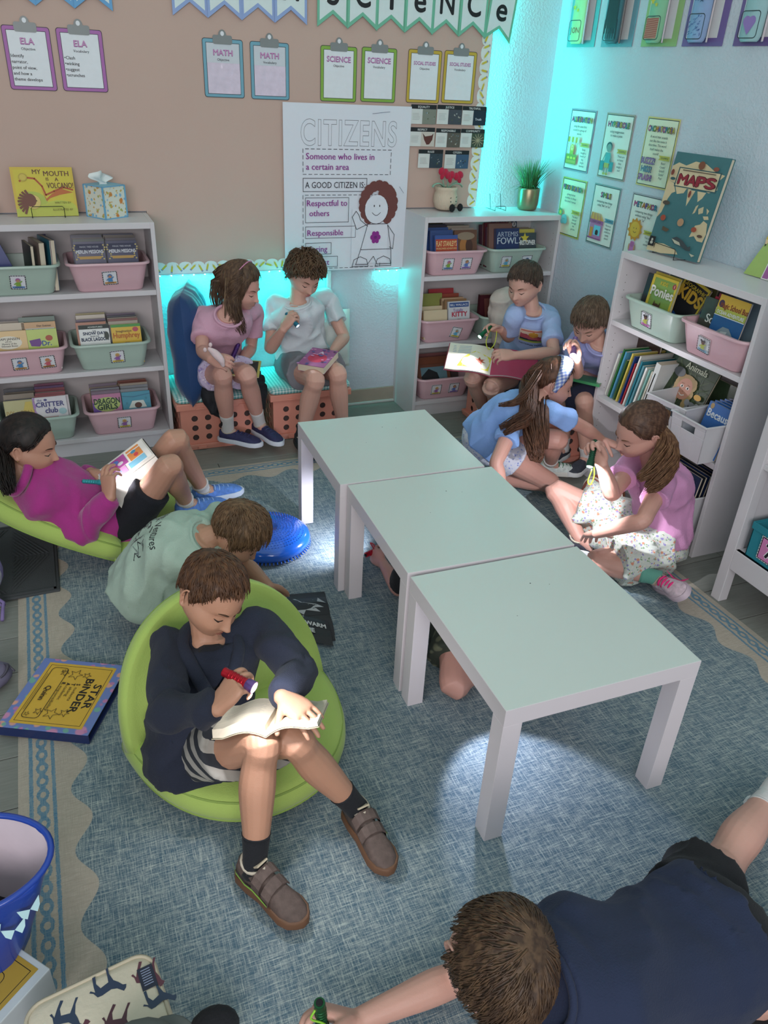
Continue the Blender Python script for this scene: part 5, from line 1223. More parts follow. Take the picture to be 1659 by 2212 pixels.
    def shorts(s, mt, tl=.62, ease=.012, name='shorts', amp=.003, flare=.010, voxel=.0055):
        k = s.k; mb = MB(mt); sec = []
        for t, rx, ry in [(-.21, .078, .066), (-.08, .116, .087), (.08, .118, .087), (.20, .108, .080)]:
            w_ = max(0, min(1, t)); sec.append((s.cpt(t), s.sp, s.fp, (rx+ease*.7)*k*s.fat, (ry+ease*.7)*k*s.fat))
        sections(mb, sec, 22, 4)
        for side in 'LR':
            if 'hip'+side not in s.J: continue
            h, kn = s.J['hip'+side], s.J['kn'+side]
            D = cat([tuple(h)+((.070+ease)*k,), tuple(h.lerp(kn, tl*.5))+((.064+ease)*k,), tuple(h.lerp(kn, tl))+((.057+ease+flare)*k,)], 6); mb.tube([Vector(d[:3]) for d in D], [float(d[3]) for d in D], 20)
        o = remesh(mb, name, s.root, mt, voxel, 3); crumple(o, amp, 11, s.seed+3); s.shorts_o = o; return o
    def sock(s, side, mt, h=.09, name='sock'):
        k = s.k; an, kn = s.J['an'+side], s.J['kn'+side]; d = (kn-an).normalized(); m = MB(mt)
        limb(m, [an-d*.02*k, an+d*.02*k, an+d*h*.6*k, an+d*h*k], [.031*k, .0300*k, .0315*k, .0345*k], 16, 4, round_ends=False)
        m.tube([an+d*h*k+x for x in (Vector((0, 0, 0)), d*.003)], .0355*k, 16)
        return m.build(name, s.root, smooth=True, world=True)
    def shoe(s, side, toe, cols, L=.205, up=None, roll=0, style='sneaker', solecol='#dcdcdc', laces=None, high=False):
        """toe: world point the shoe points at (direction only); sits under the ankle"""
        k = s.k; an, kn = s.J['an'+side], s.J['kn'+side]; shin = (kn-an).normalized(); D = Vector(toe)-an
        U = Vector(up).normalized() if up is not None else V3(0, 0, 1); D = (D-U*D.dot(U)).normalized(); W = D.cross(U)*(1 if side == 'R' else -1)  # outward side
        heel = an-U*.062*k-D*.048*k
        def P(a, b, c): return heel+D*a*k*L/.205+W*b*k+U*c*k
        up_m = mat('shoe_'+cols, cols, .75, var=.30, vscale=75, bump=.3, bscale=300); so_m = mat('sole_'+solecol, solecol, .6)
        prof = [(.0, .016), (.012, .030), (.05, .0335), (.09, .031), (.125, .036), (.160, .040), (.185, .034), (.200, .020), (.206, .006)]
        def outline(off, z):
            l = [P(a-(off if i == 0 else 0)+(off if i == len(prof)-1 else 0), w_+off, z) for i, (a, w_) in enumerate(prof)]; r = [P(a-(off if i == 0 else 0)+(off if i == len(prof)-1 else 0), -(w_*.88)-off, z) for i, (a, w_) in enumerate(prof)]
            return l+r[::-1]
        u = MB(up_m); hts = [(.0, .075 if high else .058), (.012, .084 if high else .066), (.05, .086 if high else .060), (.085, .074 if high else .060), (.115, .056), (.145, .046), (.175, .038), (.195, .028), (.203, .020)]
        secs = []
        n = 14
        for (a, w_), (_, h_) in zip(prof, hts):
            ring = []
            for i in range(n+1):
                t = math.pi*i/n; x = math.cos(t); z = math.sin(t); xx = math.copysign(abs(x)**.55, x); b_ = w_*xx if x > 0 else w_*.88*xx
                if a < .1 and z > .6: b_ *= .88
                ring.append(P(max(a, .004), b_*.96, .012+(h_-.012)*z**(.38 if a < .07 else .7)))
            secs.append(ring)
        Dn = []
        rg = []
        for i in range(len(secs)-1):
            for q_ in range(3):
                t = q_/3; rg.append([secs[i][j].lerp(secs[i+1][j], t) for j in range(n+1)])
        rg.append(secs[-1]); u.rings(rg); o = u.build('shoe', s.root, smooth=True, world=True)
        m = MB(so_m); r0 = outline(-.002, 0.002); r1 = outline(.0035, .005); r2 = outline(.004, .022); r3 = outline(.001, .026); m.rings([r0, r1, r2, r3]); so = m.build('sole', o, world=True); smooth_by_angle(so, 50)
        # opening lining
        m = MB(mat('shoe_lining', '#b8ae9c' if high else '#2a2c33', .9)); c_ = P(.045, 0, (.078 if high else .059)); pts = [c_+D*.034*k*math.cos(t)+W*.027*k*math.sin(t)+U*(.006*k*math.cos(2*t)) for t in [2*math.pi*i/18 for i in range(18)]]
        m.tube(pts, .004*k, 6, closed=True); m.build('collar_lining', o, smooth=True, world=True)
        if laces:
            for j in range(4):
                m = MB(mat('lace_'+laces, laces, .8)); a = .088+j*.018; hz = .074-j*.0085 if not high else .078-j*.009
                hz = (.062, .057, .052, .048)[j]; m.tube([P(a-.002, .022, hz-.009), P(a+.002, .012, hz), P(a+.004, 0, hz+.0045), P(a+.002, -.012, hz), P(a-.002, -.021, hz-.009)], (.0045 if laces == '#e0307a' else .0026)*k, 6); m.build('lace', o, smooth=True, world=True)
        if style == 'strap':
            for (a0, zz) in ((.072, .076), (.102, .060)):
                m = MB(up_m); rgs = []
                for bb, hh in ((.038, -.030), (.037, -.012), (.026, .002), (.010, .008), (-.010, .008), (-.024, .001), (-.034, -.014)):
                    q0 = P(a0, bb, zz+hh); q1 = P(a0+.024, bb, zz+hh-.009); rgs.append([q0, q1, q1+U*.005*k, q0+U*.005*k])
                m.rings(rgs); m.build('strap', o, world=True, bevel=.0015)
            m = MB(mat('shoe_stripe_green', '#8fc04a', .6)); pts = [P(.0, .025, .060), P(.02, .0355, .052), P(.05, .0375, .040), (P(.075, .0375, .043)), P(.10, .0385, .038), P(.125, .0405, .034)]
            for j in range(len(pts)-1):
                wv = [.006, .006, .005, .006, .007, .004]; m.add([pts[j]-U*wv[j]*k*.6+W*.001, pts[j+1]-U*wv[j+1]*k*.6+W*.001, pts[j+1]+U*wv[j+1]*k*.6+W*.001, pts[j]+U*wv[j]*k*.6+W*.001], [(0, 1, 2, 3)])
            m.build('side_stripe', o, world=True)
            m = MB(mat('tongue_label', '#b5a890', .9)); m.obox(P(.066, 0, .094), W, (D*.7+U*.7), (U*.7-D*.7), .016*k, .011*k, .002*k); m.build('tongue', o, world=True)
        return o
    # face ----------------------------------------------------------
    def face(s, brow='#4a3628', lip='#a8625a', lids=True, look=(0, -1)):
        R_ = s.root; X = s.HM
        m = MB(mat('eyebrow_'+brow, brow, .9))
        for sg in (1, -1):
            pts = [head_surf(sg*(.0165+.0265*t), .0125+.005*math.sin(t*2.4)-.002*t, off=.0007) for t in [i/6 for i in range(7)]]
            m.tube([X @ p for p in pts], [.0012, .0020, .0023, .0022, .0018, .0013, .0006], 6)
        m.build('eyebrows', R_, smooth=True, world=True)
        m = MB(mat('eyelash', '#2a1c16', .8))
        for sg in (1, -1):
            pts = [head_surf(sg*(.0190+.0235*t), -.0075-.0045*math.sin(math.pi*t), off=.0010) for t in [i/8 for i in range(9)]]
            m.tube([X @ p for p in pts], [.0006]+[.0013]*7+[.0006], 5)
        m.build('eyelashes', R_, smooth=True, world=True)
        m = MB(mat('eyelid_crease', '#8a5a4c', .8))
        for sg in (1, -1):
            pts = [head_surf(sg*(.0190+.0235*t), -.0000+.0035*math.sin(math.pi*t), off=.0002) for t in [i/8 for i in range(9)]]
            m.tube([X @ p for p in pts], .0006, 5)
        m.build('eyelid_creases', R_, smooth=True, world=True)
        m = MB(mat('eye_dark', '#1d1613', .2, var=0))
        for sg in (1, -1):
            q_ = []
            for t in [i/8 for i in range(9)]: q_.append(head_surf(sg*(.0215+.0185*t), -.0085-.0042*math.sin(math.pi*t), off=.0006))
            for t in [i/8 for i in range(9)][::-1]: q_.append(head_surf(sg*(.0215+.0185*t), -.0085-.0062*math.sin(math.pi*t), off=.0006))
            n = 9
            m.add([X @ p for p in q_], [(i, i+1, 2*n-2-i, 2*n-1-i) for i in range(n-1)])
        m.build('eyes', R_, world=True)
        m = MB(mat('lips_'+lip, lip, .45)); vs = []; n = 12
        for row, (zo, wd) in enumerate((( -.0485, .75), (-.0515, 1), (-.0555, 1.05), (-.0600, .95), (-.0645, .6))):
            for i in range(n+1):
                t = -1+2*i/n; wdt = .0195*wd; zz = zo
                if row == 0: zz = zo-.0012*math.exp(-(t/.12)**2)-.005*t*t
                elif row == 1: zz = zo-.003*t*t
                elif row == 3: zz = zo+.003*t*t
                elif row == 4: zz = zo+.006*t*t
                vs.append(X @ head_surf(t*wdt, zz, off=.0006))
        m.add(vs, [(r*(n+1)+i, r*(n+1)+i+1, (r+1)*(n+1)+i+1, (r+1)*(n+1)+i) for r in range(4) for i in range(n)]); m.build('lips', R_, smooth=True, world=True)
        m = MB(mat('mouth_line', '#5a2a28', .8)); m.tube([X @ head_surf(-.018+.036*i/10, -.0558-.0006*math.sin(i*.9), off=.0007) for i in range(11)], [.0003]+[.0009]*9+[.0003], 5); m.build('mouth', R_, smooth=True, world=True)
        m = MB(mat('nostril', '#5a302a', .9))
        for sg in (1, -1): p = head_surf(sg*.006, -.0395, off=0); m.ball(X @ p, .0022*s.hs, 5)
        m.build('nostrils', R_, world=True)
    # hair ----------------------------------------------------------
    def hair(s, col, thick=.010, crown=(0, -.045, .085), n=420, L=.065, w=.0055, hairline=.060, sideburn=-.012, nape=-.070, messy=.25, fwd=.0, col2=None, seed=0, lift=.006, fringe=0.0, part=None, shell_only=False, r0=.35):
        rr = random.Random(seed+5); hm, nt, b = _M.get('hair_'+col, None) or (None, None, None), None, None
        mt = hair_mat(col, col2)
        x, y, z = HV[:, 0], HV[:, 1], HV[:, 2]
        # region: above a hairline that drops from the forehead over the temples, behind the ears to the nape
        ang = np.arctan2(np.abs(x), y)    # 0 front .. pi back
        hl = np.interp(ang, [0, .45, .85, 1.15, 1.45, 1.62, 1.85, 2.3, math.pi], [hairline, hairline-.002, hairline-.016, .012, sideburn, sideburn+.012, .004, nape+.02, nape])
        nz = np.array([noise.noise(Vector((p[0]*60, p[1]*60, p[2]*60))) for p in HV])*.004
        inside = z > hl+nz
        ctr = np.array([0, -.005, 0]); dirn = HV-ctr; ln = np.linalg.norm(dirn, axis=1)[:, None]; dirn = dirn/ln
        edge = np.clip((z-hl)/.022, 0, 1)
        str_ = np.array([noise.noise(Vector((math.atan2(p[0]-crown[0], p[1]-crown[1])*5, p[2]*12, seed))) for p in HV])
        th = thick*(.25+.75*edge)*(1+.22*str_)
        out = HV+dirn*th[:, None]; inn = HV-dirn*.002
        keep = [f for f in HF if inside[f[0]] and inside[f[1]] and inside[f[2]]]
        used = sorted(set(i for f in keep for i in f)); ix = {v: i for i, v in enumerate(used)}; N_ = len(used)
        W_ = lambda A: (A @ s.HR.T+s.Ht)
        vo = W_(out[used]); vi = W_(inn[used]); fs = [tuple(ix[i] for i in f) for f in keep]
        ed = {}
        for f in fs:
            for a, b_ in ((f[0], f[1]), (f[1], f[2]), (f[2], f[0])): ed[(a, b_)] = 1
        rim = [(a, b_) for (a, b_) in ed if (b_, a) not in ed]
        m = MB(mt); m.add([tuple(p) for p in vo]+[tuple(p) for p in vi], fs+[(f[0]+N_, f[2]+N_, f[1]+N_) for f in fs]+[(b_, a, a+N_, b_+N_) for a, b_ in rim])
        o = m.build('hair', s.root, smooth=True, world=True)
        if shell_only: return o
        # locks
        m = MB(mt); cr = Vector(crown); cand = [i for i in used]; n = int(n*1.5); w = w*.74
        for _ in range(n):
            i = rr.choice(cand); p = Vector(HV[i]); 
            if (p-cr).length < .01: continue
            pts = []; q_ = p.copy(); nrm = Vector(dirn[i]); d = (q_-cr); 
            tw = rr.uniform(-messy, messy); l = L*rr.uniform(.6, 1.15); steps = 4
            for st in range(steps+1):
                r_ = HBVH.find_nearest(q_); nn = (r_[0]-Vector((0, -.005, 0))).normalized(); base = r_[0]
                t = st/steps
                pts.append(base+nn*(thick*.8+lift*(math.sin(t*math.pi)*.6+t*rr.uniform(.1, .9))+ (0 if st else -.002)))
                d = (base-cr)+Vector((0, fwd, 0)); d = d-nn*d.dot(nn); d = d.normalized() if d.length > 1e-5 else Vector((0, 1, 0))
                d = Matrix.Rotation(tw+.25*math.sin(t*3+i), 3, nn) @ d; d.z -= .15*t
                q_ = base+d*l/steps
                # stop at the face / below the hairline
                an_ = math.atan2(abs(q_.x), q_.y); hl_ = float(np.interp(an_, [0, .45, .85, 1.15, 1.45, 1.62, 1.85, 2.3, math.pi], [hairline, hairline-.002, hairline-.016, .012, sideburn, sideburn+.012, .004, nape+.02, nape]))
                if q_.z < hl_-fringe*(1 if an_ < 1.0 else .3)-.004: break
            if len(pts) < 3: continue
            rad = [w*rr.uniform(.5, .9)]*len(pts); rad = [r_*(1-.8*(j/(len(pts)-1))**1.7) for j, r_ in enumerate(rad)]
            m.tube([s.HM @ p_ for p_ in pts], [r_*s.hs for r_ in rad], 4, flat=.45, up=s.HM.to_3x3() @ nrm)
        m.build('hair_locks', s.root, smooth=True, world=True)['kind'] = 'stuff'
        s.hairmat = mt; return o
    def strands(s, mt, paths, rad, n=60, w=.004, seed=0, name='hair_strands', wave=.004, taper=.35):
        """bundle of hair following a guide of world points"""
        rr = random.Random(seed); m = MB(mt); G = [Vector(p[:3]) for p in cat([tuple(p) for p in paths], 3)]; K = len(G)
        RD = [float(np.interp(i/(K-1), np.linspace(0, 1, len(rad)), rad)) for i in range(K)]
        n = int(n*1.7); w = w*.80
        for _ in range(n):
            a = rr.uniform(0, 2*math.pi); q_ = math.sqrt(rr.random()); sd = rr.uniform(0, 9); a2 = rr.uniform(-.8, .8); endk = rr.uniform(.72, 1.0); P = []
            for i in range(0, int(K*endk)):
                t = (G[min(i+1, K-1)]-G[max(i-1, 0)]).normalized(); u = t.cross(Vector((.3, .2, .9))).normalized(); v = t.cross(u); aa = a+a2*i/K
                P.append(G[i]+(u*math.cos(aa)+v*math.sin(aa))*RD[i]*q_+(u*math.sin(i*1.0+sd)+v*math.cos(i*.8+sd))*wave*(i/K))
            if len(P) < 4: continue
            m.tube(P, [w*(1-(1-taper)*(j/(len(P)-1))**2) for j in range(len(P))], 4, flat=.6)
        o = m.build(name, s.root, smooth=True, world=True); o['kind'] = 'stuff'; return o
def hair_mat(col, col2=None):
    k = 'hair_'+col
    if k in _M: return _M[k]
    m, nt, b = node_mat(k, .55); T = NT(nt); g = T.n('ShaderNodeTexCoord').outputs['Object']
    c = lin(col); c2 = lin(col2) if col2 else tuple(min(1, x*1.9) for x in c)
    n1 = T.step(T.noise(g, 90, 4, (1, 1, .25)), .35, .7); n2 = T.noise(g, 18, 3)
    nt.links.new(T.mix(T.m('MULTIPLY', n1, T.m('ADD', .5, T.m('MULTIPLY', n2, .4)), clamp=True), tuple(x*.82 for x in c), tuple(x*.45+y*.55 for x, y in zip(c, c2))), b.inputs['Base Color'])
    b.inputs['Specular IOR Level'].default_value = .4
    bp = T.n('ShaderNodeBump'); bp.inputs['Strength'].default_value = .25; bp.inputs['Distance'].default_value = .001
    nt.links.new(T.noise(g, 220, 3, (1, 1, .2)), bp.inputs['Height']); nt.links.new(bp.outputs[0], b.inputs['Normal']); return m
def fabric(name, col, rough=.9, var=.07, sheen=.25, bump=.35, bscale=260, vscale=14): sheen = min(sheen, .35) if sheen > .3 else .05; return mat('fabric_'+name, col, rough, var=var, vscale=vscale, bump=bump, bscale=bscale, sheen=sheen)
def jl(prev, u, v, L, sgn):
    """point on the sight line of (u,v) at distance L from prev; sgn -1 nearer root, +1 farther"""
    dr = (CF+CR*((u-CW/2)/FPX)-CU*((v-CH/2)/FPX)); dn = dr.normalized(); w_ = Vector(prev)-CPOS; b = w_.dot(dn); c = w_.dot(w_)-L*L; disc = b*b-c
    if disc < 0: q_ = CPOS+dn*b; return Vector(prev)+(q_-Vector(prev)).normalized()*L
    return CPOS+dn*(b+sgn*math.sqrt(disc))
def project_on(o, art_mb, direction, name, parent, off=.0012, sub=0):
    """press flat print onto a garment along a direction"""
    dg = None; inv = wm(parent); me = o.data; VS = [inv @ v.co for v in me.vertices]; bv = BVHTree.FromPolygons(VS, [tuple(p.vertices) for p in me.polygons])
    d = Vector(direction).normalized(); out = []; 
    for v in art_mb.v:
        p = Vector(v); r_ = bv.ray_cast(p-d*.25, d)
        if r_[0] is None: nr_ = bv.find_nearest(p); q_ = nr_[0]+nr_[1]*off
        else: q_ = r_[0]-d*off
        out.append(tuple(q_))
    art_mb.v = out; return art_mb.build(name, parent, world=True)
def flashlight(loc, d, col, label, L=.115, r=.013, power=0, lanyard=None, spot=.5, cone=1.0, headcol=None, aim=None):
    """loc = centre, d = beam direction"""
    d = Vector(d).normalized(); loc = Vector(loc); p_end = loc+d*(L/2+.006); t = thing('flashlight', loc, label, 'flashlight', 'small metal flashlights'); q_ = d.to_track_quat('Z', 'Y'); X = q_.to_matrix().to_4x4()
    bm_ = mat('anodized_'+col, col, .3, metal=.6, var=.05); m = MB(bm_); m.X = X; h = L/2
    m.lathe([(r*.75, -h), (r*.8, -h+.004), (r*.72, -h+.01), (r*.78, -h+.014), (r*.78, h*.35), (r*.85, h*.42), (r*.85, h*.5)], 18); o = m.build('barrel', t); smooth_by_angle(o, 35)
    for i in range(6):
        m = MB(bm_); m.X = X; m.lathe([(r*.78, -h*.6+i*.008), (r*.84, -h*.6+i*.008+.001), (r*.84, -h*.6+i*.008+.003), (r*.78, -h*.6+i*.008+.004)], 18); m.build('grip_ring', t, smooth=True)
    m = MB(mat('anodized_'+(headcol or col), headcol or col, .25, metal=.7, var=.03)); m.X = X; m.lathe([(r*.85, h*.5), (r*1.0, h*.58), (r*1.05, h*.95), (r*1.05, h), (r*.92, h), (r*.88, h*.93), (0.001, h*.9)], 20); o = m.build('lamp_head', t); smooth_by_angle(o, 35)
    m = MB(mat('flashlight_lens_lit', '#f4f2ff', emit=22 if power else .6, var=0)); m.X = X; m.lathe([(0.0005, h*.955), (r*.90, h*.955), (r*.90, h*.965), (0.0005, h*.97)], 18); m.build('lens', t)
    m = MB(mat('rubber_black', '#141518', .8)); m.X = X; m.lathe([(r*.45, -h-.003), (r*.5, -h-.001), (r*.5, -h+.002)], 12); m.build('tail_switch', t)
    if lanyard: m = MB(mat('cord_'+lanyard[0], lanyard[0], .6, emit=lanyard[2] if len(lanyard) > 2 else 0)); m.tube([Vector(p)-loc for p in cat([tuple(p) for p in lanyard[1]], 5)], .0022, 6); m.build('wrist_cord', t, smooth=True)
    if power and aim is not None: d = (Vector(aim)-loc-d*(h+.006)).normalized(); loc = loc+(p_end-loc-d*(h+.006))
    if power:
        l = bpy.data.lights.new('torch_beam', 'SPOT'); l.energy = power; l.color = (.93, .93, 1.0); l.spot_size = cone; l.spot_blend = spot; l.shadow_soft_size = .006
        lo = bpy.data.objects.new('torch_beam', l); C.objects.link(lo); lo.location = loc+d*(h+.006); lo.rotation_euler = d.to_track_quat('-Z', 'Y').to_euler()
    return t
def openbook(c, X, Y, N, w_, h_, th=.012, page='#cfcac0', cover='#b5a890', label='', bow=.012, cat='book', half=(1, 1), arts=None, tiltL=.0, tiltR=.0, name='open_book', thL=None, thR=None):
    """open book: c spine centre on the underside, X toward the right page, Y up the page, N out of the page"""
    c = Vector(c); X = Vector(X).normalized(); N = Vector(N); N = (N-X*N.dot(X)).normalized(); Yv = N.cross(X)
    if Yv.dot(Vector(Y)) < 0: Yv = -Yv
    t = thing(name, c, label, cat)
    def side(sg, tilt, T_, art):
        xa = (X*sg*math.cos(tilt)+N*math.sin(tilt)); nn = (N*math.cos(tilt)-X*sg*math.sin(tilt)); n = 10
        def P(u, v, k): # u 0..1 from spine, k 0 bottom,1 top
            b = bow*math.sin(math.pi*min(1, u*1.25))*(1-u*.35)
            return c+xa*(u*w_)+Yv*(v*h_)+nn*(k*T_*(1-.25*u)+b*.9+.001)
        m = MB(PAGE if page == '#cfcac0' else mat('page_'+page, page, .85, var=.04)); vs = []; fs = []
        for i in range(n+1):
            u = i/n; vs += [P(u, -.5, 0), P(u, .5, 0), P(u, .5, 1), P(u, -.5, 1)]
        for i in range(n):
            a = i*4; b_ = a+4
            for j in range(4): fs.append((a+j, b_+j, b_+(j+1) % 4, a+(j+1) % 4))
        fs += [(0, 1, 2, 3), (n*4+3, n*4+2, n*4+1, n*4)]; m.add(vs, fs); o = m.build('page_block', t, world=True); smooth_by_angle(o, 40)
        m = MB(gloss(cover)); vs = []; fs = []
        for i in range(n+1):
            u = i/n*1.02; q_ = P(u, -.515, 0)-nn*.0012; q2 = P(u, .515, 0)-nn*.0012; vs += [q_, q2, q2-nn*.0015, q_-nn*.0015]
        for i in range(n):
            a = i*4; b_ = a+4
            for j in range(4): fs.append((a+j, b_+j, b_+(j+1) % 4, a+(j+1) % 4))
        fs += [(0, 1, 2, 3), (n*4+3, n*4+2, n*4+1, n*4)]; m.add(vs, fs); o = m.build('cover', t, world=True); smooth_by_angle(o, 40)
        if art:
            A = Art((0, 0, 0), (1, 0, 0), (0, 1, 0), (0, 0, 1)); A.d = .0003; art(A, 1.0, h_/w_)
            mb = A.mb
            # subdivide long spans so the print follows the bowed page
            bm_ = bmesh.new(); me = bpy.data.meshes.new('x'); me.from_pydata(mb.v, [], mb.f)
            for mt in mb.mats: me.materials.append(mt)
            me.polygons.foreach_set('material_index', mb.mi); bm_.from_mesh(me)
            for _ in range(3):
                es = [e for e in bm_.edges if e.calc_length() > .12]
                if es: bmesh.ops.subdivide_edges(bm_, edges=es, cuts=1, use_grid_fill=True)
            bmesh.ops.triangulate(bm_, faces=bm_.faces)
            for v in bm_.verts:
                u, vv, z = v.co; uu = u if sg > 0 else 1-u; v.co = P(uu, vv*w_/h_-.5, 1)+nn*(z+.0003)-c
            bm_.to_mesh(me); bm_.free(); o = bpy.data.objects.new('page_print', me); C.objects.link(o); o.parent = t
    side(-1, tiltL, thL or th, arts[0] if arts else None); side(1, tiltR, thR or th, arts[1] if arts else None)
    return t
# ================================================================== PEOPLE
def unit(a, b): return (Vector(b)-Vector(a)).normalized()
def dep(p): return (Vector(p)-CPOS).dot(CF)
SK = {'tan': '#b98a70', 'fair': '#c89a8a', 'rose': '#c69587', 'olive': '#b98a74'}
def report(tag_, f):
    J = f.J; s = tag_
    for sd in 'RL':
        for a, b in (('sh', 'el'), ('el', 'wr'), ('hip', 'kn'), ('kn', 'an')):
            if a+sd in J and b+sd in J: s += ' %s%s%.2f' % (a, sd, (J[a+sd]-J[b+sd]).length)
    print(s, 'torso %.2f head %.2f' % ((f.neck-f.pelvis).length, (f.hc-f.neck).length), 'lowest', min(round(v.z, 2) for k_, v in J.items() if k_[:2] in ('kn', 'an', 'el')))
BLACKSOCK = fabric('black_sock', '#14161c'); WHITESOCK = fabric('white_sock', '#cfccca')
# ---- 1. boy in the navy cardigan, foreground floor chair
def kid_cardigan():
    f = Fig('boy in a navy cardigan reading by flashlight in the front green floor chair', (-.15, -2.44, 0), SK['tan'], .95, 9)
    pel = V3(-.155, -2.43, .165); neck = px(450, 1372, z=.44)
    shR = px(360, 1400, z=.415); shL = px(562, 1352, z=.415)
    f.torso(pel, neck, unit(pel+V3(-.1, .02, 0), pel+V3(.1, .05, 0)), unit(shR, shL), bend=.03)
    f.head(px(457, 1275, z=.575), (.34, -.76, -.50), (.16, .30, 1), .94)
    elR = jl(shR, 362, 1536, .215, -1); elL = jl(shL, 640, 1456, .20, -1)
    wrR = jl(elR, 470, 1530, .185, -1); wrL = px(608, 1503, z=.435)
    f.arm('R', shR, elR, wrR); f.arm('L', shL, elL, wrL)
    f.hand('R', unit(wrR, px(508, 1478, d=dep(wrR)-.01)), (.75, .2, -.55), (1.0, 1.05, 1.15, 1.2), (.35, .75, .5), .45)
    f.hand('L', unit(wrL, px(652, 1536, d=dep(wrL)-.03)), (-.1, .3, -1), (.28, .25, .25, .3), (.75, .45, .15), .15, spread=1.4)
    anR = px(550, 1872, z=.085); anL = px(773, 1748, z=.085)
    knR = jl(anR, 563, 1606, .30, -1); knL = jl(anL, 636, 1600, .30, -1)
    f.leg('R', pel+V3(-.035, -.02, -.015), knR, anR); f.leg('L', pel+V3(.085, .0, -.015), knL, anL)
    f.foot('R', px(640, 1975, z=.03)); f.foot('L', px(835, 1870, z=.03)); report('K9', f)
    f.body(.003, .45); f.face(brow='#4a3220', lip='#a8685c')
    f.hair('#4b3120', thick=.009, n=620, L=.050, w=.0050, hairline=.066, sideburn=-.018, nape=-.058, fringe=.006, crown=(.012, -.05, .088), col2='#7d5534', fwd=.03, lift=.004, messy=.18)
    NAVY = fabric('navy_knit', '#1c2233', bump=.5, bscale=420)
    o = f.shirt(NAVY, ease=.020, hem=-.22, name='cardigan', long=True, collar=False, flare=.016, amp=.007, freq=11, neckt=.93)
    # shawl collar, V of black tee, buttons
    m = MB(NAVY); c = f.cpt(.95); k = f.k
    pts = []
    for t in np.linspace(-1, 1, 25):
        a = t*math.pi*.86+math.pi  # behind the neck round to the front
        pts.append(t)
    path = [f.cpt(.52)+f.fc*.128, f.cpt(.70)+f.fc*.125+f.sc*.030, f.cpt(.86)+f.fc*.088+f.sc*.055, f.cpt(.98)+f.fc*.02+f.sc*.068, f.cpt(1.05)-f.fc*.045+f.sc*.03, f.cpt(1.05)-f.fc*.045-f.sc*.03, f.cpt(.98)+f.fc*.02-f.sc*.068, f.cpt(.86)+f.fc*.088-f.sc*.055, f.cpt(.70)+f.fc*.125-f.sc*.030, f.cpt(.52)+f.fc*.130]
    m.tube(cat([tuple(p) for p in path], 5), .017, 10, flat=.55, up=f.fc); m.build('shawl_collar', f.root, smooth=True, world=True)
    m = MB(fabric('black_tee', '#14161e')); ring = [f.cpt(.55)+f.fc*.112, f.cpt(.72)+f.fc*.108+f.sc*.035, f.cpt(.90)+f.fc*.070+f.sc*.050, f.cpt(.97)+f.fc*.052+f.sc*.018, f.cpt(.97)+f.fc*.052-f.sc*.018, f.cpt(.90)+f.fc*.070-f.sc*.050, f.cpt(.72)+f.fc*.108-f.sc*.035]
    m.rings([ring, [p-f.fc*.02 for p in ring]]); m.build('tee_front', f.root, world=True)
    m = MB(mat('pearl_button', '#b9d8cf', .2)); b = px(428, 1447, d=dep(f.cpt(.5)+f.fc*.14)-.0); m.ball(b, .0055, 8); m.build('button', f.root, smooth=True, world=True)
    STR = mat('grey_stripe_shorts', '#6f6f72', .9); nm, nt, bb = node_mat('striped_shorts', .9); T = NT(nt); g = T.n('ShaderNodeTexCoord').outputs['Object']; sp = T.n('ShaderNodeSeparateXYZ'); nt.links.new(g, sp.inputs[0])
    st = T.m('GREATER_THAN', T.m('FRACT', T.m('DIVIDE', T.m('ADD', sp.outputs[2], T.m('MULTIPLY', sp.outputs[0], .6)), .045)), .5); nt.links.new(T.mix(st, lin('#2c2f36'), lin('#a09c94')), bb.inputs['Base Color'])
    f.shorts(nm, tl=.62, ease=.010, flare=.016)
    for sd, toe in (('R', px(656, 1994, z=.03)), ('L', px(843, 1889, z=.03))):
        f.sock(sd, BLACKSOCK, .085); f.shoe(sd, toe, '#5b4c46', L=.215, style='strap', solecol='#6a4a34', high=True)
    return f
K9 = kid_cardigan()
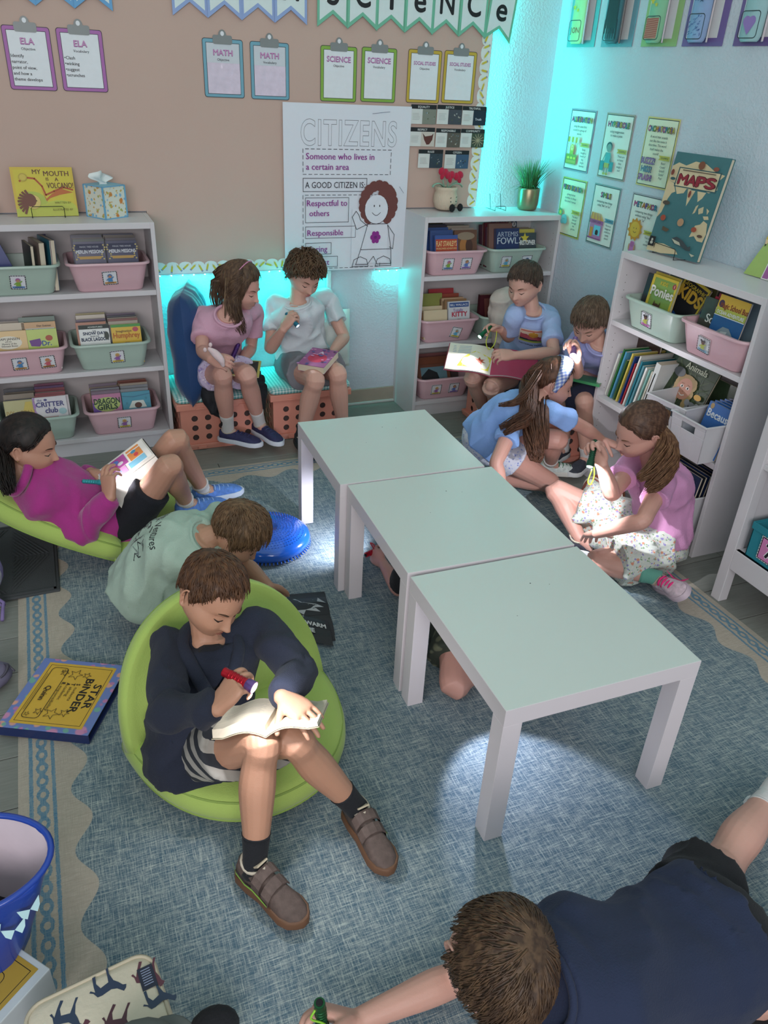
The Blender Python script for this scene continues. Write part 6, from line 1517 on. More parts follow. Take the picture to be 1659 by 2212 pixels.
# ---- 2. girl with the pink headband on the left crate
def kid_pink():
    f = Fig('girl in a pink shirt and pink headband seated on the left crate', (.335, -.17, .28), SK['rose'], 1.0, 1)
    pel = V3(.335, -.175, .365); neck = px(494, 680, z=.685); shR = px(436, 684, z=.65); shL = px(548, 670, z=.652)
    f.torso(pel, neck, V3(1, .05, 0), unit(shR, shL), bend=.03); f.head(px(519, 614, z=.80), (.70, -.60, -.38), (-.05, .05, 1), .98)
    elR = jl(shR, 437, 757, .20, -1); elL = jl(shL, 542, 752, .20, 1); wrR = jl(elR, 455, 776, .15, -1); wrL = jl(elL, 522, 780, .17, -1)
    f.arm('R', shR, elR, wrR); f.arm('L', shL, elL, wrL)
    f.hand('R', unit(wrR, px(484, 782, d=dep(wrR)-.03)), (.5, .5, -.6), (.9, .9, .9, .9), (.4, .7, .5), .4); f.hand('L', unit(wrL, px(492, 784, d=dep(wrL)-.03)), (-.3, .3, -.8), (1.0, 1.0, 1.0, 1.0), (.3, .8, .4), .4)
    knR = px(480, 812, z=.425); knL = px(533, 810, z=.425); anR = px(493, 928, z=.11); anL = px(561, 915, z=.11)
    f.leg('R', pel+V3(-.07, -.02, -.02), knR, anR); f.leg('L', pel+V3(.07, -.02, -.02), knL, anL); f.foot('R', px(570, 970, z=.03)); f.foot('L', px(612, 975, z=.03)); report('K1', f)
    f.body(.0034, .4); f.face(brow='#5a4030', lip='#b06a66')
    f.hair('#4d382c', thick=.014, n=330, L=.11, w=.006, hairline=.058, sideburn=-.02, nape=-.07, col2='#8a6c4e', lift=.004, messy=.08, fringe=.0)
    hm = f.hairmat; hm2 = hair_mat('#6a5240', '#9c8260'); H = f.H
    a1 = H(.078, .010, -.02); a2 = H(.070, .045, -.03); a3 = H(.05, -.08, -.04)
    f.strands(hm, [H(.025, -.005, .098), H(.072, .010, .05), a1, a1+V3(.0, -.012, -.08), a1+V3(.02, -.022, -.15), a1+V3(.035, -.02, -.20)], [.012, .026, .034, .036, .030, .012], 150, .0032, 1, wave=.006)
    f.strands(hm2, [H(.06, -.03, .03), a1+V3(-.01, 0, -.04), a1+V3(-.02, -.01, -.12), a1+V3(.0, -.02, -.20)], [.025, .036, .036, .012], 120, .0030, 2, wave=.008)
    f.strands(hm, [H(0, -.070, .06), H(.03, -.092, .0), a3+V3(0, 0, -.05), a3+V3(0, 0, -.13)], [.018, .036, .045, .025], 140, .0032, 3, wave=.006)
    f.strands(hm2, [H(-.05, -.06, .02), H(-.075, -.03, -.05), H(-.07, .0, -.13)], [.014, .026, .015], 70, .0030, 4, wave=.006); f.strands(hm, [H(.03, .050, .078), H(.064, .052, .04), a2, a2+V3(0, 0, -.04)], [.010, .014, .014, .008], 60, .0030, 5, wave=.004)
    m = MB(mat('headband_pink', '#d88fb4', .45)); pts = [f.H(.086*math.cos(t)*.98, -.003+.018*math.sin(t)-.012, .004+.112*math.sin(t)) for t in np.linspace(-.05, math.pi+.05, 22)]
    m.tube(pts, .0075, 8, flat=.35, up=f.U); m.build('headband', f.root, smooth=True, world=True)
    f.shirt(fabric('pink_tee', '#c99bb0'), sleeve=.66, ease=.016, hem=-.05, amp=.004, flare=.004)
    FL = floral('lavender_print', '#b9acc8', ['#8a7fb5', '#d8d0dc', '#a58ab0'], 45); f.shorts(FL, tl=.68, ease=.012, flare=.010)
    for sd, toe in (('R', px(580, 975, z=.03)), ('L', px(622, 980, z=.03))): f.sock(sd, WHITESOCK, .10); f.shoe(sd, toe, '#2b2c52', L=.225, solecol='#c9ccd6', laces='#33355f')
    return f
def floral(name, base, cols, s):
    if name in _M: return _M[name]
    m, nt, b = node_mat(name, .9); T = NT(nt); g = T.n('ShaderNodeTexCoord').outputs['Object']; c = lin(base)
    for i, k in enumerate(cols):
        v = T.n('ShaderNodeTexVoronoi'); v.inputs['Scale'].default_value = s*(1+.35*i); mp = T.n('ShaderNodeMapping'); mp.inputs['Location'].default_value = (i*3.1, i*1.7, i); nt.links.new(g, mp.inputs[0])
        ad = T.n('ShaderNodeVectorMath', operation='ADD'); ns = T.n('ShaderNodeTexNoise'); ns.inputs['Scale'].default_value = s*1.5; nt.links.new(g, ns.inputs['Vector']); sc = T.n('ShaderNodeVectorMath', operation='SCALE'); sc.inputs['Scale'].default_value = .012; nt.links.new(ns.outputs['Color'], sc.inputs[0])
        nt.links.new(mp.outputs[0], ad.inputs[0]); nt.links.new(sc.outputs[0], ad.inputs[1]); nt.links.new(ad.outputs[0], v.inputs['Vector'])
        c = T.mix(T.m('SUBTRACT', 1.0, T.step(v.outputs['Distance'], .20, .30)), c, lin(k))
    nt.links.new(c, b.inputs['Base Color']); return m
K1 = kid_pink()
# ---- 3. boy in white on the right crate
def kid_white():
    f = Fig('curly haired boy in a white shirt seated on the right crate', (.80, -.17, .28), SK['fair'], 1.04, 2)
    pel = V3(.80, -.18, .365); neck = px(641, 652, z=.675); shR = px(594, 660, z=.64); shL = px(706, 645, z=.645)
    f.torso(pel, neck, V3(1, 0, 0), unit(shR, shL), bend=.03); f.head(px(658, 590, z=.80), (.14, -.82, -.55), (.10, .05, 1), .98)
    elR = jl(shR, 584, 752, .215, -1); elL = jl(shL, 743, 728, .215, -1); wrR = jl(elR, 611, 712, .16, -1); wrL = jl(elL, 716, 763, .17, -1)
    f.arm('R', shR, elR, wrR); f.arm('L', shL, elL, wrL)
    f.hand('R', unit(wrR, px(630, 682, d=dep(wrR)-.02)), (.6, .3, -.3), (1.0, 1.1, 1.15, 1.2), (.4, .7, .4), .4); f.hand('L', unit(wrL, px(690, 766, d=dep(wrL)-.05)), (-.1, .2, -1), (.35, .35, .35, .4), (.6, .6, .2), .2)
    knR = px(680, 822, z=.385); knL = px(728, 808, z=.385); anR = px(652, 938, z=.09); anL = px(741, 925, z=.09)
    f.leg('R', pel+V3(-.075, -.02, -.02), knR, anR); f.leg('L', pel+V3(.075, -.02, -.02), knL, anL); f.foot('R', px(682, 1000, z=.03)); f.foot('L', px(740, 980, z=.03)); report('K2', f)
    f.body(.0034, .4); f.face(brow='#5a4030', lip='#b0555a')
    f.hair('#4f3a29', thick=.015, n=520, L=.050, w=.0085, hairline=.060, sideburn=-.030, nape=-.075, col2='#86684a', lift=.020, messy=.85, fringe=.014, fwd=.03)
    f.shirt(fabric('white_tee', '#ccd2d8'), sleeve=.60, ease=.018, hem=-.12, amp=.006, freq=11, flare=.008, cuff=.02)
    f.shorts(fabric('grey_shorts', '#77787f'), tl=.60, ease=.014, flare=.016)
    for sd, toe in (('R', px(684, 1010, z=.03)), ('L', px(735, 985, z=.03))): f.sock(sd, BLACKSOCK, .04); f.shoe(sd, toe, '#1d2630', L=.22, solecol='#23282c', laces='#2f8a9a')
    return f
K2 = kid_white()
# ---- 4. boy with the park t-shirt
def kid_park():
    f = Fig('boy in a light blue park shirt reading on a crate at the corner bookcase', (1.95, -.50, .28), SK['fair'], 1.0, 4)
    pel = V3(1.93, -.50, .365); neck = px(1150, 668, z=.69); shL = px(1190, 695, z=.645); shR = px(1112, 682, z=.66)
    f.torso(pel, neck, V3(.35, -.94, 0), unit(shR, shL), bend=.04); f.head(px(1134, 610, z=.815), (-.82, -.42, -.38), (.02, .05, 1), .98)
    elL = jl(shL, 1196, 762, .20, -1); wrL = jl(elL, 1112, 768, .20, -1); elR = jl(shR, 1100, 728, .17, 1); wrR = jl(elR, 1082, 712, .13, -1)
    f.arm('R', shR, elR, wrR); f.arm('L', shL, elL, wrL)
    f.hand('R', unit(wrR, px(1056, 706, d=dep(wrR)-.02)), (-.3, -.5, -.6), (.9, 1.0, 1.1, 1.1), (.5, .6, .4), .4); f.hand('L', unit(wrL, px(1082, 766, d=dep(wrL)-.02)), (-.2, .5, -.7), (.8, .8, .8, .8), (.4, .7, .4), .4)
    knR = px(1022, 815, z=.38); knL = px(1062, 836, z=.37); anR = px(1047, 890, z=.10); anL = px(1090, 900, z=.10)
    f.leg('R', pel+V3(-.03, .06, -.02), knR, anR); f.leg('L', pel+V3(-.03, -.08, -.02), knL, anL); f.foot('R', anR+V3(-.13, -.06, -.07)); f.foot('L', anL+V3(-.12, -.08, -.07)); report('K3', f)
    f.body(.0034, .4); f.face(brow='#4a3828', lip='#b06a62')
    f.hair('#43352c', thick=.010, n=420, L=.050, w=.0055, hairline=.058, sideburn=-.016, nape=-.060, col2='#6e5a4a', lift=.004, messy=.15, fringe=.006, fwd=.04)
    o = f.shirt(fabric('sky_tee', '#9fb3dc'), sleeve=.66, ease=.018, hem=-.10, amp=.004, freq=8, flare=.008, cuff=.02)
    # sunset badge pressed on the chest
    cc = f.cpt(.70)+f.fc*.18; X = f.sc; A = Art(cc-X*.055-f.up*.055, X, f.up, f.fc)
    n = 22
    def colr(u, v):
        if v > .94 or v < .04 or u < .03 or u > .97: return '#d8cfc4'
        if v < .16: return '#a9c04a'
        if v < .34-.12*u: return '#26324e'
        if (u-.55)**2+(v-.66)**2 < .035: return '#d09a3c'
        if v < .62-.35*(u-.2) and v < .75: return '#c8606a'
        if v < .72-.2*u: return '#b04a5a'
        return '#dcc9b4' if v < .86 else '#c97a6a'
    for i in range(n):
        for j in range(n): A.k = 1; A.poly([(i*.13/n, j*.11/n), ((i+1)*.13/n, j*.11/n), ((i+1)*.13/n, (j+1)*.11/n), (i*.13/n, (j+1)*.11/n)], colr((i+.5)/n, (j+.5)/n))
    A.k = 1; A.text('NATIONAL PARK', .008, -.022, .010, '#3a4668', w=.115, bold=.03); project_on(o, A.mb, -f.fc, 'shirt_print', f.root)
    f.shorts(fabric('dark_grey_shorts', '#3c3f4c'), tl=.5, ease=.012)
    for sd, an in (('R', anR), ('L', anL)): f.sock(sd, WHITESOCK, .04); f.shoe(sd, an+V3(-.2, -.1, 0), '#3a3d48', L=.2)
    return f
K3 = kid_park()
# ---- 5. boy in lavender at the right wall
def kid_lav():
    f = Fig('boy in a lavender shirt bent over a book beside the right wall bookcase', (2.0, -.86, .28), SK['fair'], .96, 5)
    pel = V3(2.02, -.84, .36); neck = px(1296, 742, z=.645); shR = neck+V3(-.08, .09, -.04); shL = neck+V3(.09, -.02, -.05)
    f.torso(pel, neck, V3(.5, -.86, 0), unit(shR, shL), bend=.05); f.head(px(1275, 690, z=.745), (-.66, -.40, -.64), (-.15, -.1, 1), .95)
    elR = jl(shR, 1246, 806, .19, -1); wrR = jl(elR, 1246, 778, .15, -1); elL = shL+V3(-.03, .02, -.18); wrL = elL+(px(1284, 812, z=.44)-elL)*.8
    f.arm('R', shR, elR, wrR); f.arm('L', shL, elL, wrL)
    f.hand('R', unit(wrR, px(1240, 755, d=dep(wrR)-.01)), (-.4, -.3, -.3), (1.0, 1.0, 1.1, 1.1), (.4, .7, .4), .4); f.hand('L', unit(wrL, px(1262, 806, d=dep(wrL)-.03)), (-.3, .2, -.8), (.5, .5, .5, .6), (.5, .7, .2), .3)
    knR = px(1222, 848, z=.37); knL = px(1262, 868, z=.37); anR = knR+V3(.02, -.03, -.28); anL = knL+V3(.05, -.03, -.28)
    f.leg('R', pel+V3(-.05, .05, -.02), knR, anR); f.leg('L', pel+V3(-.03, -.09, -.02), knL, anL); report('K4', f)
    f.foot('R', anR+V3(-.10, -.05, -.06)); f.foot('L', anL+V3(-.10, -.06, -.06)); f.body(.0036, .4); f.face(brow='#6a5440', lip='#b06a62')
    f.hair('#5c4a3c', thick=.014, n=460, L=.060, w=.006, hairline=.056, sideburn=-.02, nape=-.060, col2='#8a745e', lift=.006, messy=.16, fringe=.016, fwd=.05)
    f.shirt(fabric('lavender_tee', '#9c9fd0'), sleeve=.66, ease=.018, hem=-.10, amp=.004, flare=.006, cuff=.02)
    f.shorts(fabric('navy_shorts', '#1b2036'), tl=.98, ease=.016, flare=.016)
    for sd, an in (('R', anR), ('L', anL)): f.sock(sd, WHITESOCK, .05); f.shoe(sd, an+V3(-.2, -.1, 0), '#3a3d48', L=.2)
    return f
K4 = kid_lav()
# ---- 6. crouching girl with the gingham band
def kid_gingham():
    f = Fig('long haired girl in a light blue shirt and gingham headband crouching', (1.30, -1.15, 0), SK['rose'], 1.0, 6)
    pel = V3(1.35, -1.15, .24); neck = px(1158, 878, z=.475); shR = px(1112, 908, z=.43); shL = px(1192, 890, z=.46)
    f.torso(pel, neck, V3(.1, .95, -.1), unit(shR, shL), bend=.035); f.head(px(1193, 822, z=.555), (.90, -.38, -.36), (.30, -.05, 1), .96)
    elR = jl(shR, 1072, 1000, .205, -1); wrR = elR+V3(.03, -.05, -.17); elL = jl(shL, 1258, 922, .21, 1); wrL = jl(elL, 1300, 950, .15, 1)
    f.arm('R', shR, elR, wrR); f.arm('L', shL, elL, wrL)
    f.hand('R', (.5, -.3, -.5), (0, 0, -1), (.3, .3, .3, .3)); f.hand('L', unit(wrL, px(1345, 968, d=dep(wrL)-.02)), (-.1, 0, -1), (.4, .4, .4, .4))
    knR = px(1187, 1043, z=.075); anR = px(1085, 1035, z=.05); anL = px(1188, 1000, z=.085); knL = jl(anL, 1203, 950, .27, -1)
    f.leg('R', pel+V3(.05, -.07, -.02), knR, anR); f.leg('L', pel+V3(.06, .08, 0), knL, anL); f.foot('R', anR+V3(-.12, 0, 0)); f.foot('L', anL+V3(.13, -.04, -.06)); report('K5', f)
    f.body(.0034, .4); f.face(brow='#5a3a28', lip='#b06a62')
    f.hair('#4a2f22', thick=.010, n=300, L=.11, w=.006, hairline=.070, sideburn=-.012, nape=-.07, col2='#7d5238', lift=.003, messy=.06)
    hm = f.hairmat; H = f.H
    f.strands(hm, [H(.0, -.065, .06), H(.03, -.088, .0), H(.045, -.085, -.08), px(1150, 935, d=dep(neck)-.10), px(1160, 985, d=dep(neck)-.14), px(1168, 965+12, d=dep(neck)-.16)], [.022, .040, .045, .036, .028, .012], 170, .0034, 11, wave=.008)
    f.strands(hm, [H(.02, -.10, .03), H(.05, -.11, -.05), px(1138, 890, d=dep(neck)-.09), px(1102, 915, d=dep(neck)-.10), px(1068, 928, d=dep(neck)-.09)], [.018, .034, .032, .022, .006], 110, .0034, 12, wave=.006)
    f.strands(hm, [H(.03, -.10, -.02), px(1140, 900, d=dep(neck)-.10), px(1108, 925, d=dep(neck)-.12), px(1078, 943, d=dep(neck)-.11)], [.03, .025, .016, .004], 60, .0034, 13, wave=.005)
    f.strands(hm, [H(.05, -.09, .02), px(1128, 858, d=dep(neck)-.07), px(1098, 872, d=dep(neck)-.07), px(1066, 874, d=dep(neck)-.06)], [.02, .018, .010, .003], 40, .0030, 14, wave=.006)
    f.strands(hm, [H(.045, -.02, -.07), px(1172, 930, d=dep(neck)-.10), px(1178, 990, d=dep(neck)-.12)], [.025, .028, .014], 70, .0032, 15, wave=.006)
    # wide cloth headband
    G2 = gingham('gingham_band', '#d5d8e0', '#93a2cc', '#6277ba', .017); m = MB(G2); rg = []
    for t in np.linspace(-.25, math.pi+.25, 26):
        c0 = V3(.089*math.cos(t), .006+.006*math.sin(t), .002+.116*math.sin(t)); rad = V3(math.cos(t), 0, math.sin(t)).normalized(); w_ = .034*(.45+.55*math.sin(max(0, min(math.pi, t)))**.6) if 0 < t < math.pi else .011
        rg.append([f.H(*(c0+V3(0, -w_, 0)-rad*.002)), f.H(*(c0+V3(0, -w_*.5, 0)+rad*.004)), f.H(*(c0+rad*.0055)), f.H(*(c0+V3(0, w_*.5, 0)+rad*.004)), f.H(*(c0+V3(0, w_, 0)-rad*.002)), f.H(*(c0-rad*.006))])
    m.rings(rg); m.build('headband', f.root, smooth=True, world=True)
    f.shirt(fabric('blue_tee', '#84a8e0'), sleeve=.50, ease=.016, hem=-.02, amp=.006, freq=8, flare=.006, cuff=.03)
    f.shorts(floral('white_blue_dots', '#d0d2de', ['#7f8fc8', '#a9b4dc'], 60), tl=.30, ease=.014, flare=.014)
    f.shoe('L', anL+V3(.3, -.1, 0), '#cfd6d2', L=.21, solecol='#d4d0c8', laces='#2f6a4a'); f.shoe('R', anR+V3(-.3, 0, 0), '#2c2d38', L=.2, solecol='#3a3540'); f.sock('L', WHITESOCK, .04)
    return f
K5 = kid_gingham()
# ---- 7. ponytail girl in the floral skirt
def kid_pony():
    f = Fig('ponytail girl in a pink top and floral skirt sitting with a flashlight', (1.74, -1.92, 0), SK['rose'], 1.0, 7)
    pel = V3(1.735, -1.91, .125); neck = px(1404, 1000, z=.455); shL = px(1430, 1045, z=.42); shR = px(1362, 1010, z=.425)
    f.torso(pel, neck, V3(-.2, -.97, 0), unit(shR, shL), bend=.035); f.head(px(1386, 925, z=.60), (-.88, .14, -.50), (-.12, -.12, 1), 1.0)
    elL = jl(shL, 1388, 1125, .205, -1); wrL = jl(elL, 1290, 1152, .185, 1); elR = jl(shR, 1322, 1066, .20, -1); wrR = jl(elR, 1300, 1004, .165, -1)
    f.arm('L', shL, elL, wrL); f.arm('R', shR, elR, wrR)
    f.hand('L', unit(wrL, px(1245, 1165, z=.08)), (.1, .1, -1), (.25, .25, .25, .25), (.7, .5, .1), .1); f.hand('R', unit(wrR, px(1286, 965, d=dep(wrR)-.01)), (-.75, -.35, .1), (1.35, 1.35, 1.35, 1.35), (.25, .9, .4), .5)
    hipL = pel+V3(-.03, -.075, -.015); hipR = pel+V3(-.03, .075, -.01); knL = px(1290, 1213, z=.085); anL = px(1415, 1247, z=.075)
    knR = jl(hipR, 1196, 1058, .355, -1); anR = V3(knR.x+.02, knR.y-.17, .07)
    f.leg('L', hipL, knL, anL); f.leg('R', hipR, knR, anR); f.foot('L', px(1500, 1300, z=.05)); f.foot('R', anR+V3(.08, -.12, -.03)); report('K6', f)
    f.body(.0032, .42); f.face(brow='#6a4a34', lip='#b06a62')
    f.hair('#4c3226', thick=.008, n=340, L=.10, w=.005, hairline=.062, sideburn=.0, nape=-.06, col2='#82604a', lift=.002, messy=.05, crown=(0, .06, .085))
    hm = hair_mat('#6a4732', '#a8805a'); b = px(1430, 925, d=dep(f.H(0, -.09, .02))-.02)
    f.strands(hm, [f.H(0, -.085, .02), b, px(1443, 960, d=dep(b)-.01), px(1440, 1005, d=dep(b)-.03), px(1415, 1045, d=dep(b)-.05), px(1390, 1060, d=dep(b)-.06)], [.03, .014, .034, .040, .032, .012], 240, .0032, 21, wave=.005)
    f.strands(hm, [b, px(1432, 970, d=dep(b)-.03), px(1405, 1015, d=dep(b)-.05), px(1365, 1042, d=dep(b)-.06)], [.012, .026, .026, .010], 110, .0030, 22, wave=.006)
    m = MB(mat('hair_tie', '#cdbca8', .6)); d = unit(f.H(0, -.085, .02), b); u = d.cross(V3(0, 0, 1)).normalized(); v = d.cross(u); m.tube([b-d*.004+(u*math.cos(t)+v*math.sin(t))*.017 for t in np.linspace(0, 2*math.pi, 16)[:-1]], .0045, 7, closed=True); m.build('hair_tie', f.root, smooth=True, world=True)
    m = MB(mat('earring_gold', '#c9a56a', .3, metal=.9)); m.ball(f.H(-.079, .0, -.040), .0026, 6); m.tube([f.H(-.079, 0, -.043), f.H(-.079, 0, -.052)], .0010, 5); m.build('earring', f.root, world=True)
    f.shirt(fabric('pink_blouse', '#c58bb4'), sleeve=.45, ease=.018, hem=.02, amp=.006, freq=9, flare=.010, cuff=.03)
    # blouse knot and placket ruffle in front
    m = MB(fabric('pink_blouse', '#c58bb4')); P0 = f.cpt(.12)+f.fc*.11
    for a in (-.6, .2, .9): limb(m, [P0, P0+f.fc*.035+f.sc*(.05*a)-f.up*.02, P0+f.fc*.03+f.sc*(.09*a)-f.up*.055], [.016, .013, .004], 10)
    ellip(m, P0+f.fc*.01, f.sc*.022, f.up*.018, f.fc*.018); m.build('blouse_knot', f.root, smooth=True, world=True)
    m = MB(fabric('pink_blouse', '#c58bb4'))
    m.tube(cat([tuple(f.cpt(t)+f.fc*(.105 if t < .8 else .09)+f.sc*.006*math.sin(t*60)) for t in np.linspace(.92, .35, 12)], 3), .008, 8, flat=.5); m.build('placket', f.root, smooth=True, world=True)
    # floral skirt: draped over both thighs
    FS = floral('floral_skirt', '#c3c8c0', ['#c98a70', '#8f86b8', '#7f9a7a', '#d6cfc0'], 42); mb = MB(FS); secs = []
    sections(mb, [(f.cpt(-.22), f.sp, f.fp, .115, .10), (f.cpt(-.05), f.sp, f.fp, .142, .115), (f.cpt(.14), f.sp, f.fp, .122, .098)], 22, 4)
    for h, kn, r1, tt in ((hipL, knL, .112, .78), (hipR, knR, .100, .70)):
        D = cat([tuple(h)+(.095,), tuple(h.lerp(kn, tt*.5)+V3(0, 0, .0))+(r1*.92,), tuple(h.lerp(kn, tt))+(r1,)], 6); mb.tube([Vector(d[:3]) for d in D], [float(d[3]) for d in D], 20)
    mid = (knL+knR)/2; limb(mb, [pel+V3(-.05, 0, .0), pel.lerp(mid, .55)+V3(0, 0, -.03)], [.10, .085], 16)
    o = remesh(mb, 'skirt', f.root, FS, .0055, 3); crumple(o, .008, 9, 3)
    inv = wm(f.root)
    displace_fn(o, lambda co: np.stack([co[:, 0], co[:, 1], np.maximum(co[:, 2], .012+.002*np.sin(co[:, 0]*60))], 1))
    f.sock('L', fabric('teal_sock', '#5f9a8a'), .05); f.shoe('L', px(1512, 1322, z=.03), '#d3bcc6', L=.215, up=(-.60, .45, .60), solecol='#c9b4bf', laces='#e0307a'); f.shoe('R', anR+V3(.3, -.3, 0), '#2c2d38', L=.2)
    m = MB(mat('hot_pink', '#e0307a', .6)); q = lambda u, v: px(u, v, d=dep(f.J['anL'])-.05); m.tube([q(1440, 1232), q(1456, 1250), q(1470, 1256), q(1488, 1250)], [.001, .006, .006, .001], 6, flat=.4); m.build('side_stripe', f.root, smooth=True, world=True)
    return f
K6 = kid_pony()
# ---- 8. girl in magenta on the far floor chair
def kid_magenta():
    f = Fig('dark haired girl in a magenta sweatshirt reclining in the far green floor chair', (-.27, -1.2, 0), SK['olive'], 1.0, 8)
    pel = V3(-.235, -1.20, .165); neck = px(42, 1030, z=.40); shR = px(75, 1066, z=.345); shL = px(128, 1018, z=.36)
    f.torso(pel, neck, V3(.1, .97, 0), unit(shR, shL), bend=.02); f.head(px(60, 955, z=.51), (.87, -.32, -.30), (-.15, .05, 1), .98)
    elR = jl(shR, 178, 1150, .205, -1); wrR = jl(elR, 238, 1075, .18, -1); elL = jl(shL, 172, 1052, .16, 1); wrL = jl(elL, 196, 1020, .12, -1)
    f.arm('R', shR, elR, wrR); f.arm('L', shL, elL, wrL)
    f.hand('R', unit(wrR, px(232, 1028, d=dep(wrR)-.01)), (.5, .5, .1), (.5, .6, .8, .9), (.3, .8, .4), .3); f.hand('L', unit(wrL, px(222, 1022, d=dep(wrL)-.02)), (.2, -.5, -.4), (.7, .7, .7, .7), (.4, .8, .3), .3)
    hipR = pel+V3(.0, -.07, -.015); hipL = pel+V3(0, .075, -.015); knR = jl(hipR, 366, 1008, .34, -1); knL = knR+V3(.05, .17, .02); anR = jl(knR, 402, 1085, .30, 1); anR.z = max(anR.z, .075); anL = knL+V3(.10, .10, -.27)
    f.leg('R', hipR, knR, anR); f.leg('L', hipL, knL, anL); f.foot('R', anR+V3(.13, .03, -.05)); f.foot('L', anL+V3(.13, .03, -.05)); report('K7', f); print(knR, anR)
    f.body(.0034, .42); f.face(brow='#2a1c16', lip='#a86058')
    f.hair('#17110f', thick=.010, n=320, L=.10, w=.005, hairline=.066, sideburn=.0, nape=-.080, col2='#3a2a24', lift=.002, messy=.05, crown=(0, .06, .085))
    b = f.H(-.0, -.112, -.035); f.strands(f.hairmat, [f.H(.01, -.09, -.02), b, px(8, 1000, d=dep(b)-.05), px(14, 1045, d=dep(b)-.09), px(24, 1078, d=dep(b)-.10)], [.02, .02, .032, .030, .012], 170, .0034, 31, wave=.004)
    m = MB(mat('earring_gold', '#c9a56a', .3, metal=.9)); m.ball(f.H(.079, .0, -.040), .0026, 6); m.build('earring', f.root, world=True)
    MG = fabric('magenta_fleece', '#a02a7c', sheen=.35)
    f.shirt(MG, ease=.026, hem=-.14, name='sweatshirt', long=True, flare=.010, amp=.005, freq=9, neckt=.96, collar=False)
    m = MB(MG); c0 = f.cpt(.98); pts = [c0+f.sc*.062*math.cos(t)+f.fc*(.058*math.sin(t)+.006)+f.up*.010 for t in np.linspace(0, 2*math.pi, 24)[:-1]]; m.tube(pts, .016, 10, closed=True); m.build('collar', f.root, smooth=True, world=True)
    for sd in 'RL':
        m = MB(MG); el, wr = f.J['el'+sd], f.J['wr'+sd]; limb(m, [el.lerp(wr, .80), el.lerp(wr, 1.0)], [.0335, .030], 16, 4, False); m.build('cuff', f.root, smooth=True, world=True)
    f.shorts(fabric('black_shorts', '#14161f'), tl=.64, ease=.008, flare=.004)
    for sd, an in (('R', anR), ('L', anL)): f.sock(sd, WHITESOCK, .03); f.shoe(sd, an+V3(.3, .06, 0), '#5b86cf', L=.22, solecol='#c9d2e0', laces='#9ab8e6')
    return f
K7 = kid_magenta()
# ---- 9. boy in sage bending over the black book
def kid_sage():
    f = Fig('boy in a sage green shirt kneeling bent over the black book', (-.24, -1.70, 0), SK['tan'], 1.0, 10)
    pel = V3(-.20, -1.70, .17); neck = px(447, 1158, z=.40); shR = px(378, 1232, z=.30); shL = px(470, 1112, z=.36)
    f.torso(pel, neck, V3(.0, 1, 0), unit(shR, shL), bend=.04); f.head(px(514, 1148, z=.385), (.62, -.22, -.78), (.80, -.30, .55), .98)
    elR = V3(shR.x+.02, shR.y-.03, shR.z-.20); wrR = elR+V3(.17, -.02, -.035); elL = jl(shL, 528, 1218, .20, 1); wrL = jl(elL, 580, 1268, .17, -1)
    elL.z = max(elL.z, .1); wrL.z = max(wrL.z, .05)
    f.arm('R', shR, elR, wrR); f.arm('L', shL, elL, wrL)
    f.hand('R', (1, 0, -.1), (0, 0, -1), (.3, .3, .3, .3)); f.hand('L', unit(wrL, px(622, 1278, z=.03)), (0, -.3, -1), (.8, .9, 1.0, 1.1), (.4, .7, .2), .3)
    knR = V3(.06, -1.80, .06); knL = V3(.07, -1.60, .06); anR = V3(-.17, -1.77, .05); anL = V3(-.19, -1.62, .05)
    f.leg('R', pel+V3(0, -.07, -.03), knR, anR); f.leg('L', pel+V3(0, .07, -.03), knL, anL); f.foot('R', anR+V3(-.12, 0, -.02)); f.foot('L', anL+V3(-.12, 0, -.02)); report('K8', f)
    f.body(.0034, .42); f.face(brow='#5a4030')
    f.hair('#5d452f', thick=.014, n=640, L=.062, w=.0058, hairline=.056, sideburn=-.02, nape=-.050, col2='#977452', lift=.006, messy=.35, fringe=.016, fwd=.05, crown=(-.01, -.04, .09))
    o = f.shirt(fabric('sage_tee', '#a3b8a9'), sleeve=.62, ease=.016, hem=-.20, amp=.006, freq=10, flare=.008, cuff=.024)
    X = (f.sc*-1).normalized(); bc = f.cpt(.62)-f.fc*.22; 
    # lettering runs across the back, from the subject's left shoulder to the right one
    Xd = -f.sc; Yd = f.up; Nn = -f.fc; A = Art(bc-Xd*.085, Xd, Yd, Nn)
    A.text('Coastal Ventures', 0, .03, .026, '#22272a', w=.19, bold=.0)
    A.line([(.0, .02), (.06, .024), (.12, .018), (.18, .026)], .003, '#22272a')
    for i in range(30): x = .03+.14*R.random(); y = -.075+.08*R.random(); A.line([(x, y), (x+R.uniform(-.02, .02), y+R.uniform(-.015, .02)), (x+R.uniform(-.02, .02), y+R.uniform(-.02, .02))], .0028, R.choice(['#22272a', '#4a5256', '#7d8a86']))
    A.k = 1; project_on(o, A.mb, -Nn, 'shirt_print', f.root)
    f.shorts(fabric('charcoal_shorts', '#34373f'), tl=.7, ease=.012)
    for sd, an in (('R', anR), ('L', anL)): f.sock(sd, BLACKSOCK, .05); f.shoe(sd, an+V3(-.3, 0, -.1), '#23252c', L=.2, up=(-.5, 0, .6), solecol='#15171a')
    return f
K8 = kid_sage()
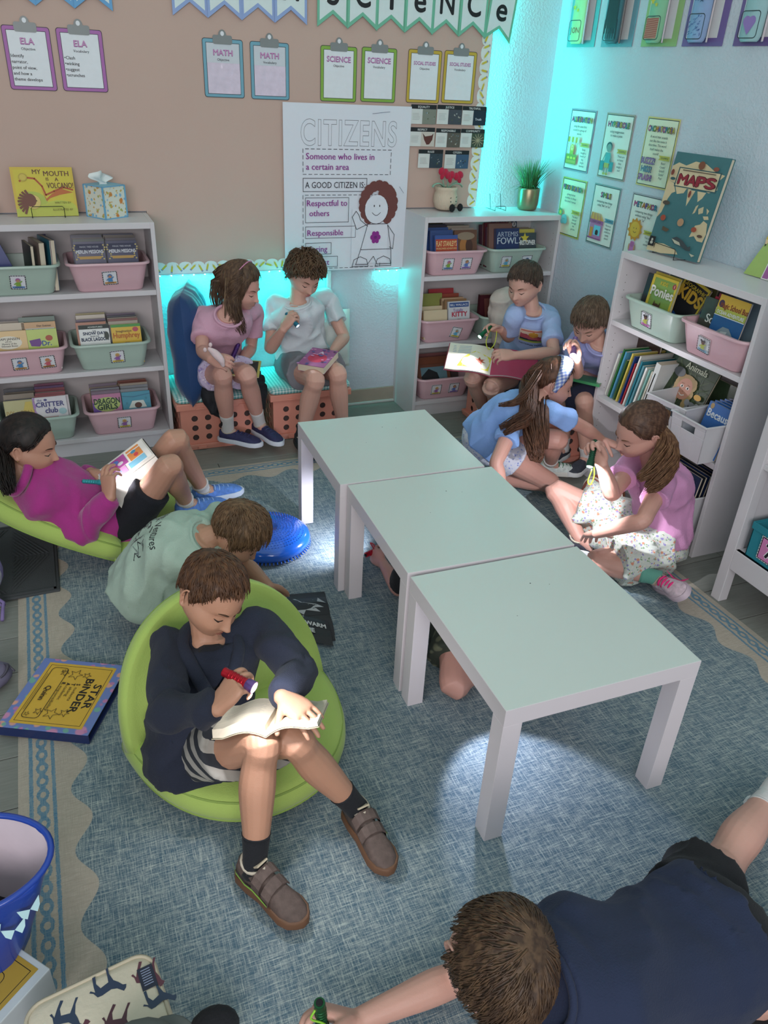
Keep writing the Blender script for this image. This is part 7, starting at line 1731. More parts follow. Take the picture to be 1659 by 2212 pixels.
# ---- 10. boy lying propped on his elbows in the near corner
def kid_lying():
    f = Fig('boy in a navy t-shirt and black shorts lying on the rug nearest the viewer', (.70, -3.25, 0), SK['fair'], 1.10, 12)
    pel = V3(.73, -3.30, .135); neck = px(1190, 2120, z=.335); shR = neck+V3(.0, .14, -.035); shL = neck+V3(.02, -.13, -.045)
    f.torso(pel, neck, V3(0, -1, 0), unit(shR, shL), bend=.03, bendv=(0, 0, -1)); f.head(px(1078, 2068, z=.405), (-.28, -.50, -.86), (-.10, -.86, .55), 1.04)
    elR = V3(shR.x-.06, shR.y+.0, .07); wrR = px(770, 2205, z=.06); d = wrR-elR
    elR = wrR+V3(.22, -.0, .01); 
    elL = V3(shL.x-.05, shL.y-.08, .07); wrL = elL+V3(-.21, .02, -.02)
    f.arm('R', shR, elR, wrR); f.arm('L', shL, elL, wrL)
    f.hand('R', unit(wrR, px(705, 2185, z=.085)), (-.2, -.6, -.5), (.8, .9, 1.0, 1.1), (.5, .5, .3), .4); f.hand('L', (-1, .2, 0), (0, 0, -1), (.3, .3, .3, .3))
    hipR = pel+V3(.0, .085, -.01); hipL = pel+V3(.02, -.085, -.01); knR = px(1560, 1868, z=.065); knL = V3(1.02, -3.40, .065)
    anR = px(1672, 1712, z=.10); anL = V3(1.34, -3.46, .10)
    f.leg('R', hipR, knR, anR, 1.02); f.leg('L', hipL, knL, anL, 1.02); f.foot('R', anR+V3(.13, .05, -.05)); f.foot('L', anL+V3(.13, -.03, -.05)); report('K10', f)
    f.body(.0036, .42); f.face(brow='#4a3626')
    f.hair('#402d1f', thick=.012, n=1100, L=.056, w=.0042, hairline=.060, sideburn=-.018, nape=-.052, col2='#7a5f44', lift=.005, messy=.14, fringe=.008, crown=(-.020, -.062, .082))
    f.shirt(fabric('navy_tee', '#1d2843'), sleeve=.60, ease=.014, hem=.02, amp=.006, freq=6, flare=.010, cuff=.024, neckt=1.03)
    f.shorts(fabric('black_sport_shorts', '#15161a'), tl=.56, ease=.014, flare=.020)
    for sd, an in (('R', anR), ('L', anL)): f.sock(sd, WHITESOCK, .06); f.shoe(sd, an+V3(.3, .05, -.1), '#8f9aa0', L=.23, up=(.4, 0, .8))
    return f
K10 = kid_lying()
# ---- 11. child crawling under the tables
def kid_under():
    f = Fig('child in olive shorts and black sleeves crawling under the white tables', (.78, -2.2, 0), SK['rose'], .98, 13)
    pel = V3(.81, -2.10, .18); neck = V3(.78, -1.80, .26); shL = V3(.69, -1.89, .25); shR = V3(.90, -1.89, .25)
    f.torso(pel, neck, V3(-1, 0, 0), V3(-1, 0, 0), bend=-.01, bendv=(0, 0, -1)); f.head(V3(.77, -1.66, .26), (-.2, .55, -.75), (0, .8, .5), .92)
    elL = px(862, 1272, z=.045); wrL = px(828, 1218, z=.05); elR = V3(.90, -1.80, .05); wrR = V3(.86, -1.63, .04)
    f.arm('L', shL, elL, wrL); f.arm('R', shR, elR, wrR); f.hand('L', unit(wrL, px(802, 1192, z=.055)), (.6, .4, -.2), (1.1, 1.1, 1.1, 1.1), (.3, .8, .4), .4); f.hand('R', (0, 1, 0), (0, 0, -1))
    knL = px(982, 1478, z=.058); knR = V3(.80, -2.30, .058); anL = V3(.86, -2.24, .05); anR = V3(.96, -2.16, .05)
    f.leg('L', pel+V3(-.075, 0, -.02), knL, anL, 1.0); f.leg('R', pel+V3(.075, 0, -.02), knR, anR, .98); f.foot('L', anL+V3(.12, .05, 0)); f.foot('R', anR+V3(.10, .06, 0)); report('K11', f)
    f.body(.0036, .4); f.hair('#4a3628', thick=.012, n=120, L=.05)
    f.shirt(fabric('black_long_tee', '#15161b'), sleeve=.9, ease=.014, hem=-.1)
    f.shorts(floral('olive_camo', '#3a4238', ['#23271f', '#6a6f58'], 14), tl=.70, ease=.016, flare=.014)
    return f
K11 = kid_under()
# ================================================================== FLOOR CHAIRS
LIME = mat('lime_canvas', '#a6bf60', .85, var=.05, vscale=5, bump=.25, bscale=320, sheen=.2)
def dcushion(t, name, A, B, dirv, depth, th, nrm, sq=1.0, puff=.018, wr=.0):
    """D shaped cushion: A,B hinge ends, dirv from the hinge outward, nrm = upper side"""
    A, B = Vector(A), Vector(B); X = (B-A).normalized(); w_ = (B-A).length/2; O = (A+B)/2; D = Vector(dirv).normalized(); D = (D-X*D.dot(X)).normalized(); N = X.cross(D)
    if N.dot(Vector(nrm)) < 0: N = -N
    n = 56; out = []
    for i in range(n):
        # straight run along the hinge then a full arc
        if i < 12: u = -1+2*i/12; out.append((u*.93*w_, 0))
        else:
            a = math.pi*(i-12)/(n-13); c, s_ = math.cos(a), math.sin(a); bulge = 1.0+.10*math.sin(a)
            out.append((w_*math.copysign(abs(c)**.95, c)*(1+.03*math.sin(a)), depth*abs(s_)**.92 if s_ > 0 else 0))
    cx, cy = 0, depth*.45; m = MB(LIME); rg = []
    for sc, z in ((.0, .004), (.5, .0), (.86, .004), (.97, .018), (1.005, .040), (1.0, .058), (.965, .080), (.88, th+puff*.2), (.72, th+puff*.7), (.45, th+puff), (.2, th+puff*1.05), (.0, th+puff*1.05)):
        ring = []
        for x, y in out:
            X_, Y_ = cx+(x-cx)*sc, cy+(y-cy)*sc; zz = z*(th/.09) if z < .08 else z
            if wr and z > .05: zz += wr*noise.noise(Vector((X_*22, Y_*5, 1)))*(1-Y_/depth)*1.4
            ring.append(O+X*X_+D*Y_+N*zz)
        rg.append(ring)
    m.rings(rg, cap0=False, cap1=False); m.build(name, t, smooth=True, world=True)
    for z_, s_ in ((.018, .972), (.0825, .962)):
        m = MB(mat('lime_piping', '#8ba550', .8)); m.tube([O+X*(cx+(x-cx)*s_)+D*(cy+(y-cy)*s_)+N*z_*(th/.09) for x, y in out], .0032, 6, closed=True); m.build('piping', t, smooth=True, world=True)
t = thing('floor_chair', (-.10, -2.35, 0), 'lime green round floor chair holding the boy in the navy cardigan', 'floor chair', 'lime floor chairs')
hA = px(268, 1640, z=.05); hB = px(678, 1462, z=.05)
print('hinge', hA, hB, (hA-hB).length)
mid = (hA+hB)/2; X_ = (hB-hA).normalized(); fr = Vector((X_.y, -X_.x, 0))
dcushion(t, 'seat', hA, hB, fr, .40, .085, (0, 0, 1), wr=.006)
topb = px(505, 1285, z=.36); print('back top', topb)
dcushion(t, 'backrest', hA+V3(0, 0, .045), hB+V3(0, 0, .045), topb-mid, .37, .075, (0, -.6, .6), wr=.003)
t = thing('floor_chair', (-.35, -1.1, 0), 'lime green round floor chair under the girl in magenta', 'floor chair', 'lime floor chairs')
hA = px(252, 1238, z=.04); hB = hA+V3(.02, .50, 0)
dcushion(t, 'seat', hA, hB, (1, .08, 0), .36, .085, (0, 0, 1)); bd = px(-40, 1075, y=hA.y+.12)-hA; print('chair7', hA, bd)
dcushion(t, 'backrest', hA+V3(0, 0, .03), hB+V3(0, 0, .03), (-.90, .0, .46), .52, .085, (.3, 0, .9))
# ================================================================== BALANCE DISC
c = V3(.300, -1.335, .010); t = thing('balance_disc', c, 'glossy blue spiky balance disc on the rug beside the kneeling boy', 'balance disc')
BL = mat('blue_pvc', '#1f5fc8', .18, coat=.6, var=.02); rr_ = .168
m = MB(BL); m.lathe([(.02, .002), (rr_*.8, .004), (rr_*.96, .018), (rr_, .035), (rr_*.97, .052), (rr_*.88, .066), (rr_*.6, .078), (rr_*.3, .083), (.028, .084), (.026, .080), (.004, .080)], 64); m.build('disc_body', t, smooth=True)
m = MB(BL)
def dz(r_): return float(np.interp(r_/rr_, [0, .3, .6, .88, .97, 1], [.084, .083, .078, .066, .052, .035]))
for j in range(9):
    r_ = .040+j*.0125; n = int(2*math.pi*r_/.0125)
    for i in range(n): a = 2*math.pi*(i+.5*(j % 2))/n; m.lathe([(.0026, -.001), (.0022, .0016), (.0008, .0026)], 6, (r_*math.cos(a), r_*math.sin(a), dz(r_)))
m.build('nubs', t, smooth=True)['kind'] = 'stuff'
m = MB(BL)
for i in range(70): a = 2*math.pi*i/70; m.tube([(rr_*.95*math.cos(a), rr_*.95*math.sin(a), .016), ((rr_*.97+.006)*math.cos(a), (rr_*.97+.006)*math.sin(a), .010)], [.0035, .0018], 6)
m.build('edge_nubs', t, smooth=True)['kind'] = 'stuff'
# ================================================================== BOOKS IN USE
# paperback on the lap of the boy in the cardigan
pc = px(590, 1562, z=.375); print('lap book', pc, K9.J['knR'], K9.J['knL'])
XX = unit(px(478, 1580, z=.36), px(700, 1562, z=.40)); 
def lines(a, w, h):
    for i in range(16): a.line([(.10, h*.9-i*.05), (.88-.1*R.random(), h*.9-i*.05)], .008, '#8a8580')
openbook(pc+V3(0, 0, -.004), XX, (-.1, .88, -.46), (0, .46, .88), .118, .155, .030, label='thick open paperback on the knees of the boy in the navy cardigan', bow=.016, tiltL=.05, tiltR=.12, thL=.026, thR=.010, cover='#b0a78f', arts=(lines, lines))
# graphic novel held by the girl in magenta
def comic(a, w, h):
    a.rect(.04, .04, .92, h-.08, '#e2ded8'); a.rect(.10, h*.62, .55, h*.26, '#d98a4a'); a.ell(.3, h*.74, .08, .08, '#4f8fb0'); a.ell(.5, h*.76, .09, .07, '#c9484a'); a.rect(.68, h*.55, .24, h*.33, '#7fb8d0')
    a.rect(.08, h*.22, .52, h*.36, '#b04f9a'); a.ell(.25, h*.38, .1, .1, '#5f7fc8'); a.ell(.42, h*.45, .08, .09, '#dcd8dc'); a.ell(.45, h*.34, .07, .05, '#c9484a'); a.rect(.63, h*.20, .30, h*.30, '#c98ab8'); a.ell(.76, h*.34, .09, .1, '#7f9ad0')
    a.rect(.08, h*.05, .84, h*.14, '#c9a8c0'); a.ell(.3, h*.12, .1, .05, '#c9484a'); a.ell(.6, h*.12, .1, .05, '#5f86c8')
sc_ = (px(252, 1074, z=.33)+px(316, 975, z=.43))/2; Ya = unit(px(252, 1074, z=.33), px(316, 975, z=.43)); Xa = unit(px(284, 1025, z=.38), px(254, 983, z=.395)); 
Na = Ya.cross(Xa); Na = Na if Na.dot(CPOS-sc_) > 0 else -Na
t = openbook(sc_, -Xa, Ya, Na, .13, (px(252, 1074, z=.33)-px(316, 975, z=.43)).length, .008, label='open comic book with purple and orange panels held by the girl in magenta', page='#d5d0c8', cover='#1c1c22', bow=.004, tiltR=-1.15, tiltL=0, arts=(comic, None))
# big picture book on the lap of the boy in the park shirt
def pageL(a, w, h): a.rect(0, 0, 1, h, '#e2dccb'); a.poly([(.25, h*.15), (.95, h*.1), (.98, h*.6), (.6, h*.75), (.35, h*.5)], '#d9cf3c'); a.star(.72, h*.4, .16, '#b5482c', n=7); [a.line([(.1, h*(.9-.06*i)), (.5, h*(.9-.06*i))], .014, '#5f7fa8') for i in range(5)]
def pageR(a, w, h): a.rect(0, 0, 1, h, '#b03a5c')
bc = px(1062, 784, z=.455); openbook(bc, unit(px(1005, 790, z=.43), px(1100, 800, z=.43))*1.0, (-.1, .9, .3), (-.15, -.2, .95), .22, .235, .006, label='wide picture book with crimson endpaper on the lap of the boy in the park shirt', page='#b8a8a4', cover='#a53a54', bow=.012, arts=(pageL, pageR), tiltL=.06, tiltR=-.02)
# black comic on the rug
def blkU(a, w, h):
    a.rect(0, 0, 1, h, '#202227'); a.poly([(.15, h*.25), (.25, h*.45), (.45, h*.55), (.6, h*.8), (.75, h*.92), (.72, h*.75), (.9, h*.85), (.8, h*.6), (.95, h*.55), (.75, h*.4), (.55, h*.2), (.3, h*.12)], '#b9bcbe'); a.ell(.5, h*.5, .07, .035, '#202227', a0=.5); a.ell(.62, h*.62, .05, .03, '#202227')
    a.ell(.2, h*.28, .13, .045, '#c9cbcc'); [a.ell(R.random()*.9+.05, R.random()*h*.9+.05, .008, .008, '#c9cbcc', 6) for _ in range(14)]
    a.poly([(.3, h*.85), (.45, h*.9), (.6, h*.97), (.5, h*.82)], '#a9acae')
s0 = px(598, 1322, z=.012); s1 = px(704, 1346, z=.012); c0 = (s0+s1)/2; Yd = unit(s0, s1); Xd = unit(c0, px(660, 1385, z=.01)); Nn = V3(0, 0, 1)
print('blackbook spine', (s1-s0).length)
t = openbook(c0-V3(0, 0, .005), Xd, Yd, Nn, .135, .20, .008, label='open black comic with a white ghost drawing lying on the rug', page='#3a3b3e', cover='#1c1d22', bow=.010, arts=(blkU, None))
m_ = Art(c0-Yd*.085+Xd*.128+V3(0, 0, .0195), Yd, -Xd, V3(0, 0, 1)); m_.d = .0005
m_.mb.m(ink('#202227')); P_ = [c0+Yd*s*.098+Xd*d+V3(0, 0, z) for d, z in ((.004, .0125), (.03, .0192), (.065, .0200), (.10, .0165), (.132, .0105)) for s in (-1, 1)]
m_.mb.add(P_, [(2*i, 2*i+1, 2*i+3, 2*i+2) for i in range(4)]); m_.mb.build('near_page', t, world=True)
tx = Art(c0-Yd*.082+Xd*.105+V3(0, 0, .0212), Yd, -Xd, V3(0, 0, 1)); tx.text("HANK'S WARM", 0, .046, .021, '#d5d5d5', w=.165, bold=.06); tx.text('WELCOME', .0, .010, .021, '#d5d5d5', w=.12, bold=.06); tx.text('CHAPTER 9', .03, .082, .010, '#a9abac', w=.06, bold=.02)
tx.mb.build('page_lettering', t, world=True)
# closed books in laps
def closed(c, X, Y, N, w_, h_, th, col, label, art=None, pagecol=None):
    X = Vector(X).normalized(); N = Vector(N); N = (N-X*N.dot(X)).normalized(); Y_ = N.cross(X); Y_ = Y_ if Y_.dot(Vector(Y)) > 0 else -Y_
    M = Matrix(((X.x, N.x*-1, Y_.x), (X.y, N.y*-1, Y_.y), (X.z, N.z*-1, Y_.z)))
    if M.determinant() < 0: X = -X; M = Matrix(((X.x, -N.x, Y_.x), (X.y, -N.y, Y_.y), (X.z, -N.z, Y_.z)))
    b = book('book', w_, h_, th, col, Vector(c)+N*th-Y_*h_/2, M.to_euler(), label, None, art); return b
def redc(a, w, h): a.rect(0, 0, w, h, '#9a5a8a'); a.ell(w*.5, h*.45, w*.35, h*.25, '#c23a58'); a.text('A', w*.5, h*.7, h*.14, '#d8c8d8', align='C', bold=.04); [a.ell(R.random()*w, R.random()*h, .008, .006, R.choice(['#5a5f9a', '#c98ab0', '#4a3a5a']), 8) for _ in range(26)]
closed(px(688, 786, z=.43), (.75, -.65, 0), (.6, .7, .1), (-.05, -.15, 1), .135, .185, .034, '#9a5a8a', 'thick paperback with a red and purple cover on the knees of the boy in white', redc)
def yelc(a, w, h): a.rect(0, 0, w, h, '#b5a95a'); a.rect(w*.06, h*.05, w*.88, h*.9, '#2a2b26'); [a.ell(R.uniform(.1, .9)*w, R.uniform(.1, .9)*h, .012, .009, R.choice(['#6a6a4a', '#8a7f5a', '#3f4a3a', '#a59a8a']), 8) for _ in range(22)]; a.text('WILD TALES', w*.5, h*.72, h*.08, '#c9c0a0', align='C', bold=.03, maxw=w*.8)
closed(px(518, 796, z=.425), (.9, -.3, -.05), (.3, .9, 0), (.05, -.2, 1), .19, .15, .006, '#b5a95a', 'thin yellow edged book on the lap of the girl in pink', yelc)
closed(px(1262, 822, z=.46), (-.7, -.6, .1), (-.5, .8, .1), (-.2, -.2, .9), .13, .17, .012, '#3f8a58', 'green book on the lap of the boy in lavender')
# small soft toy held by the girl in pink
t = thing('plush_toy', px(468, 772, z=.47), 'small pale pink plush held by the girl in pink', 'plush'); p0 = px(465, 764, d=dep(K1.J['wrR'])-.07); m = MB(mat('plush_pink', '#d9c2c4', .95, bump=.6, bscale=90)); 
limb(m, [p0+V3(-.022, 0, .022), p0, p0+V3(.02, -.01, -.025), p0+V3(.028, -.01, -.05)], [.009, .017, .015, .008], 12); [ellip(m, p0+V3(-.03+q_*.012, 0, .030+q_*.01), V3(.008, 0, 0), V3(0, .007, 0), V3(0, 0, .010), 8) for q_ in (-1, 1)]; m.build('plush_body', t, smooth=True, world=True)
# ================================================================== FLASHLIGHTS
def at_hand(K, side, f=.6): return K.J['palm'+side]
p1 = px(486, 1452, d=dep(K9.J['palmR'])); p2 = px(546, 1484, d=dep(K9.J['palmR'])-.02); flashlight((p1+p2)/2, p2-p1, '#b01828', 'red flashlight shining, held by the boy in the navy cardigan', L=(p2-p1).length*1.1, power=0, headcol='#7a5a9a')
l = bpy.data.lights.new('torch_beam', 'SPOT'); l.energy = 2.0; l.color = (.93, .93, 1); l.spot_size = 2.4; l.spot_blend = .8; l.shadow_soft_size = .012; lo = bpy.data.objects.new('torch_beam', l); C.objects.link(lo); lo.location = p2+(p2-p1).normalized()*.012; lo.rotation_euler = (px(610, 1560, z=.38)-lo.location).to_track_quat('-Z', 'Y').to_euler()
p1 = px(619, 678, d=dep(K2.J['palmR'])-.01); p2 = px(643, 704, d=dep(K2.J['palmR'])-.03); flashlight((p1+p2)/2, p2-p1, '#2f7f9a', 'teal flashlight shining in the hand of the boy in white', L=(p2-p1).length*1.05, r=.011, power=.35, cone=1.1)
p1 = px(512, 750, d=dep(K1.J['palmL'])-.05); p2 = px(500, 778, d=dep(K1.J['palmL'])-.05); flashlight((p1+p2)/2, p2-p1, '#4a2a6a', 'purple flashlight held upright by the girl in pink', L=.10, r=.014)
p1 = px(1062, 702, d=dep(K3.J['palmR'])-.02); p2 = px(1036, 728, d=dep(K3.J['palmR'])-.06); cordp = [p1, p1+V3(.03, 0, -.02), p1+V3(.025, -.01, -.09), p1+V3(-.005, -.01, -.12), p1+V3(-.02, 0, -.08), p1+V3(.0, 0, -.01)]
flashlight((p1+p2)/2, p2-p1, '#1f6a44', 'green flashlight with a yellow cord lighting the shelves', L=(p2-p1).length, r=.012, power=1.6, cone=2.0, lanyard=('#c9d63c', cordp))
p2 = px(1238, 768, d=dep(K4.J['palmR'])-.05); p1 = p2+V3(.05, .07, .05); flashlight((p1+p2)/2, p2-p1, '#8a6aa0', 'flashlight glaring in the raised hand of the boy in lavender', L=.10, r=.014, power=0)
l = bpy.data.lights.new('torch_glow', 'POINT'); l.energy = 1.1; l.color = (1, .95, 1); l.shadow_soft_size = .014; lo = bpy.data.objects.new('torch_glow', l); C.objects.link(lo); lo.location = p2+(p2-p1).normalized()*.03
p1 = px(1286, 952, d=dep(K6.J['palmR'])-.01); p2 = px(1274, 1008, d=dep(K6.J['palmR'])-.03); cp = px(1283, 1010, d=dep(p2)); cordp = [p2.lerp(p1, .2), cp, px(1283, 1030, d=dep(p2)), px(1276, 1046, d=dep(p2)), px(1270, 1040, d=dep(p2)), px(1279, 1014, d=dep(p2))]
flashlight((p1+p2)/2, p2-p1, '#1f4a34', 'dark green flashlight with a glowing loop pointing down at the floral skirt', L=(p2-p1).length, r=.013, power=9, cone=1.7, aim=px(1255, 1115, z=.14), lanyard=('#d6ef5a', cordp, .5))
p1 = px(216, 1042, d=dep(K7.J['palmR'])); p2 = px(184, 1040, d=dep(K7.J['palmR'])); flashlight((p1+p2)/2+V3(.0, 0, 0), p1-p2, '#3fa0a8', 'teal flashlight under the comic page of the girl in magenta', L=(p1-p2).length*1.3, r=.010, power=0)
l = bpy.data.lights.new('torch_beam', 'SPOT'); l.energy = .9; l.color = (1, .95, 1); l.spot_size = 1.6; l.spot_blend = .7; l.shadow_soft_size = .01; lo = bpy.data.objects.new('torch_beam', l); C.objects.link(lo); lo.location = px(238, 1046, d=dep(sc_)-.07); lo.rotation_euler = (sc_-lo.location).to_track_quat('-Z', 'Y').to_euler()
p1 = px(690, 2166, z=.16); p2 = px(697, 2225, z=.07); flashlight((p1+p2)/2, p2-p1, '#1f5a34', 'green flashlight with a lime cord at the bottom edge in the lying boy\'s hand', L=(p2-p1).length, r=.014, lanyard=('#8fce3c', [p1+V3(-.012, -.01, .0), p1+V3(-.02, -.012, -.02), p1+V3(0, -.016, -.04), p1+V3(.012, -.018, -.06)]))
hb = K11.J['palmL']; p1 = px(790, 1199, z=.06); p2 = px(828, 1183, z=.06); cd = [p1.lerp(p2, .5), px(806, 1182, z=.09), px(800, 1173, z=.10), px(807, 1176, z=.09), px(812, 1188, z=.075)]
flashlight((p1+p2)/2, p2-p1, '#c01c34', 'red flashlight on the rug in the hand of the child under the tables', L=(p2-p1).length, r=.013, lanyard=('#d02a3c', cd))
# beams under the tables: one torch aimed back toward the blue disc, one from the added unseen flashlight toward the near table legs
def beam(loc, tgt, e, size, blend=.3, soft=.008, col=(.80, .84, 1)):
    l = bpy.data.lights.new('torch_beam', 'SPOT'); l.energy = e; l.color = col; l.spot_size = size; l.spot_blend = blend; l.shadow_soft_size = soft; lo = bpy.data.objects.new('torch_beam', l); C.objects.link(lo); lo.location = loc; lo.rotation_euler = (Vector(tgt)-Vector(loc)).to_track_quat('-Z', 'Y').to_euler()
beam((.60, -1.50, .15), (.50, -1.36, 0), 3.2, 2.4, .7); beam((.62, -2.50, .25), px(1130, 1715, z=0), 3.6, 1.35, .25, .02, (.72, .77, 1))
flashlight((.63, -2.445, .27), px(1150, 1670, z=0)-V3(.63, -2.445, .27), '#c8c8cc', 'unseen silver flashlight added beneath the nearest white table for the rug light', L=.1)  # unseen flashlight, added as a source for the lit patch of rug
# ================================================================== STAR BINDER
c4 = [px(89, 1408, z=.042), px(253, 1437, z=.042), px(190, 1589, z=.042), px(-8, 1548, z=.042)]
Xb = unit(c4[1], c4[2]); Yb = unit(c4[0], c4[1]); Yb = (Yb+Xb*-.5*Yb.dot(Xb)).normalized(); Xb = (Xb-Yb*Xb.dot(Yb)).normalized(); Wb = (c4[1]-c4[2]).length; Hb = .262; print('binder', Wb, Hb, (c4[1]-c4[0]).length)
O = c4[2]-Yb*Hb-Xb*Wb; t = thing('binder', (O.x, O.y, 0), 'floral binder with a yellow star binder cover sheet lying on the rug edge', 'binder')
m = MB(mat('binder_floral', '#5f78b8', .25)); 
FB = floral('watercolour_flowers', '#6a80bb', ['#c98ab0', '#d9a08a', '#6fa89a', '#b87aa8'], 16); FB.node_tree.nodes['Principled BSDF'].inputs['Roughness'].default_value = .3
def slab(t, name, O, X, Y, w_, h_, z0, z1, mt, bev=.002):
    m = MB(mt); X, Y = Vector(X), Vector(Y); v = [O+X*a+Y*b+V3(0, 0, z-O.z) for z in (z0, z1) for a, b in ((0, 0), (w_, 0), (w_, h_), (0, h_))]; m.add(v, [(0, 3, 2, 1), (4, 5, 6, 7), (0, 1, 5, 4), (1, 2, 6, 5), (2, 3, 7, 6), (3, 0, 4, 7)]); return m.build(name, t, world=True, bevel=bev)
slab(t, 'front_cover', O, Xb, Yb, Wb, Hb, .040, .043, FB); slab(t, 'back_cover', O, Xb, Yb, Wb, Hb, .008, .011, mat('binder_navy', '#23305f', .3)); slab(t, 'pages', O+Xb*.012+Yb*.012, Xb, Yb, Wb-.03, Hb-.024, .011, .040, mat('binder_dark_pages', '#23252c', .6)); slab(t, 'spine', O+Xb*(Wb-.004), Xb, Yb, .004, Hb, .011, .040, mat('binder_navy', '#23305f', .3), .0008)
a = Art(O+V3(0, 0, .0432-O.z), Xb, Yb, V3(0, 0, 1)); mx, my = .018, .026; sw, sh = Wb-2*mx, Hb-2*my; a.rect(mx, my, sw, sh, '#d3a93a'); K = '#1c1a14'; a.frame(mx+.010, my+.010, sw-.02, sh-.02, .0016, K)
cx = Wb/2; a.text('STAR', cx+.0, Hb-.062, .023, K, align='C', bold=.03, w=.10); a.text('BiNDER', cx, Hb-.094, .023, K, align='C', bold=.03, w=.14)
for i, (l1, l2) in enumerate((('S', 'tudents'), ('T', 'aking'), ('A', 'cademic'), ('R', 'esponsibility'))): a.text(l1, cx-.045, Hb-.115-i*.015, .011, K, bold=.04); a.text(l2, cx-.030, Hb-.115-i*.015, .009, '#5a4c22', w=.010*len(l2)*.8)
for sx, sy, r_ in ((-.082, -.10, .013), (-.082, -.135, .022), (-.085, -.17, .013), (.075, -.10, .015), (.082, -.135, .022), (.078, -.175, .013)): a.star(cx+sx, Hb+sy, r_, K, outline=.0013)
a.line(rrect(mx+.022, my+.022, sw-.044, .050, .012), .0018, K, True); a.text('Quinn', cx-.025, my+.038, .017, K, bold=.02); a.star(mx+.036, my+.060, .008, K, outline=.001); a.star(Wb-mx-.036, my+.034, .008, K, outline=.001)
for i in range(2): a.line([(mx+.05, my+.017-i*.005), (Wb-mx-.05, my+.017-i*.005)], .0012, '#7a6424')
a.mb.build('cover_sheet', t, world=True)
# ================================================================== DARK MAT
t = thing('ribbed_mat', (-1.1, -1.41, 0), 'dark grey ribbed doormat under the far green chair', 'mat'); MT = mat('mat_charcoal', '#45484a', .95, bump=.5, bscale=200)
m = MB(MT); m.box(0, .62, 0, .52, .006, .016); m.build('mat_base', t, bevel=.004); m = MB(MT)
for j in range(2):
    for i in range(4):
        x0, y0 = .03+i*.145, .03+j*.235; w_, h_ = .13, .22
        for k in range(9):
            u = (k+.5)/9; p = (x0+w_*u, y0+.0) if (i+j) % 2 == 0 else (x0+w_*u, y0+h_); q = (x0, y0+h_*u) if (i+j) % 2 == 0 else (x0, y0+h_*(1-u)); m.tube([(p[0], p[1], .0165), (q[0], q[1], .0165)], .0042, 5)
for b_ in ((.012, .608, .012, .020), (.012, .608, .50, .508), (.012, .020, .012, .508), (.600, .608, .012, .508)): m.box(*b_, .016, .020)
m.build('ribs', t)['kind'] = 'stuff'
# ================================================================== BACKPACK EDGE + POUCH (left edge)
b0 = px(-8, 1225, z=.14); t = thing('backpack', (b0.x-.06, b0.y, 0), 'lavender backpack peeking in at the left edge above the mat', 'backpack'); PB = mat('lavender_nylon', '#8a7fb0', .6, var=.15, vscale=25)
m = MB(PB); ellip(m, (b0.x-.115, b0.y, .135), V3(.135, 0, 0), V3(0, .08, 0), V3(0, 0, .13)); m.build('bag_body', t, smooth=True, world=True)
m = MB(mat('bag_pocket_print', '#c9c4d8', .6, var=.3, vscale=60)); ellip(m, (b0.x-.10, b0.y-.03, .13), V3(.115, 0, 0), V3(0, .072, 0), V3(0, 0, .10)); m.build('front_pocket', t, smooth=True, world=True)
m = MB(mat('strap_purple', '#7f6fa0', .8)); m.tube([px(-10, 1290, z=.05), px(8, 1302, z=.03), px(6, 1318, z=.02), px(5, 1340, z=.012)], .006, 7); m.tube([px(-10, 1300, z=.04), px(4, 1308, z=.02), px(10, 1306, z=.014)], .005, 7); m.build('strap', t, smooth=True, world=True)
c = px(-14, 1465, z=.03); t = thing('pouch', (c.x, c.y, 0), 'grey-purple zip pouch at the left edge by the star binder', 'pouch'); m = MB(mat('pouch_purple', '#6f6880', .6, var=.15)); ellip(m, (c.x-.02, c.y, .035), V3(.075, .02, 0), V3(-.01, .06, 0), V3(0, 0, .035)); m.build('pouch_body', t, smooth=True, world=True)
m = MB(mat('pouch_zip', '#4a4654', .5)); m.tube([V3(c.x+.00+.045*math.cos(a), c.y+.035*math.sin(a), .068-.02*abs(math.sin(a))) for a in np.linspace(-1.6, 1.6, 12)], .004, 6); m.tube([V3(c.x+.045, c.y+.01, .062), V3(c.x+.062, c.y-.012, .05)], .003, 5); m.build('zipper', t, smooth=True, world=True)
# ================================================================== BLUE TOTE
# rim ellipse (open mouth) tilted toward the viewer
rc = px(-22, 1862, z=.34); t = thing('tote_bag', (rc.x, rc.y, 0), 'open royal blue butterfly tote bag at the bottom left', 'tote bag'); BT = mat('tote_blue', '#1b3f9c', .3, coat=.3, var=.08, vscale=9, bump=.3, bscale=18)
ra, rb = .108, .082; mo = MB(BT); rg = []; ri = []
ux = V3(.93, -.25, .0); uy = V3(.2, .85, .18)
def rimp(a, s=1, dz_=0): k = 1+.05*math.sin(3*a+1); return rc+ux*ra*s*k*math.cos(a)+uy*rb*1.25*s*k*math.sin(a)+V3(0, 0, dz_)
AN = np.linspace(0, 2*math.pi, 41)[:-1]
for s, dz_ in ((.55, -.31), (.75, -.30), (.86, -.22), (.90, -.13), (.985, -.05), (1.03, -.012), (1.03, .004), (.985, .004), (.93, -.05), (.84, -.14), (.74, -.24), (.5, -.28)):
    rg.append([rimp(a, s, dz_)+V3(.004*math.sin(7*a+dz_*30), .004*math.cos(5*a+dz_*22), 0)-V3(0, 0, (rimp(a).z-rc.z)*(min(1, -dz_/.3)))+V3(-.28, -.05, 0)*(max(0, -dz_)) for a in AN])
mo.rings(rg[:8], cap1=False); mo.build('bag_body', t, smooth=True, world=True)
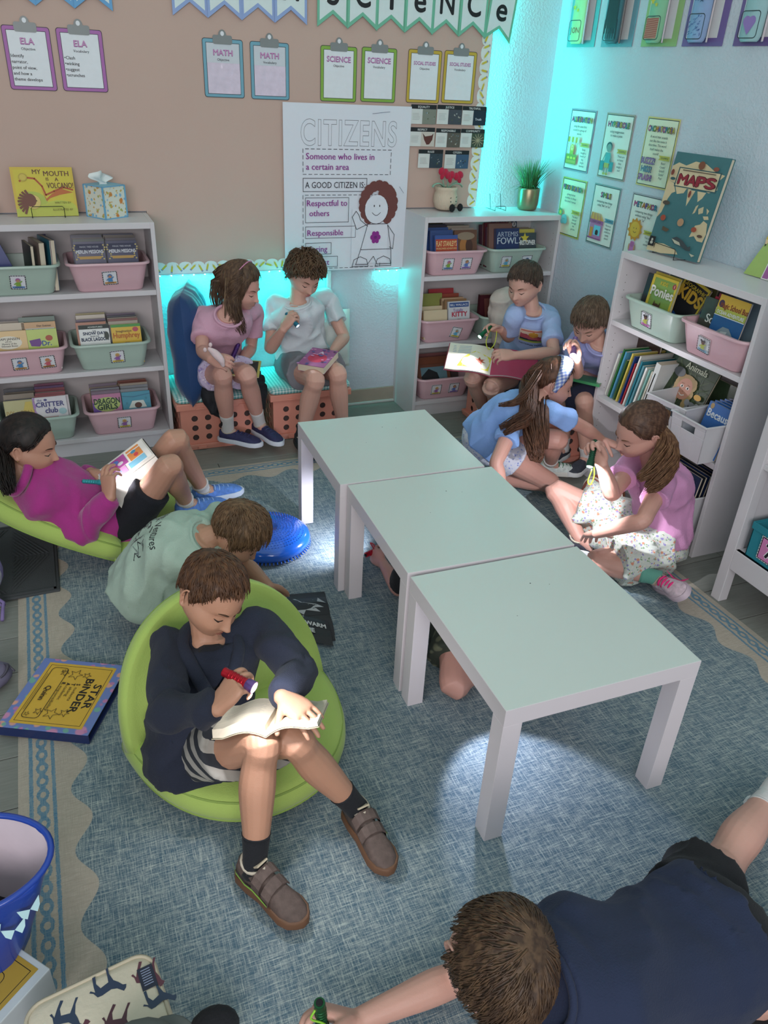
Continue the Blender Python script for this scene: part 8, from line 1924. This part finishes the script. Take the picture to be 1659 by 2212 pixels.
m = MB(mat('tote_lining', '#c9bcc4', .35, var=.08, vscale=6, bump=.6, bscale=14)); m.rings(rg[7:][::-1], cap1=False); m.build('lining', t, smooth=True, world=True)
m = MB(BT); m.tube([rimp(a, 1.01, .004) for a in AN], .0065, 8, closed=True); m.build('rim_binding', t, smooth=True, world=True)
A = Art(rimp(-.5, .78, -.13)+V3(-.045, -.007, 0), unit(rimp(-.5, .78, -.1), rimp(.3, .80, -.1)), V3(.35, .0, .9), (-1, .3, .3)); A.d = .002; A.text('sanna', .0, .0, .026, '#4a8a72', bold=.03); A.mb.build('label', t, world=True)
rr = random.Random(4); bmn = MB(ink('#b5d8dc'))
for a, s, dz_ in ((-.75, 1.0, -.05), (-1.1, .97, -.08), (-1.5, .97, -.06), (-1.8, .96, -.1)):
    c_ = rimp(a, s, dz_); tg = unit(rimp(a-.05, s, dz_), rimp(a+.05, s, dz_)); u2 = V3(0, 0, 1); nrm = tg.cross(u2).normalized(); nrm = nrm if nrm.dot(c_-rc) > 0 else -nrm; c_ = c_+nrm*.006; u3 = (V3(0, 0, .8)+nrm*-.3).normalized()
    for sg in (-1, 1): bmn.add([c_, c_+tg*sg*.022+u3*.014, c_+tg*sg*.018-u3*.004, c_+tg*sg*.010-u3*.014], [(0, 1, 2, 3)])
bmn.build('butterfly_print', t, world=True)
m = MB(mat('dark_contents', '#1c1a26', .8)); m.ball(rc+V3(-.05, .0, -.2), .085, 10, sc=(1, 1, .6)); m.build('contents', t, smooth=True, world=True)
# ================================================================== WHITE BINDER + ANIMAL LUNCH BAG + CAP + BLACK CAP
w0 = px(108, 2092, z=.12); w1 = px(18, 2030, z=.12); w2 = px(-20, 2210, z=.12); Yb = unit(w1, w0); Xb = unit(w0, w2); Xb = (Xb-Yb*Xb.dot(Yb)).normalized()
t = thing('binder', (w0.x, w0.y, 0), 'thick white binder with a yellow insert under the blue tote', 'binder'); WB = mat('binder_white', '#bcc4c8', .3)
O = w0-Yb*.24; slab(t, 'front_cover', O, Yb, Xb, .24, .27, .1165, .12, WB); slab(t, 'back_cover', O, Yb, Xb, .24, .27, .04, .0435, WB); slab(t, 'spine', O+Yb*.236, Yb, Xb, .0035, .27, .0435, .1165, WB, .0008); slab(t, 'pages', O+Xb*.006, Yb, Xb, .225, .255, .0435, .1165, mat('paper_edges', '#a9a8a8', .9, var=.2, vscale=150, stretch=(.02, .02, 1)), .0005)
q = Art(O+V3(0, 0, .1203-O.z), Yb, Xb, V3(0, 0, 1)); q.N = V3(0, 0, 1); q.rect(.010, .012, .212, .25, '#a88a34'); q.frame(.020, .022, .192, .23, .0015, '#2a2415'); q.line(rrect(.05, .05, .13, .10, .012), .0015, '#2a2415', True); q.mb.build('cover_sheet', t, world=True)
lc = px(235, 2150, z=.16); t = thing('lunch_bag', (lc.x, lc.y, 0), 'cream lunch bag printed with maroon and navy horses', 'lunch bag'); CRM = mat('cream_canvas', '#cdc3ae', .7, var=.04, bump=.2, bscale=120)
e1 = px(62, 2175, z=.17); e2 = px(300, 2062, z=.17); Xl = unit(e1, e2); Yl = V3(-Xl.y, Xl.x, 0); Ll = (e2-e1).length; 
if Yl.dot(V3(0, -1, 0)) < 0: Yl = -Yl
Xl = V3(Xl.x, Xl.y, 0).normalized(); O = V3(e1.x, e1.y, 0); m = MB(CRM); rg = []
for s_, z in ((0, .035), (.006, .04), (.010, .10), (.006, .155), (-.002, .168), (-.016, .172)): rg.append([O+Xl*x+Yl*y+V3(0, 0, z) for x, y in rrect(-s_-.01, -s_, Ll+.03+2*s_, .17+2*s_, .034, 6)])
m.rings(rg); m.build('bag_body', t, smooth=False, world=True); smooth_by_angle(t.children[0], 45)
m = MB(mat('cream_piping', '#b9ae98', .8)); m.tube([O+Xl*x+Yl*y+V3(0, 0, .168) for x, y in rrect(-.010, -.0, Ll+.03, .17, .034, 6)], .004, 6, closed=True); m.build('piping', t, smooth=True, world=True)
a = Art(O+V3(0, 0, .1722), Xl, Yl, V3(0, 0, 1))
horse = [(0, 0), (.10, .10), (.16, .30), (.30, .34), (.62, .34), (.78, .44), (.92, .66), (1.02, .60), (1.08, .50), (.98, .44), (.90, .26), (.80, .10), (.78, -.20), (.84, -.42), (.76, -.42), (.70, -.16), (.64, .06), (.36, .08), (.30, -.14), (.38, -.40), (.28, -.42), (.20, -.12), (.16, .10), (.06, -.04)]
for (x, y, s, an, fl, c_) in ((.03, .035, .055, .3, 1, '#2a3850'), (.10, .03, .055, -.2, 1, '#26344e'), (.035, .10, .05, .1, -1, '#5a2c3a'), (.11, .085, .055, .4, 1, '#4a2632'), (.175, .035, .055, .2, 1, '#5a2f3c'), (.18, .10, .05, -.3, 1, '#2a3a52'), (.10, .135, .04, .5, 1, '#4a2632')):
    ca, sa = math.cos(an), math.sin(an); a.poly([(x+s*(u*ca-v*fl*sa), y+s*(u*sa+v*fl*ca)) for u, v in horse], c_)
a.mb.build('horse_print', t, world=True); a = Art(O+V3(0, 0, .1736), Xl, Yl, V3(0, 0, 1)); a.poly([(Ll-.012, .030), (Ll+.016, .030), (Ll+.016, .075), (Ll-.012, .075)], '#1c2236'); [a.line([(Ll-.006, .036+i*.005), (Ll+.010, .036+i*.005)], .0018, '#8a93ae') for i in range(7)]; a.mb.build('brand_tag', t, world=True)
cc = px(290, 2265, z=.23); t = thing('cap', (cc.x, cc.y, .17), 'grey cap resting on the lunch bag at the bottom edge', 'cap'); m = MB(mat('cap_grey', '#5f6462', .9)); ellip(m, cc-V3(0, 0, .03), V3(.075, 0, 0), V3(0, .06, 0), V3(0, 0, .042)); m.build('crown', t, smooth=True, world=True); m = MB(mat('cap_grey', '#5f6462', .9)); ellip(m, cc+V3(.05, .015, -.045), V3(.05, 0, 0), V3(0, .045, 0), V3(0, 0, .006)); m.build('brim', t, smooth=True, world=True)
bb = px(462, 2218, z=.05); t = thing('cap', (bb.x, bb.y, 0), 'black knit cap on the rug at the bottom edge', 'cap'); m = MB(fabric('black_knit', '#15161c', bump=.7, bscale=120)); ellip(m, bb-V3(0, 0, .005), V3(.05, 0, 0), V3(0, .04, 0), V3(0, 0, .035)); m.build('crown', t, smooth=True, world=True)
# ================================================================== TOPS OF THE BOOKCASES
def volcano(a, w, h):
    a.rect(0, 0, w, h, '#c9ae3c'); a.rect(.01, .01, w-.02, h-.02, '#c8b83a')
    a.ell(.07, .05, .06, .05, '#a8b44a'); a.ell(.175, .034, .066, .030, '#b5bd4a'); a.poly([(0, 0), (w, 0), (w, .03), (.15, .055), (0, .03)], '#b3b84a')
    a.line([(.03+.0, .14), (.05, .155), (.09, .15), (.115, .12), (.125, .085), (.16, .10), (.20, .115), (.235, .105)], .007, '#a5481f')
    a.poly([(.11, .11), (.125, .07), (.15, .09), (.19, .11), (.235, .095), (.18, .085), (.14, .072), (.125, .06)], '#b5622a')
    for s, x, y, sz in (('MY', .085, .168, .018), ('MOUTH', .128, .160, .020), ('IS', .135, .142, .012), ('A', .17, .140, .014), ('VOLCANO!', .135, .112, .022)): a.text(s, x, y, sz, '#5a2a1c', bold=.02, maxw=.105)
    for i in range(9): an = 1.6+i*.28; a.line([(.062+.02*math.cos(an), .055+.02*math.sin(an)), (.062+.05*math.cos(an+.3), .055+.05*math.sin(an+.3))], .009, '#6a3a2a')
    a.ell(.072, .058, .028, .028, '#d0b86a'); a.ell(.06, .065, .024, .026, '#6a3a2a'); a.ell(.085, .062, .002, .003, '#2a1a14', 6); a.ell(.045, .155, .017, .016, '#b09a3a'); a.ell(.045, .155, .013, .012, '#c5b04a')
    a.text('WRITTEN BY', .155, .05, .008, '#6a5a20', maxw=.07); a.text('ILLUSTRATED BY', .145, .022, .008, '#6a5a20', maxw=.08)
b = book('book', .245, .195, .008, '#c9ae3c', (-.315, -.10, 1.062), (-.22, 0, .02), 'yellow picture book with volcano title on the left bookcase', None, volcano, soft=False)
def wire_stand(x, y, z, rz, label, w_=.07, h_=.035, back=.075):
    t = thing('book_stand', (x, y, z), label, 'stand', 'black wire stands', rz=rz); W_ = mat('black_wire', '#1a1b1e', .4, metal=.5)
    m = MB(W_); m.tube([(-w_, -.03, .0), (-w_, -.03, h_-.006), (-w_+.006, -.03, h_), (w_-.006, -.03, h_), (w_, -.03, h_-.006), (w_, -.03, 0)], .0014, 6); m.build('front_loop', t, smooth=True)
    for s in (-1, 1): m = MB(W_); m.tube([(s*w_, -.032, .0014), (s*w_, .02, .0016), (s*w_, .045, back)], .0014, 6); m.tube([(s*w_, .02, .0016), (s*w_, .07, .0014)], .0014, 6); m.build('side_leg', t, smooth=True)
    return t
wire_stand(-.315, -.105, 1.0615, .02, 'black wire stand holding the yellow volcano book', .065, .045); 
t = wire_stand(1.905, -.10, 1.0615, 0, 'empty black wire stand beside the potted grass', .032, .022)
# tissue box: open corner toward the viewer
t = thing('tissue_box', (-.075, -.12, 1.061), 'floral cube tissue box with blue edges on the left bookcase', 'tissue box', rz=.62); s = .118
TF = floral('tissue_leaves', '#d5d8cc', ['#c98240', '#7fb0cf', '#a8ab5a', '#c9a05a'], 26); m = MB(TF); m.box(-s/2, s/2, -s/2, s/2, 0, .13); m.build('carton', t, bevel=.001)
m = MB(mat('tissue_blue_edge', '#6fa9cc', .5)); e_ = .003
for x in (-1, 1):
    for y in (-1, 1): m.box(x*s/2-e_, x*s/2+e_, y*s/2-e_, y*s/2+e_, 0, .131)
for z in (.002, .131):
    for x in (-1, 1): m.box(x*s/2-e_, x*s/2+e_, -s/2, s/2, z-.003, z+.001); m.box(-s/2, s/2, x*s/2-e_, x*s/2+e_, z-.003, z+.001)
m.build('edge_trim', t); m = MB(mat('tissue_top', '#86b8c9', .6)); m.box(-s/2+.002, s/2-.002, -s/2+.002, s/2-.002, .1305, .1316); m.build('top_print', t)
m = MB(mat('tissue_paper', '#dfe6e4', .9)); vs = []; fs = []; n = 10
for i in range(n+1):
    for j in range(n+1):
        u, v = i/n, j/n; vs.append(((u-.5)*.05*(1+v)+.012*math.sin(v*7+u*3)-.015*v, .012*math.sin(u*9+v*2)*(.4+v), .131+v*.06*(1-.7*abs(u-.35))))
for i in range(n):
    for j in range(n): a_ = i*(n+1)+j; fs.append((a_, a_+1, a_+n+2, a_+n+1))
m.add(vs, fs); m.build('tissue', t, smooth=True)
t = thing('plush_toy', (-.56, -.12, 1.061), 'red plush edge at the far left on the bookcase', 'plush'); m = MB(mat('plush_red', '#a01838', .95, bump=.5, bscale=80)); m.ball((0, 0, .035), .036, 10); m.build('plush_body', t, smooth=True)
# plush flower pot
px0 = (1.597, -.085, 1.061); t = thing('plush_flowerpot', px0, 'knitted cream flowerpot plush with three red heart tulips', 'plush'); KN = mat('cream_knit', '#cdbba6', .95, bump=.8, bscale=160, stretch=(1, 1, .1)); m = MB(KN)
m.lathe([(.035, .004), (.052, .012), (.062, .045), (.060, .075), (.053, .092), (.057, .100), (.058, .112), (.052, .116), (.048, .108)], 28); m.build('pot', t, smooth=True); m = MB(mat('soil_brown', '#6a5248', .95)); m.lathe([(.0005, .104), (.050, .104), (.048, .108), (.0005, .110)], 20); m.build('soil', t)
RD = mat('heart_red', '#b3183c', .9, bump=.5, bscale=120, sheen=.3); GR = mat('felt_green', '#8ab09a', .9)
for (x, z, an) in ((-.030, .175, .25), (.012, .160, -.1), (.062, .158, -.35)):
    m = MB(RD); X = Matrix.Translation((x, -.01, z)) @ Matrix.Rotation(an, 4, 'Y'); m.X = X
    ellip(m, (-.011, 0, .010), V3(.016, 0, -.006), V3(0, .014, 0), V3(.006, 0, .018)); ellip(m, (.011, 0, .010), V3(.016, 0, .006), V3(0, .014, 0), V3(-.006, 0, .018)); ellip(m, (0, 0, -.006), V3(.012, 0, 0), V3(0, .011, 0), V3(0, 0, .022)); m.build('heart_flower', t, smooth=True)
    m = MB(GR); m.tube([(x*.3, 0, .105), (x*.6, 0, .13), (x, -.006, z-.015)], .0035, 7); m.build('stem', t, smooth=True)
for s in (-1, 1): m = MB(GR); m.tube(cat([(s*.01, 0, .11), (s*.045, -.01, .13), (s*.075, -.012, .125), (s*.085, -.014, .112)], 4), [.004]+[.010]*11+[.003], 8, flat=.35); m.build('leaf', t, smooth=True)
BK = mat('foot_black', '#16161a', .9, bump=.5, bscale=90)
for (x, y) in ((.012, -.062), (.066, -.045)): m = MB(BK); ellip(m, (x, y, .020), V3(.015, 0, 0), V3(0, .014, 0), V3(0, 0, .019)); m.build('foot', t, smooth=True)
m = MB(ink('#1a1a1c'))
for (a_, z) in ((-1.55, .050), (-.95, .050)): m.ball((.0625*math.cos(a_), .0625*math.sin(a_), z), .003, 6)
for (a_, z) in ((-1.58, .066), (-.92, .068)): m.tube([(.063*math.cos(a_-.05), .063*math.sin(a_-.05), z), (.063*math.cos(a_+.06), .063*math.sin(a_+.06), z+.004)], .0014, 5)
m.tube([(.0635*math.cos(a_), .0635*math.sin(a_), .036-.006*math.sin((a_+1.45)/.4*math.pi)) for a_ in np.linspace(-1.45, -1.05, 8)], .0012, 5); m.build('face', t)
# potted grass
t = thing('potted_grass', (2.085, -.10, 1.061), 'artificial grass in a brushed gold pot on the corner bookcase', 'plant'); m = MB(mat('gold_pot', '#8f8468', .32, metal=.7, var=.08, vscale=40)); m.lathe([(.040, 0), (.050, .006), (.056, .03), (.057, .105), (.055, .110), (.052, .109), (.050, .09), (.001, .09)], 36); m.build('pot', t, smooth=True)
rr = random.Random(8); m = MB(mat('grass_green', '#2f6a3c', .6, var=.25, vscale=30)); m2 = MB(mat('grass_light', '#5a9a58', .6, var=.2, vscale=30))
for i in range(230):
    a_ = rr.uniform(0, 2*math.pi); r0 = rr.uniform(0, .036); L_ = rr.uniform(.09, .165); sp_ = rr.uniform(.02, .075)*(.4+r0/.036); k = 1 if i > 12 else 2.0
    b0_ = V3(r0*math.cos(a_), r0*math.sin(a_), .09); P = [b0_+V3(math.cos(a_)*sp_*k*t_**1.7, math.sin(a_)*sp_*k*t_**1.7, L_*(t_ if k == 1 else t_-1.1*t_*t_*.9)) for t_ in (0, .25, .5, .75, 1)]
    for p in P:
        if p.x > .108: p.x = .108
        if p.y > .09: p.y = .09
    (m if rr.random() < .7 else m2).tube(P, [.0022, .0024, .0020, .0014, .0004], 4, flat=.3)
m.build('blades', t, smooth=True)['kind'] = 'stuff'; m2.build('light_blades', t, smooth=True)['kind'] = 'stuff'
# MAPS book on the right bookcase, on its stand, leaning on the wall
b0_ = (px(1382, 540, z=1.062)+px(1522, 566, z=1.062))/2; tl = px(1457, 338, x=2.08); tr = px(1604, 355, x=2.1)
bl = px(1382, 543, z=1.064); br = px(1518, 567, z=1.064); Xm = unit(bl, br); up_ = unit((bl+br)/2, (tl+tr)/2); print('maps', bl, br, tl, tr, (bl-br).length, (tl-bl).length, (tl-tr).length)
Wm, Hm = .27, .385; Xm = V3(0.12, -.99, 0).normalized(); c_ = (bl+br)/2; Nm = (V3(-1, -.12, .16)).normalized(); Nm = (Nm-Xm*Nm.dot(Xm)).normalized(); Ym = Nm.cross(Xm)
if Ym.z < 0: Ym = -Ym
Mm = Matrix(((Xm.x, -Nm.x, Ym.x), (Xm.y, -Nm.y, Ym.y), (Xm.z, -Nm.z, Ym.z))); print('det', Mm.determinant())
def maps(a, w, h):
    S = w/.27; P = lambda L_: [(x*w, y*h) for x, y in L_]; a.rect(0, 0, w, h, '#3f6f74'); CRm = '#c9b994'
    a.poly(P([(0, .86), (.10, .90), (.25, .88), (.40, .93), (.60, .92), (.80, .86), (.98, .84), (.90, .78), (.93, .70), (.80, .66), (.60, .70), (.45, .66), (.15, .70), (0, .72)]), CRm)
    a.poly(P([(0, .72), (.12, .70), (.20, .62), (.14, .60), (.10, .54), (.06, .40), (.0, .34)]), CRm); a.poly(P([(.14, .70), (.40, .68), (.36, .62), (.24, .60)]), CRm)
    a.poly(P([(.42, .66), (.56, .66), (.52, .58), (.48, .50), (.45, .58)]), CRm); a.poly(P([(.60, .66), (.76, .66), (.72, .60), (.66, .56), (.64, .60)]), CRm)
    for L_ in ([(.66, .52), (.70, .54), (.68, .46), (.64, .44)], [(.72, .50), (.80, .53), (.82, .47), (.75, .45)], [(.86, .52), (.92, .50), (.90, .46)], [(.84, .44), (.93, .45), (.96, .42), (.88, .41)]): a.poly(P(L_), CRm)
    a.poly(P([(.72, .22), (.76, .34), (.84, .36), (.88, .40), (.96, .38), (1.0, .28), (.98, .20), (.88, .20), (.80, .24)]), CRm); a.poly(P([(0, .04), (.12, .09), (.30, .10), (.55, .07), (.62, .03), (.3, 0), (0, 0)]), CRm)
    a.rect(.14*w, .67*h, .78*w, .19*h, '#2f5358'); a.rect(.16*w, .68*h, .74*w, .17*h, '#cdbf9c'); a.text('MAPS', w*.53, h*.70, h*.095, '#5a1a24', align='C', bold=.14, w=.68*w) if 0 else None
    tw = .66*w; [(a.text(ch, (.19+.175*i)*w, .70*h, .098*h, '#4a151e', w=.165*w, bold=.07), a.text(ch, (.193+.175*i)*w, .703*h, .092*h, '#8a2434', w=.155*w, bold=.04)) for i, ch in enumerate('MAPS')]; a.line(P([(.24, .835), (.84, .835)]), .004, '#6a5a4a')
    for x, y, rx, ry, c in ((.55, .90, .06, .04, '#7a4a34'), (.82, .885, .05, .02, '#8a4a3a'), (.06, .80, .03, .03, '#7a3a30'), (.10, .74, .05, .014, '#2f5358'), (.12, .50, .07, .022, '#4a4238'), (.15, .35, .05, .03, '#a04a34'), (.50, .34, .06, .04, '#b08a6a'), (.78, .30, .05, .025, '#a04a34'), (.92, .25, .05, .015, '#5a4238'), (.50, .62, .025, .035, '#7a3a30')): a.ell(x*w, y*h, rx*w, ry*h, c, 12)
    a.poly(P([(.44, .17), (.52, .20), (.66, .17), (.78, .12), (.82, .14), (.84, .09), (.76, .09), (.64, .12), (.50, .13)]), '#3a4448'); a.poly(P([(.44, .17), (.52, .13), (.64, .12), (.60, .15)]), '#b9b5a0'); a.poly(P([(.20, .27), (.34, .25), (.30, .22), (.20, .23)]), '#5a4a38'); a.poly(P([(.84, .07), (.95, .06), (.90, .04)]), '#b9b5a0')
    a.rect(.02*w, .05*h, .12*w, .10*h, '#181c20'); a.ell(.08*w, .115*h, .02*w, .014*h, '#b9b5a8'); a.ell(.08*w, .085*h, .028*w, .016*h, '#b9b5a8')
    for i in range(40): a.line([(R.uniform(.2, 1)*w, R.uniform(.1, .6)*h)]*1+[(R.uniform(.2, 1)*w, R.uniform(.1, .6)*h)], .0001, '#35626a')
b = book('book', Wm, Hm, .022, '#3f6f74', c_+V3(.0, 0, .004), Mm.to_euler(), 'large teal maps atlas standing on the right wall bookcase', None, maps, soft=False)
wire_stand(c_.x+.01, c_.y+.02, 1.0615, -math.pi/2-.12, 'black wire stand holding the teal maps atlas', .075, .042)
# green sign at the right edge
t = thing('paper_sign', (2.05, -1.76, 1.061), 'lime green sign with a pencil sticker leaning on the wall at the right edge', 'sign'); a0 = px(1606, 592, x=2.02)
m = MB(ink('#9fbb6a')); Xs = V3(.05, -1, 0).normalized(); Ys = V3(.28, 0, 1).normalized(); Os = px(1606, 590, z=1.063); Ns = Xs.cross(Ys); Ns = Ns if Ns.x < 0 else -Ns
Pp = [(0, 0), (.34, 0), (.34, .36), (.10, .34), (.075, .26), (.055, .20), (.02, .08)]; m.add([Os+Xs*x+Ys*y for x, y in Pp]+[Os+Xs*x+Ys*y-Ns*.004 for x, y in Pp], [tuple(range(7)), tuple(range(7, 14))[::-1]]+[(k, (k+1) % 7, 7+(k+1) % 7, 7+k) for k in range(7)]); m.build('panel', t, world=True)
a = Art(Os, Xs, Ys, Ns); a.d = .0006; a.poly([(.11, .05), (.34, .02), (.34, .30), (.16, .24), (.12, .14)], '#b8a09c'); a.line([(.10, .04), (.115, .12), (.15, .20), (.17, .30)], .010, '#7f9a54')
a.poly([(.028, .135), (.05, .135), (.055, .23), (.032, .23)], '#c9b04a'); a.poly([(.028, .135), (.05, .135), (.036, .112)], '#d9c39a'); a.poly([(.034, .118), (.042, .118), (.036, .108)], '#1c1c20'); a.rect(.033, .23, .022, .020, '#b06a9a'); a.poly([(.058, .13), (.10, .13), (.115, .21), (.075, .21)], '#c9d6a4'); a.line([(.07, .15), (.095, .15)], .004, '#3a5a4a'); a.line([(.075, .17), (.10, .17)], .004, '#3a5a4a')
a.rect(.085, -.002, .034, .11, '#e0dfdc'); a.rect(.089, .002, .026, .10, '#a0609a'); a.rect(.125, .02, .05, .05, '#c9d6a4'); a.mb.build('sign_print', t, world=True)
# canvas tote behind the reading boy, black jacket on the left crate
tb = px(1095, 755, y=-.42); t = thing('canvas_tote', (tb.x, tb.y, 0), 'cream canvas tote bag slumped behind the arm of the boy in the park shirt', 'bag')
m = MB(mat('canvas_cream', '#cfc3ba', .9, bump=.4, bscale=60)); 
q = px(1068, 690, y=-.36); q2 = px(1120, 800, y=-.42); limb(m, [V3(q2.x, -.36, .34), V3((q.x+q2.x)/2+.02, -.35, .50), V3(q.x+.07, -.34, .62)], [.09, .10, .085], 16); o = remesh(m, 'bag_body', t, mat('canvas_cream', '#cfc3ba', .9), .006, 3); crumple(o, .008, 12, 4)
t = thing('jacket', (.44, -.30, .27), 'black jacket bunched on the crate beneath the girl in pink', 'jacket'); m = MB(mat('jacket_black', '#17191f', .8)); limb(m, [V3(.46, -.22, .335), V3(.50, -.33, .31), V3(.505, -.385, .26), V3(.50, -.40, .20)], [.055, .05, .035, .02], 12); limb(m, [V3(.26, -.25, .33), V3(.27, -.36, .30), V3(.30, -.41, .22), V3(.33, -.415, .15)], [.05, .04, .03, .012], 12)
o = remesh(m, 'cloth', t, mat('jacket_black', '#17191f', .8), .006, 3); crumple(o, .010, 14, 6)
t = thing('rubber_ball', (1.62, -1.60, .10), 'brown and white ball with lettering between the two girls', 'ball'); bc = px(1302, 1070, z=.11); t.location = bc; m = MB(mat('ball_brown', '#8a4a3c', .45)); m.ball((0, 0, 0), .095, 20); m.build('ball_body', t, smooth=True)
for o_ in (-.045, .03): m = MB(mat('ball_stripe', '#cfc9bd', .5)); rr2 = math.sqrt(.0955**2-o_**2); m.tube([(o_+.3*rr2*math.sin(a_)*0, rr2*math.cos(a_), rr2*math.sin(a_)) for a_ in np.linspace(0, 2*math.pi, 40)[:-1]], .006, 6, closed=True, flat=.3); m.build('stripe', t, smooth=True)
